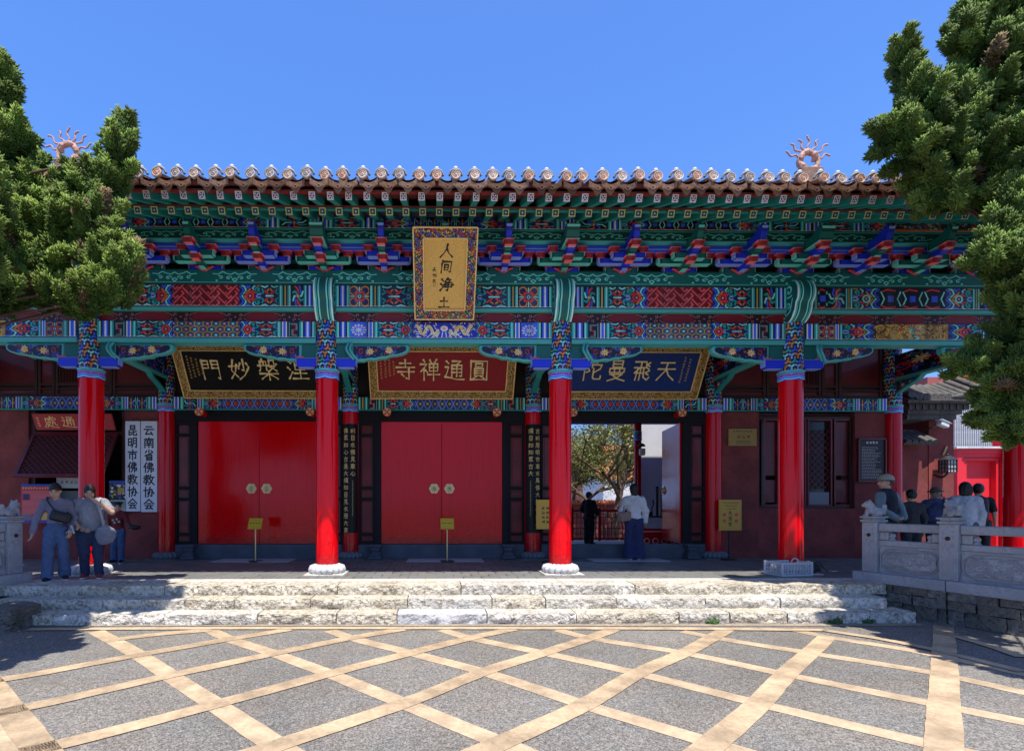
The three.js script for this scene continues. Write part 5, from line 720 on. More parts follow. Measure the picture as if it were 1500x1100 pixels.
// ---------------------------------------------------------------- stone railings with lion posts
function lionGeo() {                                   // seated guardian lion, facing +x, about 0.26 m long
  const f = (x, y, z) => {
    let d = ell(x, y, z, [-0.03, 0.075, 0], [0.10, 0.065, 0.06]);
    d = smin(d, ell(x, y, z, [0.035, 0.11, 0], [0.06, 0.085, 0.058]), 0.03);
    d = smin(d, ell(x, y, z, [0.07, 0.185, 0], [0.062, 0.058, 0.06]), 0.02);
    d = smin(d, ell(x, y, z, [0.125, 0.17, 0], [0.032, 0.03, 0.04]), 0.015);
    for (const s of [-1, 1]) {
      d = smin(d, capsule(x, y, z, [0.075, 0.11, s * 0.042], [0.095, 0.015, s * 0.045], 0.026, 0.022), 0.012); d = smin(d, ell(x, y, z, [0.108, 0.014, s * 0.045], [0.03, 0.016, 0.022]), 0.008);
      d = smin(d, ell(x, y, z, [-0.05, 0.05, s * 0.055], [0.058, 0.048, 0.028]), 0.012); d = smin(d, ell(x, y, z, [0.0, 0.014, s * 0.062], [0.035, 0.016, 0.022]), 0.008);
      d = smin(d, capsule(x, y, z, [0.06, 0.225, s * 0.045], [0.05, 0.25, s * 0.055], 0.016, 0.008), 0.01); d = smin(d, ell(x, y, z, [0.118, 0.2, s * 0.03], [0.014, 0.012, 0.013]), 0.006);
      d = Math.max(d, -ell(x, y, z, [0.132, 0.193, s * 0.03], [0.007, 0.006, 0.008]));
    }
    d = smin(d, capsule(x, y, z, [-0.12, 0.05, 0], [-0.13, 0.16, 0.01], 0.022, 0.03), 0.02);
    d = Math.max(d, -ell(x, y, z, [0.155, 0.155, 0], [0.03, 0.008, 0.028]));
    const mane = clamp((0.1 - Math.abs(x - 0.03)) * 14, 0, 1) * clamp((y - 0.1) * 10, 0, 1) * clamp((0.085 - x) * 30, 0, 1);
    return d + 0.006 * mane * (Math.sin(x * 190) * Math.sin(y * 190) + Math.sin(z * 190) * 0.7) + 0.002 * noise3(x * 60, y * 60, z * 60);
  };
  return netMesh(f, [-0.18, -0.01, -0.11], [0.18, 0.27, 0.11], 0.0065);
}
const lion = lionGeo();
const reliefTex = (seed) => paint(512, 256, (g, w, h) => { fill(g, '#404040', 0, 0, w, h); const r = rng(seed); for (let i = 0; i < 60; i++) { const x = r() * w, y = r() * h, p = spiral(x, y, 16 + 32 * r(), .5 + .6 * r(), r() * 6, r() > .5 ? 1 : -1); line(g, '#808080', 17, p); line(g, '#e0e0e0', 9, p); } for (let k = 0; k < 3; k++) { const x = w * (.2 + .3 * k), y = h * (.35 + .3 * r()); for (let a = 0; a < 6; a++) disc(g, '#f0f0f0', x + Math.cos(a) * 22, y + Math.sin(a) * 22, 14); } }, true);
const relief = [51, 52].map((s) => { const t = reliefTex(s); const m = M.carved.clone(); m.bumpMap = t; m.bumpScale = 0.02; return [m, t]; });
function railing(name, label, pts, flip) {              // posts at the given floor points, carved panels between them
  const o = thing(name, label, 'railing', [0, 0, 0]);
  const posts = pts.map(([x, z], i) => { const g = new THREE.Group(); g.name = 'rail_post'; const nx = pts[Math.min(i + 1, pts.length - 1)], pv = pts[Math.max(i - 1, 0)], a = Math.atan2(-(nx[1] - pv[1]), nx[0] - pv[0]); g.position.set(x, PY, z); g.rotation.y = a; o.add(g);
    mesh('post_shaft', [rbox(0.215, 0.78, 0.215, 0.012, 0, 0.53, 0), rbox(0.13, 0.6, 0.012, 0.005, 0, 0.52, 0.108), rbox(0.13, 0.6, 0.012, 0.005, 0, 0.52, -0.108)], M.carved, g);
    mesh('post_cap', [rbox(0.25, 0.035, 0.25, 0.012, 0, 0.937, 0), rbox(0.2, 0.03, 0.2, 0.01, 0, 0.969, 0), rbox(0.27, 0.03, 0.25, 0.014, 0, 0.996, 0)], M.carved, g);
    mesh('stud', new THREE.CylinderGeometry(0.03, 0.03, 0.012, 14).rotateX(PI / 2).translate(0, 0.72, flip * 0.115), M.darkWood, g);
    const l = mesh('stone_lion', lion, M.carved, g); l.position.y = 1.008; l.rotation.y = (i === 0 ? -2.2 : 2.7) - (flip > 0 ? 0.2 : 0.9); return g; });
  for (let i = 0; i + 1 < pts.length; i++) {
    const [ax, az] = pts[i], [bx2, bz] = pts[i + 1], L = Math.hypot(bx2 - ax, bz - az), w = L - 0.215, g = new THREE.Group(); g.name = 'rail_panel'; g.position.set((ax + bx2) / 2, PY, (az + bz) / 2); g.rotation.y = Math.atan2(-(bz - az), bx2 - ax); o.add(g);
    mesh('top_rail', rbox(w, 0.12, 0.15, 0.02, 0, 0.84, 0), M.carved, g); mesh('middle_rail', rbox(w, 0.085, 0.12, 0.01, 0, 0.60, 0), M.carved, g);
    const vase = []; for (const s of [-1, 1]) { vase.push(rbox(0.12, 0.13, 0.09, 0.02, s * (w / 2 - 0.06), 0.71, 0), sph(0.04, s * (w / 2 - 0.15), 0.715, 0, 10), cyl(0.02, 0.045, 0.06, 10, s * (w / 2 - 0.15), 0.675, 0)); } mesh('cloud_baluster', vase, M.carved, g);
    mesh('panel_slab', [rbox(w, 0.42, 0.09, 0.008, 0, 0.345, 0), ...[1, -1].map((s) => [box(w, 0.03, 0.02, 0, 0.54, s * 0.05), box(w, 0.03, 0.02, 0, 0.155, s * 0.05)])], M.carved, g);
    const [m, t] = relief[i % 2], a = w * 0.44, c = 0.06, sh = new THREE.Shape([[-a, -0.13 + c], [-a + c, -0.13], [a - c, -0.13], [a, -0.13 + c], [a, 0.13 - c], [a - c, 0.13], [-a + c, 0.13], [-a, 0.13 - c]].map(([x, y]) => new THREE.Vector2(x, y)));
    for (const s of [1, -1]) { const p = mesh('carved_panel', boxUV(extrude(sh, 0.012, 0.006)), m, g); p.position.set(0, 0.35, s > 0 ? 0.045 : -0.045); p.rotation.y = s > 0 ? 0 : PI; const e = tube(sh.getPoints().map((q) => V3(q.x * 1.03, q.y * 1.1, 0)), 0.009, 40, 5, true); const f = mesh('panel_moulding', e, M.carved, g); f.position.set(0, 0.35, s * 0.058); }
  }
  const sill = []; for (let i = 0; i + 1 < pts.length; i++) { const [ax, az] = pts[i], [bx2, bz] = pts[i + 1], L = Math.hypot(bx2 - ax, bz - az), n = 1; const g = rbox(L - 0.006, 0.15, 0.34, 0.012).rotateY(Math.atan2(-(bz - az), bx2 - ax)).translate((ax + bx2) / 2, PY + 0.066, (az + bz) / 2); const q = mesh('sill_stone', g, M.carved, o); }
  { const [ax, az] = pts[0]; const q = mesh('sill_stone', rbox(0.3, 0.15, 0.36, 0.012).rotateY(posts[0].rotation.y).translate(ax - Math.cos(posts[0].rotation.y) * 0.02, PY + 0.0655, az - 0.06), M.carved, o); }
  return o;
}
const RP = [at(1281, 0, 1.02), at(1397, 0, 1.98)].map((v) => [v.x, v.z]); RP.push([RP[1][0] + 0.33, 2.98], [RP[1][0] + 0.70, 3.98], [RP[1][0] + 1.1, 4.95]);
railing('stone_railing', 'carved grey stone railing with lion posts in front of the sightseers', RP, 1);
const LP = RP.map(([x, z]) => [2 * MID - x + 0.08, z + 0.05]).slice(0, 4);
railing('stone_railing', 'carved grey stone railing end with a lion post beside the two women', LP, -1);
{ // floor behind the railings and their rubble walls
  const root = scene.getObjectByName('platform');
  for (const [pts, s, far] of [[RP, 1, 14.2], [LP, -1, -13.5]]) { const sh = new THREE.Shape(); sh.moveTo(far, -1.29); pts.forEach(([x, z], i) => sh.lineTo(x + (i ? 0 : s * 0.02), -Math.max(1.29, z))); sh.lineTo(far, -pts[pts.length - 1][1]); const g = new THREE.ExtrudeGeometry(sh, { depth: 0.44, bevelEnabled: false }).rotateX(-PI / 2); mesh('terrace', g, M.tileA, root); }
  for (const [pts, s, label] of [[RP, 1, 'dark rubble stone wall under the railing by the sightseers'], [LP, -1, 'dark rubble stone wall under the railing beside the two women']]) {
    const o = thing('rubble_wall', label, 'wall'), r = rng(s > 0 ? 70 : 80), all = [[pts[0][0] - s * 0.1, 1.0], ...pts];
    for (let i = 0; i + 1 < all.length; i++) {
      const [ax, az] = all[i], [bx2, bz] = all[i + 1], L = Math.hypot(bx2 - ax, bz - az), a = Math.atan2(-(bz - az), bx2 - ax);
      mesh('wall_core', box(L, 0.44, 0.12).rotateY(a).translate((ax + bx2) / 2 + s * 0.02, 0.2, (az + bz) / 2), M.mortar, o);
      let y = 0; for (const hh of [0.20, 0.13, 0.12]) { let q = 0; while (q < L - 0.02) { let w = 0.14 + 0.3 * r() * (hh > 0.15 ? 1.3 : 1); if (L - q - w < 0.1) w = L - q; const g = roughen(new THREE.BoxGeometry(w - 0.014, hh - 0.012 + 0.01 * r(), 0.17 + 0.03 * r(), 5, 4, 3), 0.03, 8, Math.floor(r() * 99)); const uv = g.attributes.uv; for (let k = 0; k < uv.count; k++) uv.setXY(k, uv.getX(k) * w + r() * 0.01, uv.getY(k) * hh);
        const m = mesh('rubble_stone', g, r() > 0.5 ? M.wallStone : M.wallStoneB, o), t = (q + w / 2) / L; m.position.set(lerp(ax, bx2, t) - s * Math.abs(Math.sin(a)) * 0.06, y + hh / 2, lerp(az, bz, t) + 0.03); m.rotation.y = a; q += w; } y += hh; }
    }
  }
}
// low boulders at the foot of the wall beside the women
{ const o = thing('edge_boulders', 'rough stone block at the street edge by the shaded steps', 'boulder', [-5.75, 0, 2.12]), g = roughen(new THREE.BoxGeometry(0.7, 0.34, 0.5, 8, 6, 6), 0.08, 4, 5); mesh('boulder', g.translate(0, 0.12, 0), M.wallStone, o); }

// ---------------------------------------------------------------- plastic crate by the column
{
  const a = ground(1129, 838, PY), w = 0.56, d = 0.36, h = 0.23, c = at(1155, 847, 0.34), o = thing('plastic_crate', 'pale grey plastic slatted crate before the shaded red column', 'crate', [c.x, PY + 0.004, 0.34], 0.16), m = mat(rgb(0.55, 0.56, 0.58), 0.5);
  const wall = (L) => { const l = [box(L, 0.035, 0.016, 0, h - 0.018, 0), box(L, 0.03, 0.016, 0, 0.015, 0)]; const n = Math.round(L / 0.058); for (let i = 0; i <= n; i++) l.push(box(i % 4 ? 0.012 : 0.02, h - 0.066, 0.012, -L / 2 + i * L / n, h / 2, 0)); for (let k = 1; k < 4; k++) l.push(box(L, 0.008, 0.01, 0, k * h / 4, 0.001)); return merge(l); };
  const f = wall(w), s = wall(d); for (const t of [-1, 1]) { const q = mesh('crate_side', f, m, o); q.position.z = t * d / 2; const p = mesh('crate_end', s, m, o); p.position.x = t * w / 2; p.rotation.y = PI / 2; }
  mesh('corner_post', [[-1, -1], [-1, 1], [1, -1], [1, 1]].map(([x, z]) => rbox(0.035, h, 0.035, 0.006, x * w / 2, h / 2, z * d / 2)), m, o);
  mesh('crate_floor', Array.from({ length: 9 }, (_, i) => box(w - 0.04, 0.008, 0.02, 0, 0.01, (i - 4) * 0.038)), m, o);
  mesh('handle_loop', tube([[0.0, h - 0.02, d / 2], [0.03, h + 0.04, d / 2 - 0.01], [-0.02, h + 0.06, d / 2 - 0.04], [-0.04, h, d / 2 - 0.08]], 0.01, 16, 6), m, o);
  const bag = thing('black_bag', 'limp black bag on the floor behind the plastic crate', 'bag', [c.x + 0.52, PY, 0.15]); mesh('bag_body', roughen(new THREE.SphereGeometry(0.15, 18, 14).scale(1.1, 0.6, 0.7), 0.09, 9, 3).translate(0, 0.07, 0), mat(rgb(0.025, 0.026, 0.03), 0.6), bag); mesh('strap', tube([[-0.08, 0.1, 0.08], [0.06, 0.18, 0.1], [0.16, 0.06, 0.12], [0.2, 0.015, 0.16]], 0.01, 18, 6), M.blackMetal, bag);
  bag.position.y = PY + 0.03;
}
// ---------------------------------------------------------------- ridge ornaments
for (const [px, py, s, label] of [[99, 226, 1, 'flaming ring ornament on the roof ridge behind the bushy cypress branch'], [1185, 238, -1, 'flaming ring ornament on the roof ridge against the open sky']]) {
  const p = at(px, py, -4.3), o = thing('ridge_ornament', label, 'roof ornament', [p.x, 8.85, p.z]); o.scale.x = s; const y = p.y - 8.85 + 0.03, R = 0.24;
  const body = []; for (let i = 0; i <= 30; i++) { const a = -2.0 + i / 30 * 5.0; body.push([Math.cos(a) * R * (1 - i * 0.006), y + Math.sin(a) * R, 0.03 * Math.sin(i)]); }
  mesh('ring_body', roughen(merge([tube([[-0.35, -0.1, 0], [-0.2, y - R * 1.05, 0], ...body.slice(2)], 0.075, 60, 10), new THREE.TorusGeometry(R, 0.062, 10, 40).translate(0, y, 0)]), 0.03, 12, 4), M.terracotta, o);
  mesh('pedestal', [rbox(0.6, y - R + 0.1, 0.3, 0.04, 0, (y - R) / 2 - 0.02, 0)], M.roofTile, o);
  const fl = []; for (let k = 0; k < 7; k++) { const a = 0.35 + k / 6 * 2.45, dx = Math.cos(a), dy = Math.sin(a), q = []; for (let i = 0; i <= 6; i++) { const t = i / 6, r = R + 0.05 + t * (0.33 + 0.06 * Math.sin(k * 3)), wob = 0.035 * Math.sin(t * 8 + k); q.push([dx * r - dy * wob, y + dy * r + dx * wob, 0]); } const g = tube(q, 0.022, 18, 6), pp = g.attributes.position; fl.push(g, sph(0.026, q[6][0], q[6][1], 0, 8)); } mesh('flame', fl, M.terracotta, o);
}

// ---------------------------------------------------------------- cypress trees
function sprigGeo(seed, n = 38) {                       // one rounded tuft of blunt scale-leaved twigs, about 0.12 m
  const r = rng(seed), P3 = [], I = [];
  for (let i = 0; i < n; i++) {
    const dir = V3((r() - 0.5) * 1.5, 0.3 + r() * 1.1, (r() - 0.5) * 1.5).normalize(), s = V3().crossVectors(dir, V3(r() - 0.5, r() - 0.5, r() - 0.5)).normalize(), t = V3().crossVectors(dir, s), b = V3((r() - 0.5) * 0.05, (r() - 0.5) * 0.05, (r() - 0.5) * 0.05), L = 0.028 + 0.05 * r(), w = 0.0045 + 0.005 * r(), o = P3.length / 3;
    const add = (k, f) => { for (let a = 0; a < 3; a++) { const c = Math.cos(a * 2.094) * w * f, d = Math.sin(a * 2.094) * w * f, q = b.clone().addScaledVector(dir, L * k).addScaledVector(s, c).addScaledVector(t, d); P3.push(q.x, q.y, q.z); } };
    add(0, 0.5); add(0.6, 1.2); const tip = b.clone().addScaledVector(dir, L); P3.push(tip.x, tip.y, tip.z);
    for (let a = 0; a < 3; a++) { const c = (a + 1) % 3; I.push(o + a, o + c, o + 3 + a, o + c, o + 3 + c, o + 3 + a, o + 3 + a, o + 3 + c, o + 6); }
  }
  const g = new THREE.BufferGeometry(); g.setAttribute('position', new THREE.Float32BufferAttribute(P3, 3)); g.setIndex(I); g.computeVertexNormals(); return g;
}
const sprigs = [sprigGeo(1), sprigGeo(2), sprigGeo(3)];
const leafMat = mat('#ffffff', 0.62, { specularIntensity: 0.4 });
function cypress(label, base, lean, plumes, seed, tint, slim) {
  const r = rng(seed), o = thing('cypress_tree', label, 'tree', [base[0], base[1], base[2]]), lists = [[], [], []], cols = [[], [], []], B = V3(...base), q = new THREE.Quaternion(), m4 = new THREE.Matrix4(), up = V3(0, 1, 0);
  const trunk = [V3(0, -0.1, 0), V3(lean[0] * 0.3, lean[1] * 0.35, lean[2] * 0.3), V3(lean[0] * 0.7, lean[1] * 0.7, lean[2] * 0.7), V3(...lean)], tg = [];
  const curve = new THREE.CatmullRomCurve3(trunk); { const t = new THREE.TubeGeometry(curve, 30, 0.2, 12), p = t.attributes.position; for (let i = 0; i <= 30; i++) { const c = curve.getPointAt(i / 30), k = (1.15 - i / 30) * 0.95 + (i < 3 ? 0.3 - i * 0.1 : 0); for (let j = 0; j <= 12; j++) { const n = i * 13 + j; p.setXYZ(n, c.x + (p.getX(n) - c.x) * k, c.y + (p.getY(n) - c.y) * k, c.z + (p.getZ(n) - c.z) * k); } } t.computeVertexNormals(); tg.push(t); }
  mesh('trunk', tg, M.bark, o);
  plumes.forEach(([px, py, z, rx0, ry0, lx = 0, ly = 1, dens = 1]) => {   // centre pixel and depth of a leafy plume, its half width and half height in metres, the way it points
    const rx = Math.max(0.05, rx0 - slim), ry = Math.max(0.07, ry0 - slim), c = at(px, py, z).sub(B), ax = V3(lx, ly, 0.25).normalize(), src = curve.getPointAt(clamp(c.y / Math.max(0.5, lean[1]) * 0.8, 0.05, 1));
    const mid = src.clone().lerp(c, 0.55).add(V3(0, -0.18, 0)); mesh('branch', tube([src, mid, c.clone().addScaledVector(ax, -ry * 0.4), c.clone().addScaledVector(ax, ry * 0.45)], 0.015, 14, 6), M.bark, o);
    const e1 = V3().crossVectors(ax, V3(0.3, 0.2, 1)).normalize(), e2 = V3().crossVectors(ax, e1), count = Math.round(14 + 225 * rx * ry * dens);
    for (let a = 0; a < count; a++) {                       // small upswept sprays of tufts spread through the plume
      const th = r() * 6.283, h = r() * 2 - 1, k = Math.sqrt(1 - h * h) * Math.cbrt(0.2 + 0.95 * r()), taper = 1 - 0.45 * h, L0 = V3(Math.cos(th) * k, h, Math.sin(th) * k), core = c.clone().addScaledVector(e1, L0.x * rx * taper).addScaledVector(ax, L0.y * ry).addScaledVector(e2, L0.z * rx * taper);
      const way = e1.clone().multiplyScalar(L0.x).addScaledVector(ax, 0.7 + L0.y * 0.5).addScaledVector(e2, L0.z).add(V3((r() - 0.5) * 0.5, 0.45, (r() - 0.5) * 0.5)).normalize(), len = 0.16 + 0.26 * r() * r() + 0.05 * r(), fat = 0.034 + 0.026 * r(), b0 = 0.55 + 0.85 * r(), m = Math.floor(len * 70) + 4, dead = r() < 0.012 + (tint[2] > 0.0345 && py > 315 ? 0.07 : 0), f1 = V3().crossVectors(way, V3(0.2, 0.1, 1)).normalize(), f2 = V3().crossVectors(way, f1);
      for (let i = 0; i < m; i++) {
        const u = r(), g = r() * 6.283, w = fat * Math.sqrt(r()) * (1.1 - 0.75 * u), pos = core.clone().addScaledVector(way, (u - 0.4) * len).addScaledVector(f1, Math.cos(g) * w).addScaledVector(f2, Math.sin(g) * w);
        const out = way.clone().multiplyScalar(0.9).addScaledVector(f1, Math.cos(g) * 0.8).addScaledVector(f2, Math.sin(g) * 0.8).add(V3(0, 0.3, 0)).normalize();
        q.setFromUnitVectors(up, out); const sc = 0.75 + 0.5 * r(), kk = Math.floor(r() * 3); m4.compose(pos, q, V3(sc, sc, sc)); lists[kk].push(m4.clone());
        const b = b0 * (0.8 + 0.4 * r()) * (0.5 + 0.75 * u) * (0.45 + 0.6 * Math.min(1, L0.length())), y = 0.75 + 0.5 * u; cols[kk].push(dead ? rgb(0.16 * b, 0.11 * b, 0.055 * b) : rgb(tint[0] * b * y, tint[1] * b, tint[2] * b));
      }
    }
  });
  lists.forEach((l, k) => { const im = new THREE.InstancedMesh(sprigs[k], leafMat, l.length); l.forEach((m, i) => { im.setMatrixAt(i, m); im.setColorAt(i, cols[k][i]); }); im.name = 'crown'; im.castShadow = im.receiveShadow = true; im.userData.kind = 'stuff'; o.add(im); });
  return o;
}
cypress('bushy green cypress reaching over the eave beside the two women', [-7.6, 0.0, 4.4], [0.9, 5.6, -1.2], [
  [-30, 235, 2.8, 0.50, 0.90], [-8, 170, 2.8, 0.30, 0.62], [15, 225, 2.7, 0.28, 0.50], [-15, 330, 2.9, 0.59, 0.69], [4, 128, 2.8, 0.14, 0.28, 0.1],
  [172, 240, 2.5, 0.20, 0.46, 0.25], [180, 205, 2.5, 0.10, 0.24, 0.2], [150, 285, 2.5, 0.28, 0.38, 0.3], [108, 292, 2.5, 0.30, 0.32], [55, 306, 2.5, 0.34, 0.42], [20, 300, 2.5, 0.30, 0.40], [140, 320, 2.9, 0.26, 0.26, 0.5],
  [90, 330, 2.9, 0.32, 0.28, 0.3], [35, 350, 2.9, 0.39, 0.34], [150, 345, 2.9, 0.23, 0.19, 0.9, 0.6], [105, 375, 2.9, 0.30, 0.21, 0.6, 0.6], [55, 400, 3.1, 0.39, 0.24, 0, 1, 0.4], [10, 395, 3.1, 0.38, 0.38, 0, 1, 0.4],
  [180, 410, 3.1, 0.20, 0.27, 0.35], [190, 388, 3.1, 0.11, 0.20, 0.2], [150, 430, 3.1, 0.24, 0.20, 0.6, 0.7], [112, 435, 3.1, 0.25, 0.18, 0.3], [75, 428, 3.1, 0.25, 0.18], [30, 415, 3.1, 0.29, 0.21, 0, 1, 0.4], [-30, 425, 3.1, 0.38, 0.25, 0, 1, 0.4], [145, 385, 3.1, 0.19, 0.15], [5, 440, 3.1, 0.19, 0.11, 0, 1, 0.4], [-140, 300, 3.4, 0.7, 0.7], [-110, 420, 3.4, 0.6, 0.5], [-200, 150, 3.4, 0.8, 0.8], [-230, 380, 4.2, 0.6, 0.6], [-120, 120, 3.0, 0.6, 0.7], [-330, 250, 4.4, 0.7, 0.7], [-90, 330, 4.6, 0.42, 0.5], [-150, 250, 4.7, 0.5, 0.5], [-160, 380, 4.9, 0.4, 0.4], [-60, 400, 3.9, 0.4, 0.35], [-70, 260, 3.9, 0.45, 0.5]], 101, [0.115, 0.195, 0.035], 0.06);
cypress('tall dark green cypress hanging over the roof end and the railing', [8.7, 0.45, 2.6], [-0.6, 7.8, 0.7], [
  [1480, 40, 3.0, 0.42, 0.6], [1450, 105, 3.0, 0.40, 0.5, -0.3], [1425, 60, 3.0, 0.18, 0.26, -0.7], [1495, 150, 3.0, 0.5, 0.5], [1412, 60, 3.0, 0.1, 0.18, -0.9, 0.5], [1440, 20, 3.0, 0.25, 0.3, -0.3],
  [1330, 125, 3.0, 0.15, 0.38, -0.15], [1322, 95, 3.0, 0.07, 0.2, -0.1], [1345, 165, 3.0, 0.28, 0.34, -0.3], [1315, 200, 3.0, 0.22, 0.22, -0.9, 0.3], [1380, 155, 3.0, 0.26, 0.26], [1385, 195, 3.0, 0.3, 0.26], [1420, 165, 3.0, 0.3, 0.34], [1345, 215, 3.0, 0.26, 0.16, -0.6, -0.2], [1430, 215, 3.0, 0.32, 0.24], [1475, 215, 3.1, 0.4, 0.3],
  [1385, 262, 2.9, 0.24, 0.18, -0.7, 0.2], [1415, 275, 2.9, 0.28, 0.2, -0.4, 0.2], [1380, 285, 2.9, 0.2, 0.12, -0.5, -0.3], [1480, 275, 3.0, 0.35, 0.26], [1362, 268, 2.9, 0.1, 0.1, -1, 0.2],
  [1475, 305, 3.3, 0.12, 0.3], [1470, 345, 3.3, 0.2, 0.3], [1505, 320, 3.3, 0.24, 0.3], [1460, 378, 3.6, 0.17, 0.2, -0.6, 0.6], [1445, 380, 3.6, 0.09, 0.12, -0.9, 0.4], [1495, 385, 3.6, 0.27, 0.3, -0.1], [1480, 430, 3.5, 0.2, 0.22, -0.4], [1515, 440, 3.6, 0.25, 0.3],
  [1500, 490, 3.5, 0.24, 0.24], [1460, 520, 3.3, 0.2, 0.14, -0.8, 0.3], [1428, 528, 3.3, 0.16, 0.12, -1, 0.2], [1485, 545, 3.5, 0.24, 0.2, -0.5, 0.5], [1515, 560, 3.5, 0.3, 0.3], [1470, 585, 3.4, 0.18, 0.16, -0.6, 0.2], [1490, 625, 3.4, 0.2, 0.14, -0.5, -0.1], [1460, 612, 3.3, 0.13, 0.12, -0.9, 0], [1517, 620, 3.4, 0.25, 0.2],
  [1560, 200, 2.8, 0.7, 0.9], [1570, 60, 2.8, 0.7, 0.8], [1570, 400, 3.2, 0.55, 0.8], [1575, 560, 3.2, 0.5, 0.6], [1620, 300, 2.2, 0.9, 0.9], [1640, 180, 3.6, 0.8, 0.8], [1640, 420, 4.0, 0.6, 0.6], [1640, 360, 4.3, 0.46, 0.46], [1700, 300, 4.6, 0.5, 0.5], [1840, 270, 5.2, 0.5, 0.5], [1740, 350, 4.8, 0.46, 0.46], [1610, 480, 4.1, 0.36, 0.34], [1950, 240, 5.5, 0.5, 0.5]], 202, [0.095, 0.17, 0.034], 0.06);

// small weeds at the foot of the steps, dome camera under the eave
for (const [px, py, label] of [[1042, 914, 'tiny green weed at the foot of the steps below the plastic crate'], [1268, 913, 'tiny green weed at the shaded foot of the steps by the rubble wall'], [1222, 914, 'tiny green weed at the foot of the steps in the tree shade']]) { const p = ground(px, py), o = thing('weed', label, 'plant', [p.x, 0, p.z]); for (let k = 0; k < 5; k++) { const m = mesh('leaf_tuft', sprigs[k % 3], M.weed, o); m.position.set((k - 2) * 0.025, 0.01, (k % 2) * 0.02); m.scale.setScalar(0.6 + 0.15 * k); m.rotation.z = (2 - k) * 0.3; } }
{ const p = at(647, 304, 0.9), o = thing('dome_camera', 'small grey dome camera hanging under the eave above the gold plaque', 'camera', [p.x, p.y, 0.9]); mesh('camera_dome', new THREE.SphereGeometry(0.06, 16, 12).scale(1, 1, 1), M.blackMetal, o); mesh('camera_collar', cyl(0.07, 0.07, 0.05, 18, 0, 0.05, 0), M.grey, o); mesh('camera_stem', cyl(0.02, 0.02, 0.22, 8, 0, 0.17, 0), M.grey, o); }

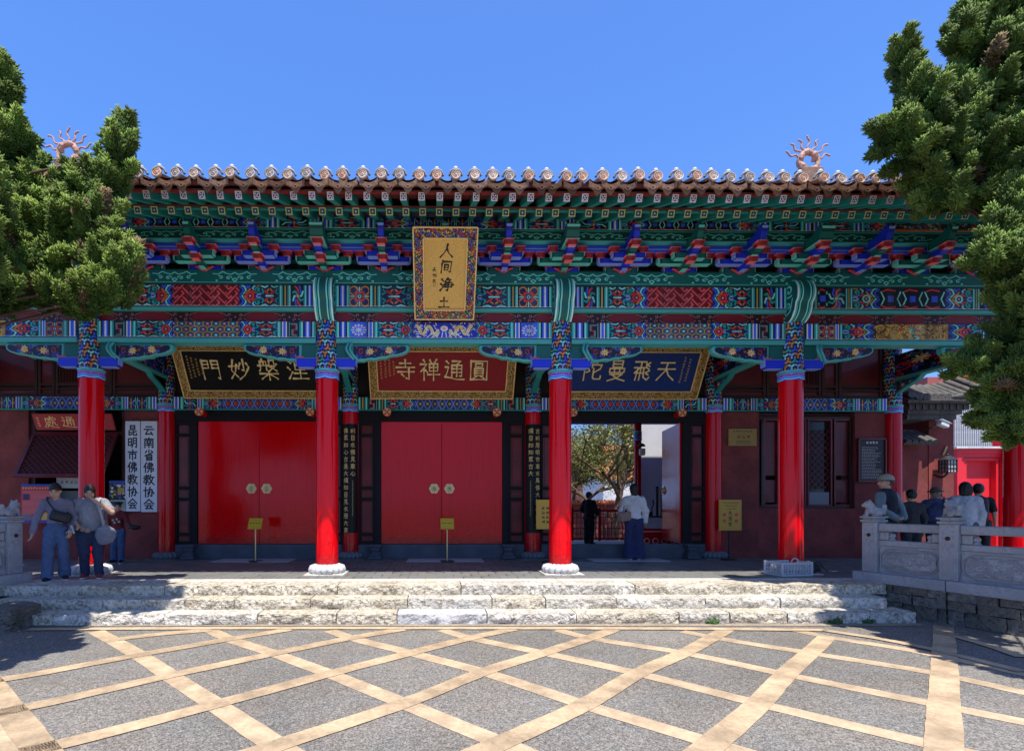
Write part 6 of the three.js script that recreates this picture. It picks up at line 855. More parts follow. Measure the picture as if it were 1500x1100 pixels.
// ---------------------------------------------------------------- behind the hall: courtyard seen through the doorway
{
  const p = (px, py, z) => at(px, py, z);
  // red bench with round openings, incense table, wall lamp inside the hall
  { const z = -4.6, [a, b, c, d] = rect(941, 773, 992, 801, z), o = thing('red_altar_bench', 'red bench with round openings inside the open doorway', 'bench', [(a + b) / 2, PY, z - 0.2]), w = b - a + 0.1, h = d - PY;
    const s = new THREE.Shape([[-w / 2, 0.03], [w / 2, 0.03], [w / 2, h - 0.08], [-w / 2, h - 0.08]].map(([x, y]) => new THREE.Vector2(x, y))), rr = []; for (let k = 0; k < 4; k++) { const x = -w / 2 + w * (0.16 + 0.225 * k), hole = new THREE.Path(); hole.absarc(x, h * 0.42, 0.065, 0, 6.3); s.holes.push(hole); rr.push(new THREE.TorusGeometry(0.07, 0.014, 8, 20).translate(x, h * 0.42, 0.225)); }
    mesh('bench_front', extrude(s, 0.03, 0.004).translate(0, 0, 0.19), M.redRear, o); mesh('round_trim', rr, M.white, o); mesh('bench_top', rbox(w + 0.08, 0.06, 0.5, 0.015, 0, h - 0.05, 0), M.redRear, o); mesh('bench_back', box(w, h - 0.1, 0.03, 0, h / 2 - 0.02, -0.2), M.darkWood, o); mesh('bench_trim', [box(w, 0.02, 0.02, 0, h - 0.1, 0.23), box(0.025, h - 0.12, 0.02, w / 2 - 0.02, h / 2 - 0.03, 0.226)], M.white, o); }
  { const z = -5.4, b = p(962, 800, z), o = thing('incense_stand', 'dark incense stand with candlesticks before the white inner wall', 'stand', [b.x, PY, z]); const y = (py) => p(0, py, z).y - PY;
    mesh('stand_table', [rbox(0.8, 0.05, 0.4, 0.01, 0, y(757), 0), box(0.06, y(757), 0.06, -0.33, y(757) / 2, 0), box(0.06, y(757), 0.06, 0.33, y(757) / 2, 0)], M.darkWood, o);
    mesh('candlestick', [cyl(0.035, 0.035, y(712) - y(757), 10, 0.02, (y(712) + y(757)) / 2, 0), cyl(0.03, 0.03, y(715) - y(757), 10, 0.14, (y(715) + y(757)) / 2, 0)], M.darkWood, o); mesh('tall_box', rbox(0.36, y(729) - 0, 0.3, 0.02, 0.42, y(729) / 2, 0.05), M.darkWood, o);
    mesh('branch_vase', [tube([[-0.12, y(757), 0], [-0.14, y(745), 0.02], [-0.08, y(738), 0], [-0.1, y(732), 0]], 0.02, 12, 6), tube([[-0.3, y(757), 0], [-0.26, y(742), 0], [-0.32, y(733), 0.02]], 0.025, 12, 6), cyl(0.05, 0.07, 0.14, 10, -0.2, y(757) + 0.07, 0)], M.blackMetal, o); }
  { const z = -5.68, c = p(940, 660, z), o = thing('hall_lamp', 'small white box lamp on a bracket on the inner column', 'lamp', [c.x, c.y, z]); mesh('lamp_box', rbox(0.15, 0.2, 0.14, 0.03, 0.02, -0.04, 0), M.signWhite, o); mesh('lamp_hood', [new THREE.SphereGeometry(0.11, 16, 8, 0, 6.3, 0, 1.4).translate(0, 0.1, 0), tube([[0, 0.14, 0], [-0.04, 0.2, -0.05], [-0.05, 0.1, -0.14]], 0.012, 10, 5)], M.blackMetal, o); }
  // balustrade at the back edge
  { const z = -8.4, [a, b] = rect(838, 750, 918, 760, z), o = thing('lattice_balustrade', 'dark red lattice balustrade at the back of the hall', 'railing', [0, PY, z]), top = p(0, 748, z).y - PY; const n = Math.round((b - a) / 0.13), bars = [];
    mesh('handrail', rbox(b - a + 0.6, 0.08, 0.1, 0.02, (a + b) / 2, top, 0), M.redRear, o); mesh('bottom_rail', rbox(b - a + 0.6, 0.06, 0.08, 0.01, (a + b) / 2, 0.08, 0), M.redRear, o);
    for (let i = 0; i <= n; i++) bars.push(box(0.025, top - 0.12, 0.03, a + i * (b - a) / n, top / 2 + 0.02, 0)); for (let k = 1; k < 5; k++) bars.push(box(b - a, 0.022, 0.026, (a + b) / 2, 0.06 + k * (top - 0.1) / 5, 0)); mesh('lattice', bars, M.maroonWood, o);
    mesh('baluster_post', [0, 0.5, 1].map((t) => rbox(0.1, top + 0.1, 0.1, 0.012, lerp(a, b, t), top / 2 + 0.05, 0)), M.redRear, o); }
  // garden wall and houses behind the courtyard
  { const z = -15, [a, b] = rect(800, 735, 940, 740, z), o = thing('garden_wall', 'low garden wall with an orange tiled top behind the courtyard tree', 'wall', [0, 0, z]), h = p(0, 738, z).y; mesh('wall_body', box(b - a + 2, h, 0.3, (a + b) / 2, h / 2, 0), M.plaster, o); for (let i = 0; i < 40; i++) mesh('coping_tile', new THREE.CylinderGeometry(0.07, 0.07, 0.5, 8, 1, false, 0, PI).rotateZ(PI / 2).rotateY(PI / 2).rotateX(0.3).translate(a - 0.9 + i * (b - a + 2) / 40, h + 0.06, 0.06), M.orangeTile, o); }
  for (const [x0, x1, z, py, name, label, wallM, roofM] of [[884, 990, -27, 700, 'white_house', 'white house with an orange tiled roof behind the courtyard tree', M.white, M.orangeTile], [856, 930, -40, 668, 'brick_house', 'orange brick house rising behind the white courtyard house', M.brickWall, M.orangeTile]]) {
    const [a, b] = rect(x0, py, x1, py, z), H = p(0, py, z).y, o = thing(name, label, 'house', [(a + b) / 2, 0, z]), w = b - a;
    mesh('wall', box(w, H, 5, 0, H / 2, -2.5), wallM, o); for (let i = 0; i < 3; i++) for (let f = 0; f < Math.max(1, Math.floor(H / 2.6)); f++) { const g = new THREE.Group(); g.name = 'window'; g.position.set((i - 1) * w * 0.3, 1.3 + f * 2.6, 0.02); o.add(g); mesh('frame', [box(0.9, 0.08, 0.06, 0, 0.55, 0), box(0.9, 0.08, 0.06, 0, -0.55, 0), box(0.08, 1.02, 0.06, -0.41, 0, 0), box(0.08, 1.02, 0.06, 0.41, 0, 0), box(0.05, 1.02, 0.05, 0, 0, 0)], M.white, g); mesh('pane', box(0.8, 1.1, 0.02, 0, 0, -0.01), M.glass, g); }
    const rise = 1.5, roof = new THREE.Group(); roof.name = 'roof'; o.add(roof); mesh('roof_slope', [box(w + 0.8, 0.08, 3.1).rotateX(0.5).translate(0, H + rise / 2 - 0.1, -1.2), box(w + 0.8, 0.08, 3.1).rotateX(-0.5).translate(0, H + rise / 2 - 0.1, -3.8)], roofM, roof); const n = Math.floor(w / 0.35); mesh('roof_rib', Array.from({ length: n }, (_, i) => cyl(0.07, 0.07, 3.1, 6).rotateX(PI / 2 + 0.5).translate(-w / 2 + i * w / n, H + rise / 2 - 0.04, -1.2)), roofM, roof); mesh('gable', [-1, 1].map((s) => extrude([[-2.5, 0], [2.5, 0], [0, rise - 0.2]], 0.1, 0).rotateY(PI / 2).translate(s * (w / 2 - 0.1), H, -2.5)), wallM, o);
  }
  // courtyard tree: forked limbs and loose yellow-green leaves
  const leafQuad = (() => { const g = new THREE.PlaneGeometry(0.055, 0.09, 1, 2), q = g.attributes.position; for (let i = 0; i < q.count; i++) q.setXYZ(i, q.getX(i) * (1 - Math.abs(q.getY(i)) * 10), q.getY(i), Math.abs(q.getX(i)) * 0.5); g.computeVertexNormals(); return g; })();
  const looseTree = (label, x, z, H, spread, n, seed, col) => { const r = rng(seed), o = thing('courtyard_tree', label, 'tree', [x, 0, z]), tips = [], limbs = [];
    const grow = (a, dir, len, rad, lv) => { const m = a.clone().addScaledVector(dir, len * 0.5).add(V3((r() - 0.5) * len * 0.2, (r() - 0.5) * len * 0.1, (r() - 0.5) * len * 0.2)), e = a.clone().addScaledVector(dir, len); limbs.push(new THREE.TubeGeometry(new THREE.CatmullRomCurve3([a, m, e]), 5, rad, 5)); if (lv >= 2) tips.push(e, m); if (lv === 4) return; for (let k = 0; k < (lv ? 3 : 5); k++) { const d = dir.clone().multiplyScalar(0.7).add(V3((r() - 0.5) * 1.6, (r() - 0.25) * 0.9, (r() - 0.5) * 1.6)).normalize(); grow(lv === 0 ? m.clone().lerp(e, r()) : e.clone().lerp(m, r() * 0.6), d, len * (lv ? 0.72 : 0.9) * spread, rad * 0.6, lv + 1); } };
    grow(V3(0, 0, 0), V3(0.05, 1, 0).normalize(), H * 0.36, H * 0.022, 0); mesh('trunk', limbs, M.bark, o);
    const im = new THREE.InstancedMesh(leafQuad, M.leaf, n), m4 = new THREE.Matrix4(), q = new THREE.Quaternion(), e = new THREE.Euler(); for (let i = 0; i < n; i++) { const t = tips[Math.floor(r() * tips.length)], g = () => (r() + r() + r() - 1.5) * H * 0.075; e.set(r() * 6, r() * 6, r() * 6); q.setFromEuler(e); const s = 0.7 + 0.7 * r(); m4.compose(V3(t.x + g(), t.y + g() * 0.8, t.z + g()), q, V3(s, s, s)); im.setMatrixAt(i, m4); const b = 0.7 + 0.6 * r(), yel = r(); im.setColorAt(i, rgb(lerp(col[0], 0.36, yel * 0.5) * b, lerp(col[1], 0.26, yel * 0.4) * b, col[2] * b)); } im.name = 'crown'; im.userData.kind = 'stuff'; o.add(im); };
  looseTree('forked courtyard tree with yellowing leaves seen through the open doorway', p(905, 740, -13).x, -13, 6.2, 1.0, 11000, 7, [0.22, 0.24, 0.04]);
  looseTree('dense greener courtyard tree beside the front column in the open doorway', p(838, 740, -17).x, -17, 5.8, 1.0, 15000, 8, [0.14, 0.20, 0.04]);
}
// ---------------------------------------------------------------- side yard by the railing: gate walls, brick house, glass tower
{
  const z = -3.4, o = thing('gate_wall', 'maroon side wall with a grey tiled cap behind the sightseers', 'wall', [0, PY, 0]);
  const wall = (x0, x1, y1, zz, d) => { const [a, b, c, e] = rect(x0, y1, x1, 800, zz); return span(a, b, 0, e - PY, zz - d, zz); };
  mesh('wall_body', wall(1318, 1361, 645, z, 0.4), M.plaster, o); mesh('wall_pier', wall(1361.5, 1398, 608, z + 0.02, 0.75), M.plaster, o);
  const gt = M.greyTile, cap = (x0, x1, yT, yB, zz, n, d) => { const [a, b, c, e] = rect(x0, yT, x1, yB, zz), l = [], y0 = c - PY, y1 = e - PY; l.push(rbox(b - a, (y1 - y0) * 0.5, d, 0.03, (a + b) / 2, y0 + (y1 - y0) * 0.25, zz - d / 2 + 0.05)); return [a, b, y0, y1, l]; };
  { const [a, b, y0, y1, l] = cap(1316, 1364, 634, 650, z + 0.25, 6, 0.6); mesh('cap_slope', [box(b - a, 0.05, 0.6).rotateX(0.5).translate((a + b) / 2, y0 + 0.12, z + 0.15), box(b - a, 0.05, 0.6).rotateX(-0.5).translate((a + b) / 2, y0 + 0.12, z - 0.5)], gt, o); for (let i = 0; i < 5; i++) mesh('cap_tile', [cyl(0.07, 0.07, 0.66, 12).rotateX(PI / 2 + 0.5).translate(a + 0.09 + i * (b - a - 0.16) / 4, y0 + 0.17, z + 0.15)], gt, o); mesh('cap_ridge', rbox(b - a, 0.14, 0.22, 0.05, (a + b) / 2, y0 + 0.32, z - 0.17), gt, o); }
  const g = thing('grey_gate_roof', 'small dark grey tiled roof with upturned corner above the maroon wall', 'roof', [0, 0, 0]); const zz = z + 0.35, y = (py) => at(0, py, zz).y, x = (px) => at(px, 0, zz).x, xc = (x(1322) + x(1440)) / 2, w = x(1440) - x(1322);
  mesh('brick_cornice', [box(w * 0.62, 0.12, 0.7, x(1375), y(606), zz - 0.5), box(w * 0.68, 0.1, 0.8, x(1377), y(599), zz - 0.5), ...Array.from({ length: 9 }, (_, i) => box(0.13, 0.13, 0.8, x(1338) + i * w * 0.085, y(592), zz - 0.42)), box(w * 0.8, 0.1, 0.95, x(1380), y(585), zz - 0.5)], gt, g);
  for (let i = 0; i < 11; i++) { const t = i / 10, lift = 0.30 * (Math.abs(t - 0.42) * 1.55) ** 3; const q = new THREE.Group(); q.name = 'tile_row'; q.position.set(xc - w / 2 + 0.1 + t * (w - 0.2), y(581) + lift, zz + 0.12); g.add(q); mesh('cover_tile', cyl(0.075, 0.075, 0.85, 12).rotateX(PI / 2 + 0.55).translate(0, 0.2, -0.36), gt, q); mesh('end_disc', new THREE.CylinderGeometry(0.095, 0.095, 0.05, 16).rotateX(PI / 2).translate(0, 0, 0.02), gt, q); }
  mesh('roof_slope', [box(w, 0.06, 0.95).rotateX(0.55).translate(xc, y(581) + 0.16, zz - 0.24), box(w, 0.06, 0.95).rotateX(-0.55).translate(xc, y(581) + 0.16, zz - 1.0)], gt, g);
  mesh('roof_ridge', tube([[x(1325), y(572), zz - 0.5], [x(1352), y(562), zz - 0.5], [x(1390), y(560), zz - 0.5], [x(1405), y(566), zz - 0.5], [x(1442), y(571), zz - 0.3]], 0.1, 40, 10), gt, g); mesh('corner_ridge', tube([[x(1352), y(566), zz - 0.55], [x(1366), y(576), zz - 0.1], [x(1382), y(580), zz + 0.1], [x(1438), y(570), zz + 0.15]], 0.06, 30, 8), gt, g);
  { const c = at(1388, 683, z + 0.22), l = thing('wall_lantern', 'black square lantern on the maroon wall pier', 'lantern', [c.x, c.y, z + 0.24]); const bars = []; for (const X of [-1, 1]) for (const Z of [-1, 1]) bars.push(box(0.02, 0.3, 0.02, X * 0.11, 0, Z * 0.11)); for (const yy of [-0.15, -0.05, 0.05, 0.15]) for (const s of [-1, 1]) { bars.push(box(0.22, 0.014, 0.014, 0, yy, s * 0.11), box(0.014, 0.014, 0.22, s * 0.11, yy, 0)); } for (const s of [-1, 1]) for (const t of [-0.037, 0.037]) bars.push(box(0.012, 0.3, 0.012, t, 0, s * 0.11), box(0.012, 0.3, 0.012, s * 0.11, 0, t));
    mesh('lantern_cage', bars, M.blackMetal, l); mesh('lantern_glass', box(0.2, 0.29, 0.2), mat(rgb(0.5, 0.5, 0.5), 0.3), l); mesh('lantern_roof', [new THREE.CylinderGeometry(0.05, 0.19, 0.1, 4).rotateY(PI / 4).translate(0, 0.2, 0), sph(0.03, 0, 0.27, 0, 8)], M.blackMetal, l); mesh('wall_arm', tube([[0, -0.17, 0], [-0.08, -0.26, -0.05], [-0.12, -0.2, -0.2]], 0.025, 12, 6), M.blackMetal, l); }
  { const c = at(1382, 622, z + 0.3), l = thing('security_camera', 'white security camera pointing from the maroon wall pier', 'camera', [c.x, c.y, z + 0.3]); mesh('camera_body', rbox(0.3, 0.11, 0.12, 0.03).rotateZ(-0.22).rotateY(0.3), M.signWhite, l); mesh('camera_hood', rbox(0.36, 0.02, 0.15, 0.008).rotateZ(-0.22).rotateY(0.3).translate(0.02, 0.065, 0), M.signWhite, l); mesh('camera_arm', tube([[-0.12, 0, 0], [-0.2, -0.06, -0.05], [-0.2, -0.08, -0.26]], 0.02, 10, 6), M.metal, l); }
  { const c = at(1385, 660, z + 0.06), l = thing('paper_slip', 'curled yellowish paper slip stuck on the maroon pier', 'paper', [c.x, c.y, z + 0.05]); mesh('slip', tube([[-0.03, -0.1, 0], [0.01, 0, 0.02], [0.06, 0.1, 0.0]], 0.022, 8, 5).scale(1, 1, 0.3), mat(rgb(0.5, 0.4, 0.18), 0.8), l); }
  // sunlit red gate
  { const gz = -9, [a, b, c, e] = rect(1398, 658, 1475, 790, gz), o2 = thing('red_side_gate', 'bright red framed gate in the sun behind the sightseers', 'gate', [(a + b) / 2, 0, gz]), w2 = b - a, h = e; const m = mat('#ffffff', 0.5, { map: smear(63, [0.90, 0.17, 0.22], 0.05, 4) });
    mesh('gate_board', box(w2 - 0.3, h - 0.1, 0.1, 0, h / 2 - 0.06, -0.2), m, o2); [[0, 0.16, 0], [0.16, 0.13, -0.05], [0.31, 0.1, -0.08]].forEach(([i, t, zo]) => { mesh('gate_frame', [box(w2 - 2 * i, t, 0.25, 0, h - i - t / 2, zo), box(t, h - i - t, 0.25, w2 / 2 - i - t / 2, (h - i - t) / 2, zo), box(t, h - i - t, 0.25, -w2 / 2 + i + t / 2, (h - i - t) / 2, zo)], m, o2); });
    mesh('gate_cap', rbox(w2 + 0.3, 0.07, 0.5, 0.01, 0, h + 0.035, 0), M.white, o2); }
  { const o3 = thing('red_screen_wall', 'dark red boarded wall beyond the red gate', 'wall', [0, 0, 0]), [a, b, c, e] = rect(1477, 655, 1600, 790, -8.7); mesh('wall_board', span(a, b + 6, 0, e + 1.2, -9.2, -8.72), M.redRear, o3); mesh('wall_rib', [0.3, 1.1, 1.9].map((t) => span(a + t, a + t + 0.12, 0, e + 1.1, -8.72, -8.66)), M.redRear, o3); }
  { const gz = -34, [a, b] = rect(1392, 600, 1515, 600, gz), H = at(0, 566, gz).y, o4 = thing('glass_tower', 'pale blue glazed block with thin white fins beyond the red gate', 'building', [0, 0, gz]), gl = M.facade; mesh('glass_wall', span(a, b, 0, H, -6, 0), gl, o4); const n = 46; for (let i = 0; i <= n; i++) mesh('fin', box(0.07, H, 0.16, a + (b - a) * i / n, H / 2, 0.09), M.white, o4); for (let k = 1; k < 9; k++) mesh('floor_band', box(b - a, 0.13, 0.08, (a + b) / 2, k * H / 8.4, 0.05), M.metal, o4); }
  { const gz = -48, [a, b] = rect(1372, 560, 1470, 560, gz), H = at(0, 538, gz).y, o5 = thing('brick_block', 'orange brick block above the grey tiled roof', 'building', [0, 0, gz]); mesh('brick_wall', span(a + 3, b, 0, H, -8, 0), M.brickWall, o5); const rows = []; for (let k = 0; k < 40; k++) rows.push(box(b - a - 3, 0.1, 0.1, (a + b) / 2 + 1.5, H - k * 0.32, 0.04)); mesh('brick_course', rows, M.orangeTile, o5); mesh('side_wing', span(a, a + 2.96, 0, H * 0.97, -8, -1), mat(rgb(0.35, 0.09, 0.08), 0.8), o5); const wnd = new THREE.Group(); wnd.name = 'window'; o5.add(wnd); mesh('frame', box(1.4, 1.6, 0.1, a + 1.5, H - 2.6, -0.97), M.white, wnd); mesh('pane', box(1.1, 1.3, 0.1, a + 1.5, H - 2.6, -0.94), M.glass, wnd); }
}

// ---------------------------------------------------------------- people
const fabricMap = smear(71, [0.92, 0.92, 0.92], 0.13, 9);
const cloth = (r, g, b, rough = 0.85) => mat(rgb(r * 1.2, g * 1.2, b * 1.2), rough, { map: fabricMap, bumpMap: fineBump, bumpScale: 0.004, sheen: 0.15 });
const SKIN = mat(rgb(0.56, 0.33, 0.225), 0.55), HAIR = mat(rgb(0.012, 0.010, 0.010), 0.45), EYEM = mat(rgb(0.015, 0.012, 0.012), 0.25), LIP = mat(rgb(0.36, 0.12, 0.10), 0.5), SOLE = mat(rgb(0.75, 0.75, 0.74), 0.6);
const lv = (a, s = 1) => a.map((v) => v * s);
function handGeo(wrist, dir, thumb, size, curl) {       // five fingers on a palm; dir points to the fingertips, thumb to the thumb side
  const y = dir.clone().normalize(), x = thumb.clone().addScaledVector(y, -thumb.dot(y)).normalize(), z = V3().crossVectors(x, y), caps = [], S = size;
  caps.push([[0, 0, 0], [0.008, 0.03, 0], 0.022, 0.026]);
  for (let k = 0; k < 4; k++) { const bx0 = 0.028 - k * 0.0185, L = [0.072, 0.08, 0.074, 0.058][k], b = [bx0, 0.082 - Math.abs(k - 1.3) * 0.003, 0]; caps.push([[bx0 * 0.5, 0.03, 0], b, 0.0135, 0.0105]); let a = curl * 0.5, p = b; for (let s = 0; s < 3; s++) { const l = L * [0.45, 0.32, 0.23][s], q = [p[0] + bx0 * 0.06, p[1] + Math.cos(a) * l, p[2] - Math.sin(a) * l]; caps.push([p, q, 0.0098 - s * 0.0008, 0.009 - s * 0.0009]); p = q; a += curl * 0.6; } }
  caps.push([[0.012, 0.018, -0.004], [0.042, 0.045, -0.012], 0.015, 0.012], [[0.042, 0.045, -0.012], [0.052, 0.07, -0.018 - curl * 0.01], 0.011, 0.0095], [[0.052, 0.07, -0.018 - curl * 0.01], [0.05, 0.092, -0.024 - curl * 0.015], 0.0095, 0.008]);
  const f = (a, b, c) => { let d = 9; for (const q of caps) { const e = capsule(a, b, c, q[0], q[1], q[2], q[3]); d = q[2] > 0.0105 ? smin(d, e, 0.012) : smin(d, e, 0.003); } return d; };
  const g = netMesh(f, [-0.06, -0.035, -0.11], [0.085, 0.18, 0.05], 0.0055); g.scale(S, S, S); g.applyMatrix4(new THREE.Matrix4().makeBasis(x, y, z)); return g.translate(wrist.x, wrist.y, wrist.z);
}
function person(label, pos, turn, o) {
  const H = o.H, W = o.wide ?? 1, root = thing('person', label, 'person', pos, turn), J = {
    pelvis: [0, .53, 0], waist: [0, .62, 0.005], chest: [0, .725, 0.0], neck: [0, .83, -0.005], head: [0, .925, 0.01],
    shR: [-.098 * W ** .4, .792, 0], shL: [.098 * W ** .4, .792, 0], elR: [-.135 * W ** .5, .64, -.01], elL: [.135 * W ** .5, .64, -.01], wrR: [-.14 * W ** .5, .50, .03], wrL: [.14 * W ** .5, .50, .03],
    hipR: [-.052 * W, .51, 0], hipL: [.052 * W, .51, 0], knR: [-.056, .285, .012], knL: [.056, .285, .012], anR: [-.056, .05, -.01], anL: [.056, .05, -.01], ...o.joints };
  for (const k in J) J[k] = lv(J[k], H);
  for (const s of ['R', 'L']) J['sl' + s] = J['sh' + s].map((v, i) => lerp(v, J['el' + s][i], 0.72));
  const yaw = o.yaw ?? 0, pitch = o.pitch ?? 0, hq = new THREE.Quaternion().setFromEuler(new THREE.Euler(pitch, yaw, o.roll ?? 0, 'YXZ')), hi = hq.clone().invert(), hv = V3(), hc = J.head;
  const toHead = (x, y, z) => hv.set(x - hc[0], y - hc[1], z - hc[2]).applyQuaternion(hi);
  const R = (r) => r * H, limbs = [
    ['torso', 'pelvis', 'waist', .078 * W, .07 * W], ['torso', 'waist', 'chest', .07 * W, .08 * W], ['torso', 'chest', 'neck', .06 * W, .031], ['torso', 'shR', 'chest', .031, .06 * W], ['torso', 'shL', 'chest', .031, .06 * W], ['torso', 'neck', 'shR', .026, .022], ['torso', 'neck', 'shL', .026, .022], ['torso', 'hipR', 'pelvis', .058 * W, .06 * W], ['torso', 'hipL', 'pelvis', .058 * W, .06 * W],
    ['neck', 'neck', 'head', .033, .03],
    ['uarm', 'shR', 'elR', .029 * W ** .7, .024 * W ** .7], ['uarm', 'shL', 'elL', .029 * W ** .7, .024 * W ** .7], ['farm', 'elR', 'wrR', .026 * W ** .6, .017], ['farm', 'elL', 'wrL', .026 * W ** .6, .017],
    ['thigh', 'hipR', 'knR', .057 * W, .036 * W ** .6], ['thigh', 'hipL', 'knL', .057 * W, .036 * W ** .6], ['shin', 'knR', 'anR', .036 * W ** .5, .022], ['shin', 'knL', 'anL', .036 * W ** .5, .022]];
  const HR = [.0465 * H, .066 * H, .056 * H];
  const headD = (x, y, z) => { const p = toHead(x, y, z), u = p.x / H, v = p.y / H, w = p.z / H; let d = ell(p.x, p.y, p.z, [0, .006 * H, -.004 * H], HR); d = smin(d, ell(p.x, p.y, p.z, [0, -.03 * H, .014 * H], [.036 * H, .04 * H, .038 * H]), .02 * H); d = smin(d, ell(p.x, p.y, p.z, [0, -.008 * H, .058 * H], [.0085 * H, .016 * H, .012 * H]), .008 * H); for (const s of [-1, 1]) { d = smin(d, ell(p.x, p.y, p.z, [s * .047 * H, -.004 * H, -.004 * H], [.007 * H, .017 * H, .011 * H]), .004 * H); d = Math.max(d, -ell(p.x, p.y, p.z, [s * .019 * H, .006 * H, .06 * H], [.011 * H, .006 * H, .009 * H])); } return d; };
  const flatten = 0.74;                                  // torsos are deeper than flat, shallower than round
  const lim = (list, grow, k) => (x, y, z) => { let d = 9; for (const [t, a, b, ra, rb] of list) { const g = typeof grow === 'function' ? grow(t, a, b) : grow, fz = t === 'torso' ? z / flatten : z, A = J[a], B = J[b]; const e = capsule(x, y, fz, t === 'torso' ? [A[0], A[1], A[2] / flatten] : A, t === 'torso' ? [B[0], B[1], B[2] / flatten] : B, R(ra) + (Array.isArray(g) ? g[0] : g), R(rb) + (Array.isArray(g) ? g[1] : g)); d = smin(d, e * (t === 'torso' ? 0.85 : 1), k); } return d; };
  const box_ = () => { const lo = [9, -0.02, 9], hi = [-9, H + 0.08, -9]; for (const k in J) { lo[0] = Math.min(lo[0], J[k][0]); hi[0] = Math.max(hi[0], J[k][0]); lo[2] = Math.min(lo[2], J[k][2]); hi[2] = Math.max(hi[2], J[k][2]); } const m = 0.16 * W + 0.02; return [[lo[0] - m, lo[1], lo[2] - m], [hi[0] + m, hi[1], hi[2] + m]]; };
  const [lo, hi2] = box_(), body = lim(limbs.filter((l) => l[0] !== 'neck'), -0.004, 0.02 * H), neck = lim(limbs.filter((l) => l[0] === 'neck'), 0, 0.01);
  const skin = [netMesh((x, y, z) => smin(body(x, y, z), neck(x, y, z), 0.02), lo, [hi2[0], J.head[1], hi2[2]], 0.013), netMesh(headD, [hc[0] - .1, hc[1] - .1 * H, hc[2] - .13], [hc[0] + .1, hc[1] + .1 * H, hc[2] + .13], 0.0055)];
  if (!o.noHands) for (const s of ['R', 'L']) { const w = V3(...J['wr' + s]), e = V3(...J['el' + s]), d = o['hand' + s] ? V3(...o['hand' + s]) : w.clone().sub(e); skin.push(handGeo(w.clone().addScaledVector(d.clone().normalize(), 0.012), d, o['thumb' + s] ? V3(...o['thumb' + s]) : V3(s === 'R' ? 0.5 : -0.5, 0, 1), H / 1.72, o.curl ?? 0.45)); }
  mesh('body', merge(skin), o.skin ?? SKIN, root);
  const fold = (x, y, z, a) => a * (0.55 * noise3(x * 16, y * 9, z * 16) + 0.45 * noise3(x * 34, y * 26, z * 34));
  const hem = (o.hem ?? .545) * H, collar = (o.collar ?? .858) * H, loose = o.loose ?? 0.012;
  const tops = limbs.filter(([t, a]) => t === 'torso' || t === 'uarm' || (o.sleeve !== 'short' && t === 'farm')).map((l) => (o.sleeve === 'short' && l[0] === 'uarm' ? [l[0], l[1], 'sl' + l[1][2], l[3], l[4] + .004] : l)), growT = (t) => (t === 'farm' ? [loose, loose + .006] : t === 'uarm' ? loose + .004 : loose + (o.belly ?? 0)), trunkF = lim(tops.filter(([t]) => t === 'torso'), growT, 0.024 * H), armF = lim(tops.filter(([t]) => t !== 'torso'), growT, 0.02 * H);
  const vestF = o.vest && lim(limbs.filter(([t]) => t === 'torso'), loose + 0.016, 0.024 * H);
  const tf = (x, y, z) => Math.max(smin(Math.max(trunkF(x, y, z), hem + 0.01 * Math.sin(x * 25) - y), armF(x, y, z), 0.02 * H) + fold(x, y, z, 0.012), y - collar); 
  mesh(o.topName ?? 'shirt', netMesh(tf, lo, hi2, 0.0125), o.top, root);
  if (vestF) mesh('vest', netMesh((x, y, z) => Math.max(vestF(x, y, z) + fold(x, y, z, 0.006), hem - 0.01 - y, y - collar - 0.01, Math.abs(x) - R(.118)), lo, hi2, 0.0125), o.vest, root);
  const wide = o.flare ?? 0.012, pants = lim(limbs.filter(([t, a]) => t === 'thigh' || t === 'shin' || a === 'hipR' || a === 'hipL'), (t) => (t === 'shin' ? [wide, wide + (o.flareLow ?? 0.018)] : t === 'thigh' ? [0.012, wide] : 0.01), 0.018 * H), waistF = lim(limbs.slice(0, 1), 0.006, 0.02);
  const waist = (o.waist ?? .6) * H; mesh('trousers', netMesh((x, y, z) => Math.max(smin(pants(x, y, z), waistF(x, y, z), 0.03) + fold(x, y * 1.6, z, 0.014), y - waist, 0.045 - y), lo, hi2, 0.0125), o.legs, root);
  for (const s of ['R', 'L']) { const a = J['an' + s], yaw2 = o.toe ?? (s === 'R' ? -0.2 : 0.2), g = netMesh((x, y, z) => { let d = ell(x, y, z, [0, .038, .045], [.044, .04, .125]); d = smin(d, ell(x, y, z, [0, .06, -.02], [.04, .06, .055]), .03); return Math.max(d, .006 - y); }, [-.06, 0, -.1], [.06, .13, .19], 0.008).rotateY(yaw2).translate(a[0], Math.max(0, a[1] - .05 * H), a[2]); mesh('shoe', g, o.shoe ?? HAIR, root); mesh('sole', netMesh((x, y, z) => Math.max(ell(x, y, z, [0, .01, .042], [.048, .05, .13]), Math.abs(y - 0.008) - 0.009), [-.06, -.01, -.1], [.06, .03, .19], 0.008).rotateY(yaw2).translate(a[0], Math.max(0, a[1] - .05 * H), a[2]), o.sole ?? SOLE, root); }
  const hm = new THREE.Matrix4().compose(V3(...hc), hq, V3(1, 1, 1)), inHead = (n, g, m) => mesh(n, g.applyMatrix4(hm), m, root), E = (c, r) => new THREE.SphereGeometry(1, 12, 8).scale(...lv(r, H)).translate(...lv(c, H));
  for (const s of [-1, 1]) { inHead('eye', E([s * .019, .005, .0485], [.0075, .0036, .003]), EYEM); inHead('eyebrow', E([s * .02, .0165, .0495], [.011, .0022, .004]), HAIR); }
  inHead('mouth', E([0, -.034, .05], [.013, .0035, .004]), LIP);
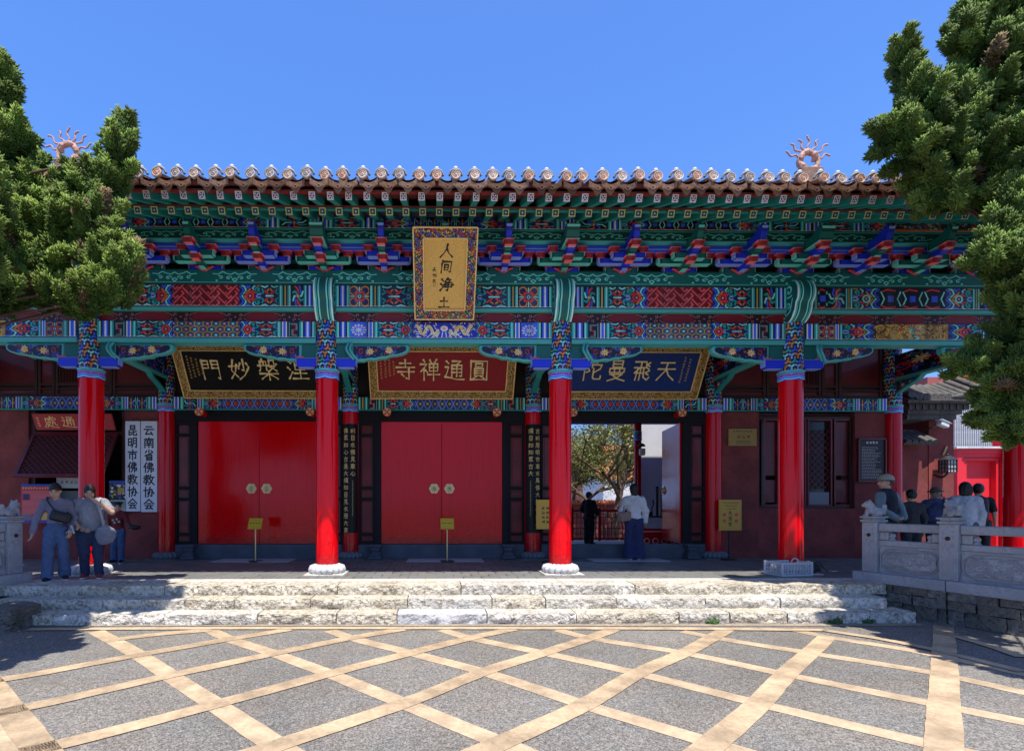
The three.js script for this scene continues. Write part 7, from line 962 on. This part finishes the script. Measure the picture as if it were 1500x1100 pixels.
  if (o.hair !== false) { const st = o.hair ?? 'short', len = { short: -.012, bob: -.075, long: -.10, tail: -.012 }[st]; inHead('hair', netMesh((x, y, z) => { x /= H; y /= H; z /= H; let d = ell(x, y, z, [0, .015, -.008], [.0535, .069, .061]); if (len < -.05) d = smin(d, ell(x, y, z, [0, len * .5, -.022], [.053 * (o.puff ?? 1), .066, .04]), .02); if (st === 'tail') d = smin(d, capsule(x, y, z, [0, .03, -.06], [0, -.07, -.075], .018, .012), .02); const face = Math.max(ell(x, y, z, [0, -.034, .07], [.042, .072, .062]), -9); d = Math.max(d, -face, st === 'short' || st === 'tail' ? (z > -.01 ? .012 - y : -.045 - y) : -9); return (d + .0035 * noise3(x * 150, y * 40, z * 150) + .002 * noise3(x * 400, y * 90, z * 400)) * H; }, [-.13, -.18, -.16], [.13, .16, .12], 0.0075), o.hairMat ?? HAIR); }
  if (o.cap) { inHead('cap', netMesh((x, y, z) => { x /= H; y /= H; z /= H; const dome = Math.max(ell(x, y, z, [0, .026, -.006], [.058, .062, .066]), .022 - y), bill = o.brim ? Math.max(ell(x, y, z, [0, .022, -.004], [.088, .02, .092]), .016 - y) : Math.max(ell(x, y, z, [0, .028, .07], [.045, .012, .052]), .0); return Math.min(dome, bill) * H; }, [-.17, 0, -.17], [.17, .17, .24], 0.0075), o.cap); }
  root.userData.J = J; return root;
}
const P0 = (px, py) => { const g = ground(px, py, PY); return [g.x, PY + 0.002, g.z]; };
const strap = (o, pts, m, r = 0.014) => mesh('strap', tube(pts, r, 30, 6).scale(1, 1, 1), m, o);
{
  const a = person('woman in a grey jumper and blue jeans looking down with a black pouch', P0(82, 851), 0.5, { H: 1.53, wide: .92, pitch: 0.42, yaw: -0.12, hair: 'tail', top: cloth(0.20, 0.19, 0.26), topName: 'jumper', legs: cloth(0.075, 0.125, 0.25), waist: .63, hem: .585, flare: .022, flareLow: .028, shoe: cloth(0.02, 0.02, 0.022), joints: { head: [-.005, .915, .045], neck: [0, .83, .01], elR: [-.165, .645, -.03], wrR: [-.19, .50, .02], elL: [.15, .64, -.02], wrL: [.13, .52, .06], knR: [-.062, .285, .05], anR: [-.07, .05, .03], knL: [.055, .285, .0], anL: [.06, .05, -.09] } });
  strap(a, [[-0.12, 1.30, -0.02], [-0.10, 1.25, 0.115], [0.0, 1.10, 0.15], [0.10, 0.98, 0.14], [0.19, 0.99, 0.0], [0.05, 1.15, -0.13], [-0.12, 1.30, -0.05]], M.blackMetal, 0.013);
  mesh('pouch', [rbox(0.27, 0.16, 0.09, 0.035).rotateZ(-0.3).translate(0.07, 1.0, 0.17), rbox(0.2, 0.1, 0.03, 0.014).rotateZ(-0.3).translate(0.07, 0.99, 0.22)], mat(rgb(0.012, 0.014, 0.013), 0.5), a); mesh('water_bottle', cyl(0.016, 0.016, 0.13, 10).rotateZ(0.3).translate(0.22, 0.80, 0.12), mat(rgb(0.35, 0.55, 0.52), 0.3), a);
  const b = person('woman in a grey t-shirt with hand at her mouth and grey shoulder bag', P0(133, 847), 0.42, { H: 1.52, wide: 1.32, belly: .015, pitch: 0.3, yaw: 0.1, hair: 'long', top: cloth(0.27, 0.27, 0.30), sleeve: 'short', hem: .5, legs: cloth(0.022, 0.035, 0.085), waist: .56, flare: .014, shoe: cloth(0.24, 0.045, 0.05), loose: .02, handL: [-.55, .6, .0], thumbL: [-.4, -.3, .8], curl: 0.9, joints: { head: [-.01, .915, .035], elL: [.195, .70, .06], wrL: [.055, .825, .15], elR: [-.175, .66, .0], wrR: [-.10, .575, .14], knR: [-.062, .285, .03], anR: [-.062, .05, -.05], knL: [.066, .285, .03], anL: [.075, .05, .03] } });
  strap(b, [[0.13, 1.29, 0.0], [0.12, 1.2, 0.16], [0.17, 1.0, 0.19], [0.2, 0.82, 0.16]], cloth(0.34, 0.34, 0.4), 0.022); strap(b, [[0.13, 1.29, 0.0], [0.16, 1.1, -0.16], [0.22, 0.84, 0.0]], cloth(0.3, 0.3, 0.36), 0.014);
  mesh('shoulder_bag', roughen(new THREE.SphereGeometry(0.14, 24, 18).scale(0.95, 1.2, 0.45).translate(0.21, 0.70, 0.16), 0.06, 7, 4), cloth(0.20, 0.21, 0.26), b); mesh('fur_toy', [sph(0.042, -0.07, 0.80, 0.24), sph(0.03, -0.10, 0.84, 0.25), sph(0.045, -0.01, 0.785, 0.25)], cloth(0.30, 0.22, 0.19), b);
  const c = person('child in a dark red jumper and jeans beside the red column', P0(172, 825), 0.2, { H: 1.27, yaw: 0.35, top: cloth(0.16, 0.015, 0.02), topName: 'jumper', legs: cloth(0.05, 0.10, 0.22), hem: .53, flare: .012, hair: 'short', joints: { head: [0, .905, .01], elL: [.16, .66, .06], wrL: [.24, .60, .17], anL: [.06, .05, .03] } });
  mesh('held_cap', roughen(new THREE.SphereGeometry(0.11, 18, 10).scale(1.1, 0.45, 0.9).translate(0.40, 0.74, 0.27), 0.02, 9, 5), M.blackMetal, c); mesh('jumper_print', [[-0.05, 0.88], [0.02, 0.9], [0.06, 0.85], [-0.02, 0.83]].map(([x, y], i) => new THREE.SphereGeometry(0.026, 10, 8).scale(1, 1, 0.3).translate(x, y, 0.108)), cloth(0.5, 0.4, 0.3), c);
}
{
  const d = person('woman in a white blouse and wide navy trousers facing into the open doorway', P0(929, 821), PI - 0.15, { H: 1.64, hair: 'bob', puff: .8, yaw: 0.2, top: cloth(0.62, 0.62, 0.62), topName: 'blouse', loose: .022, hem: .55, legs: cloth(0.022, 0.032, 0.10), flare: .04, flareLow: .06, waist: .62, shoe: SOLE, joints: { elL: [.16, .65, .0], wrL: [.15, .53, .07], elR: [-.15, .65, .0], wrR: [-.15, .51, .04], anR: [-.06, .05, -.01] } });
  strap(d, [[0.17, 1.33, 0], [0.22, 1.15, -0.07], [0.23, 0.98, -0.06], [0.24, 1.12, 0.05], [0.17, 1.33, 0]], cloth(0.25, 0.14, 0.1), 0.01); mesh('handbag', [roughen(new RoundedBoxGeometry(0.13, 0.2, 0.34, 3, 0.03), 0.02, 6, 3).rotateX(-0.1).rotateY(-0.9).translate(0.22, 0.94, -0.12)], cloth(0.30, 0.19, 0.15, 0.6), d);
  person('person in black standing in shade by the lattice balustrade beyond the doorway', [at(863, 0, -6.7).x, PY + 0.002, -6.7], 2.2, { H: 1.60, yaw: -0.5, top: cloth(0.012, 0.012, 0.013), topName: 'jacket', legs: cloth(0.012, 0.012, 0.013), hem: .47, loose: .03, flare: .02, joints: { elL: [.16, .66, .0], wrL: [.1, .58, .12], elR: [-.16, .66, 0], wrR: [-.1, .58, .12] } });
  const m = person('man in a pale cap and navy vest leaning by the railing with sage sleeves', [7.62, PY + 0.002, 0.42], 3.5, { H: 1.69, wide: 1.15, yaw: 0.95, cap: cloth(0.36, 0.33, 0.26), top: cloth(0.17, 0.23, 0.24), vest: cloth(0.012, 0.014, 0.026), legs: cloth(0.03, 0.05, 0.12), hem: .5, loose: .016, joints: { elR: [-.165, .66, -.03], wrR: [-.08, .58, -.10], elL: [.165, .66, -.03], wrL: [.06, .575, -.11] }, handR: [0.9, -.2, 0], handL: [-.9, -.2, 0] });
  person('person with black hair in dark clothes partly hidden behind the man in the navy vest', [at(1336, 0, -0.5).x, PY + 0.002, -0.5], 2.9, { H: 1.47, top: cloth(0.03, 0.03, 0.034), legs: cloth(0.03, 0.03, 0.04), hair: 'short' });
  person('person in a brown brimmed hat and blue jacket with an arm raised to the face', [at(1371, 0, -1.6).x, PY + 0.002, -1.6], -0.35, { H: 1.55, cap: cloth(0.10, 0.075, 0.055), brim: true, top: cloth(0.075, 0.10, 0.22), topName: 'jacket', legs: cloth(0.04, 0.045, 0.07), loose: .022, joints: { elL: [.17, .72, .08], wrL: [.05, .83, .13], elR: [-.19, .72, .05], wrR: [-.06, .84, .12] }, handL: [-.5, .7, 0], handR: [.5, .7, 0] });
  person('woman with a black bob in a pale grey hooded top behind the lion post', [at(1415, 0, -0.3).x, PY + 0.002, -0.3], 2.7, { H: 1.60, hair: 'bob', puff: 1.15, top: cloth(0.42, 0.45, 0.49), topName: 'hooded_top', collar: .86, legs: cloth(0.10, 0.10, 0.11), hem: .5, loose: .026 });
  const bp = person('person in a black t-shirt with a slate backpack before the sunlit red gate', [at(1434, 0, -0.9).x, PY + 0.002, -0.9], 2.3, { H: 1.60, hair: 'short', top: cloth(0.015, 0.015, 0.017), sleeve: 'short', legs: cloth(0.035, 0.035, 0.04), hem: .5 });
  mesh('backpack', [roughen(new RoundedBoxGeometry(0.30, 0.42, 0.17, 4, 0.05), 0.03, 6, 8).translate(0, 1.10, -0.2), rbox(0.22, 0.18, 0.06, 0.02, 0, 1.02, -0.3)], cloth(0.09, 0.11, 0.14), bp); strap(bp, [[0.1, 1.26, -0.12], [0.11, 1.31, 0.0], [0.11, 1.15, 0.12], [0.13, 0.98, 0.0]], cloth(0.06, 0.07, 0.09), 0.02); strap(bp, [[-0.1, 1.26, -0.12], [-0.11, 1.31, 0.0], [-0.11, 1.15, 0.12], [-0.13, 0.98, 0.0]], cloth(0.06, 0.07, 0.09), 0.02);
}
// ---------------------------------------------------------------- posters and boards at the shop window
{
  board('red_poster', 'red information poster with blue edges under the shop window', 'poster', [30, 709, 76, 766], ZR + 0.32, paint(320, 400, (g, w, h) => { fill(g, '#c0303a', 0, 0, w, h); fill(g, '#2440a8', 0, 0, w, 24); fill(g, '#2440a8', 0, h - 26, w, 26); pseudo(g, 10, 14, 30, 22, '#f0d060', 11, 4, false, 1.25); const r = rng(4); for (let i = 0; i < 20; i++) { const y = 76 + i * 12; line(g, 'rgba(255,220,210,.55)', 4, [[i > 2 && i < 8 ? 100 : 16, y], [w - 16 - 40 * r(), y]]); } fill(g, '#1c2c58', 22, 100, 62, 62); fill(g, '#68707c', 12, 310, 92, 56); g.fillStyle = '#d8a848'; g.beginPath(); g.moveTo(120, 368); g.lineTo(200, 296); g.lineTo(310, 300); g.lineTo(310, 368); g.fill(); }), M.redTrim, 0.03);
  board('white_notice', 'white notice leaning in the dark shop window', 'notice', [82, 697, 120, 715], ZR + 0.1, paint(256, 128, (g, w, h) => { fill(g, '#c4c8c4', 0, 0, w, h); pseudo(g, 4, 40, 46, 40, '#303030', 7, 4, false, 1.1); }), M.grey, 0.02);
  board('glass_case', 'grey glazed case under the white notice in the shop window', 'case', [84, 719, 122, 737], ZR + 0.1, paint(64, 64, (g) => fill(g, '#59615f', 0, 0, 64, 64)), M.grey, 0.1);
  board('picture_poster', 'colourful picture poster on the shop window edge beside the white name boards', 'poster', [159, 704, 184, 731], ZR + 0.1, paint(256, 280, (g, w, h) => { fill(g, '#101820', 0, 0, w, h); fill(g, '#2a50b0', 0, 0, w, 44); const r = rng(9); for (let i = 0; i < 60; i++) disc(g, ['#e8e4d8', '#c02830', '#d8b040', '#3a6ab8', '#18181c'][Math.floor(r() * 5)], r() * w, 50 + r() * 220, 6 + 16 * r()); fill(g, '#b89a3a', 130, 110, 100, 80); }), M.grey, 0.02);
  board('paper_notice', 'pale paper notice under the colourful picture poster', 'notice', [161, 732, 184, 756], ZR + 0.14, paint(128, 140, (g, w, h) => { fill(g, '#a8b0a4', 0, 0, w, h); for (let i = 0; i < 6; i++) line(g, '#4a5048', 4, [[12, 20 + i * 18], [110, 20 + i * 18]]); disc(g, '#b03038', 30, 24, 8); }), M.grey, 0.01);
}
renderer.render(scene, camera);
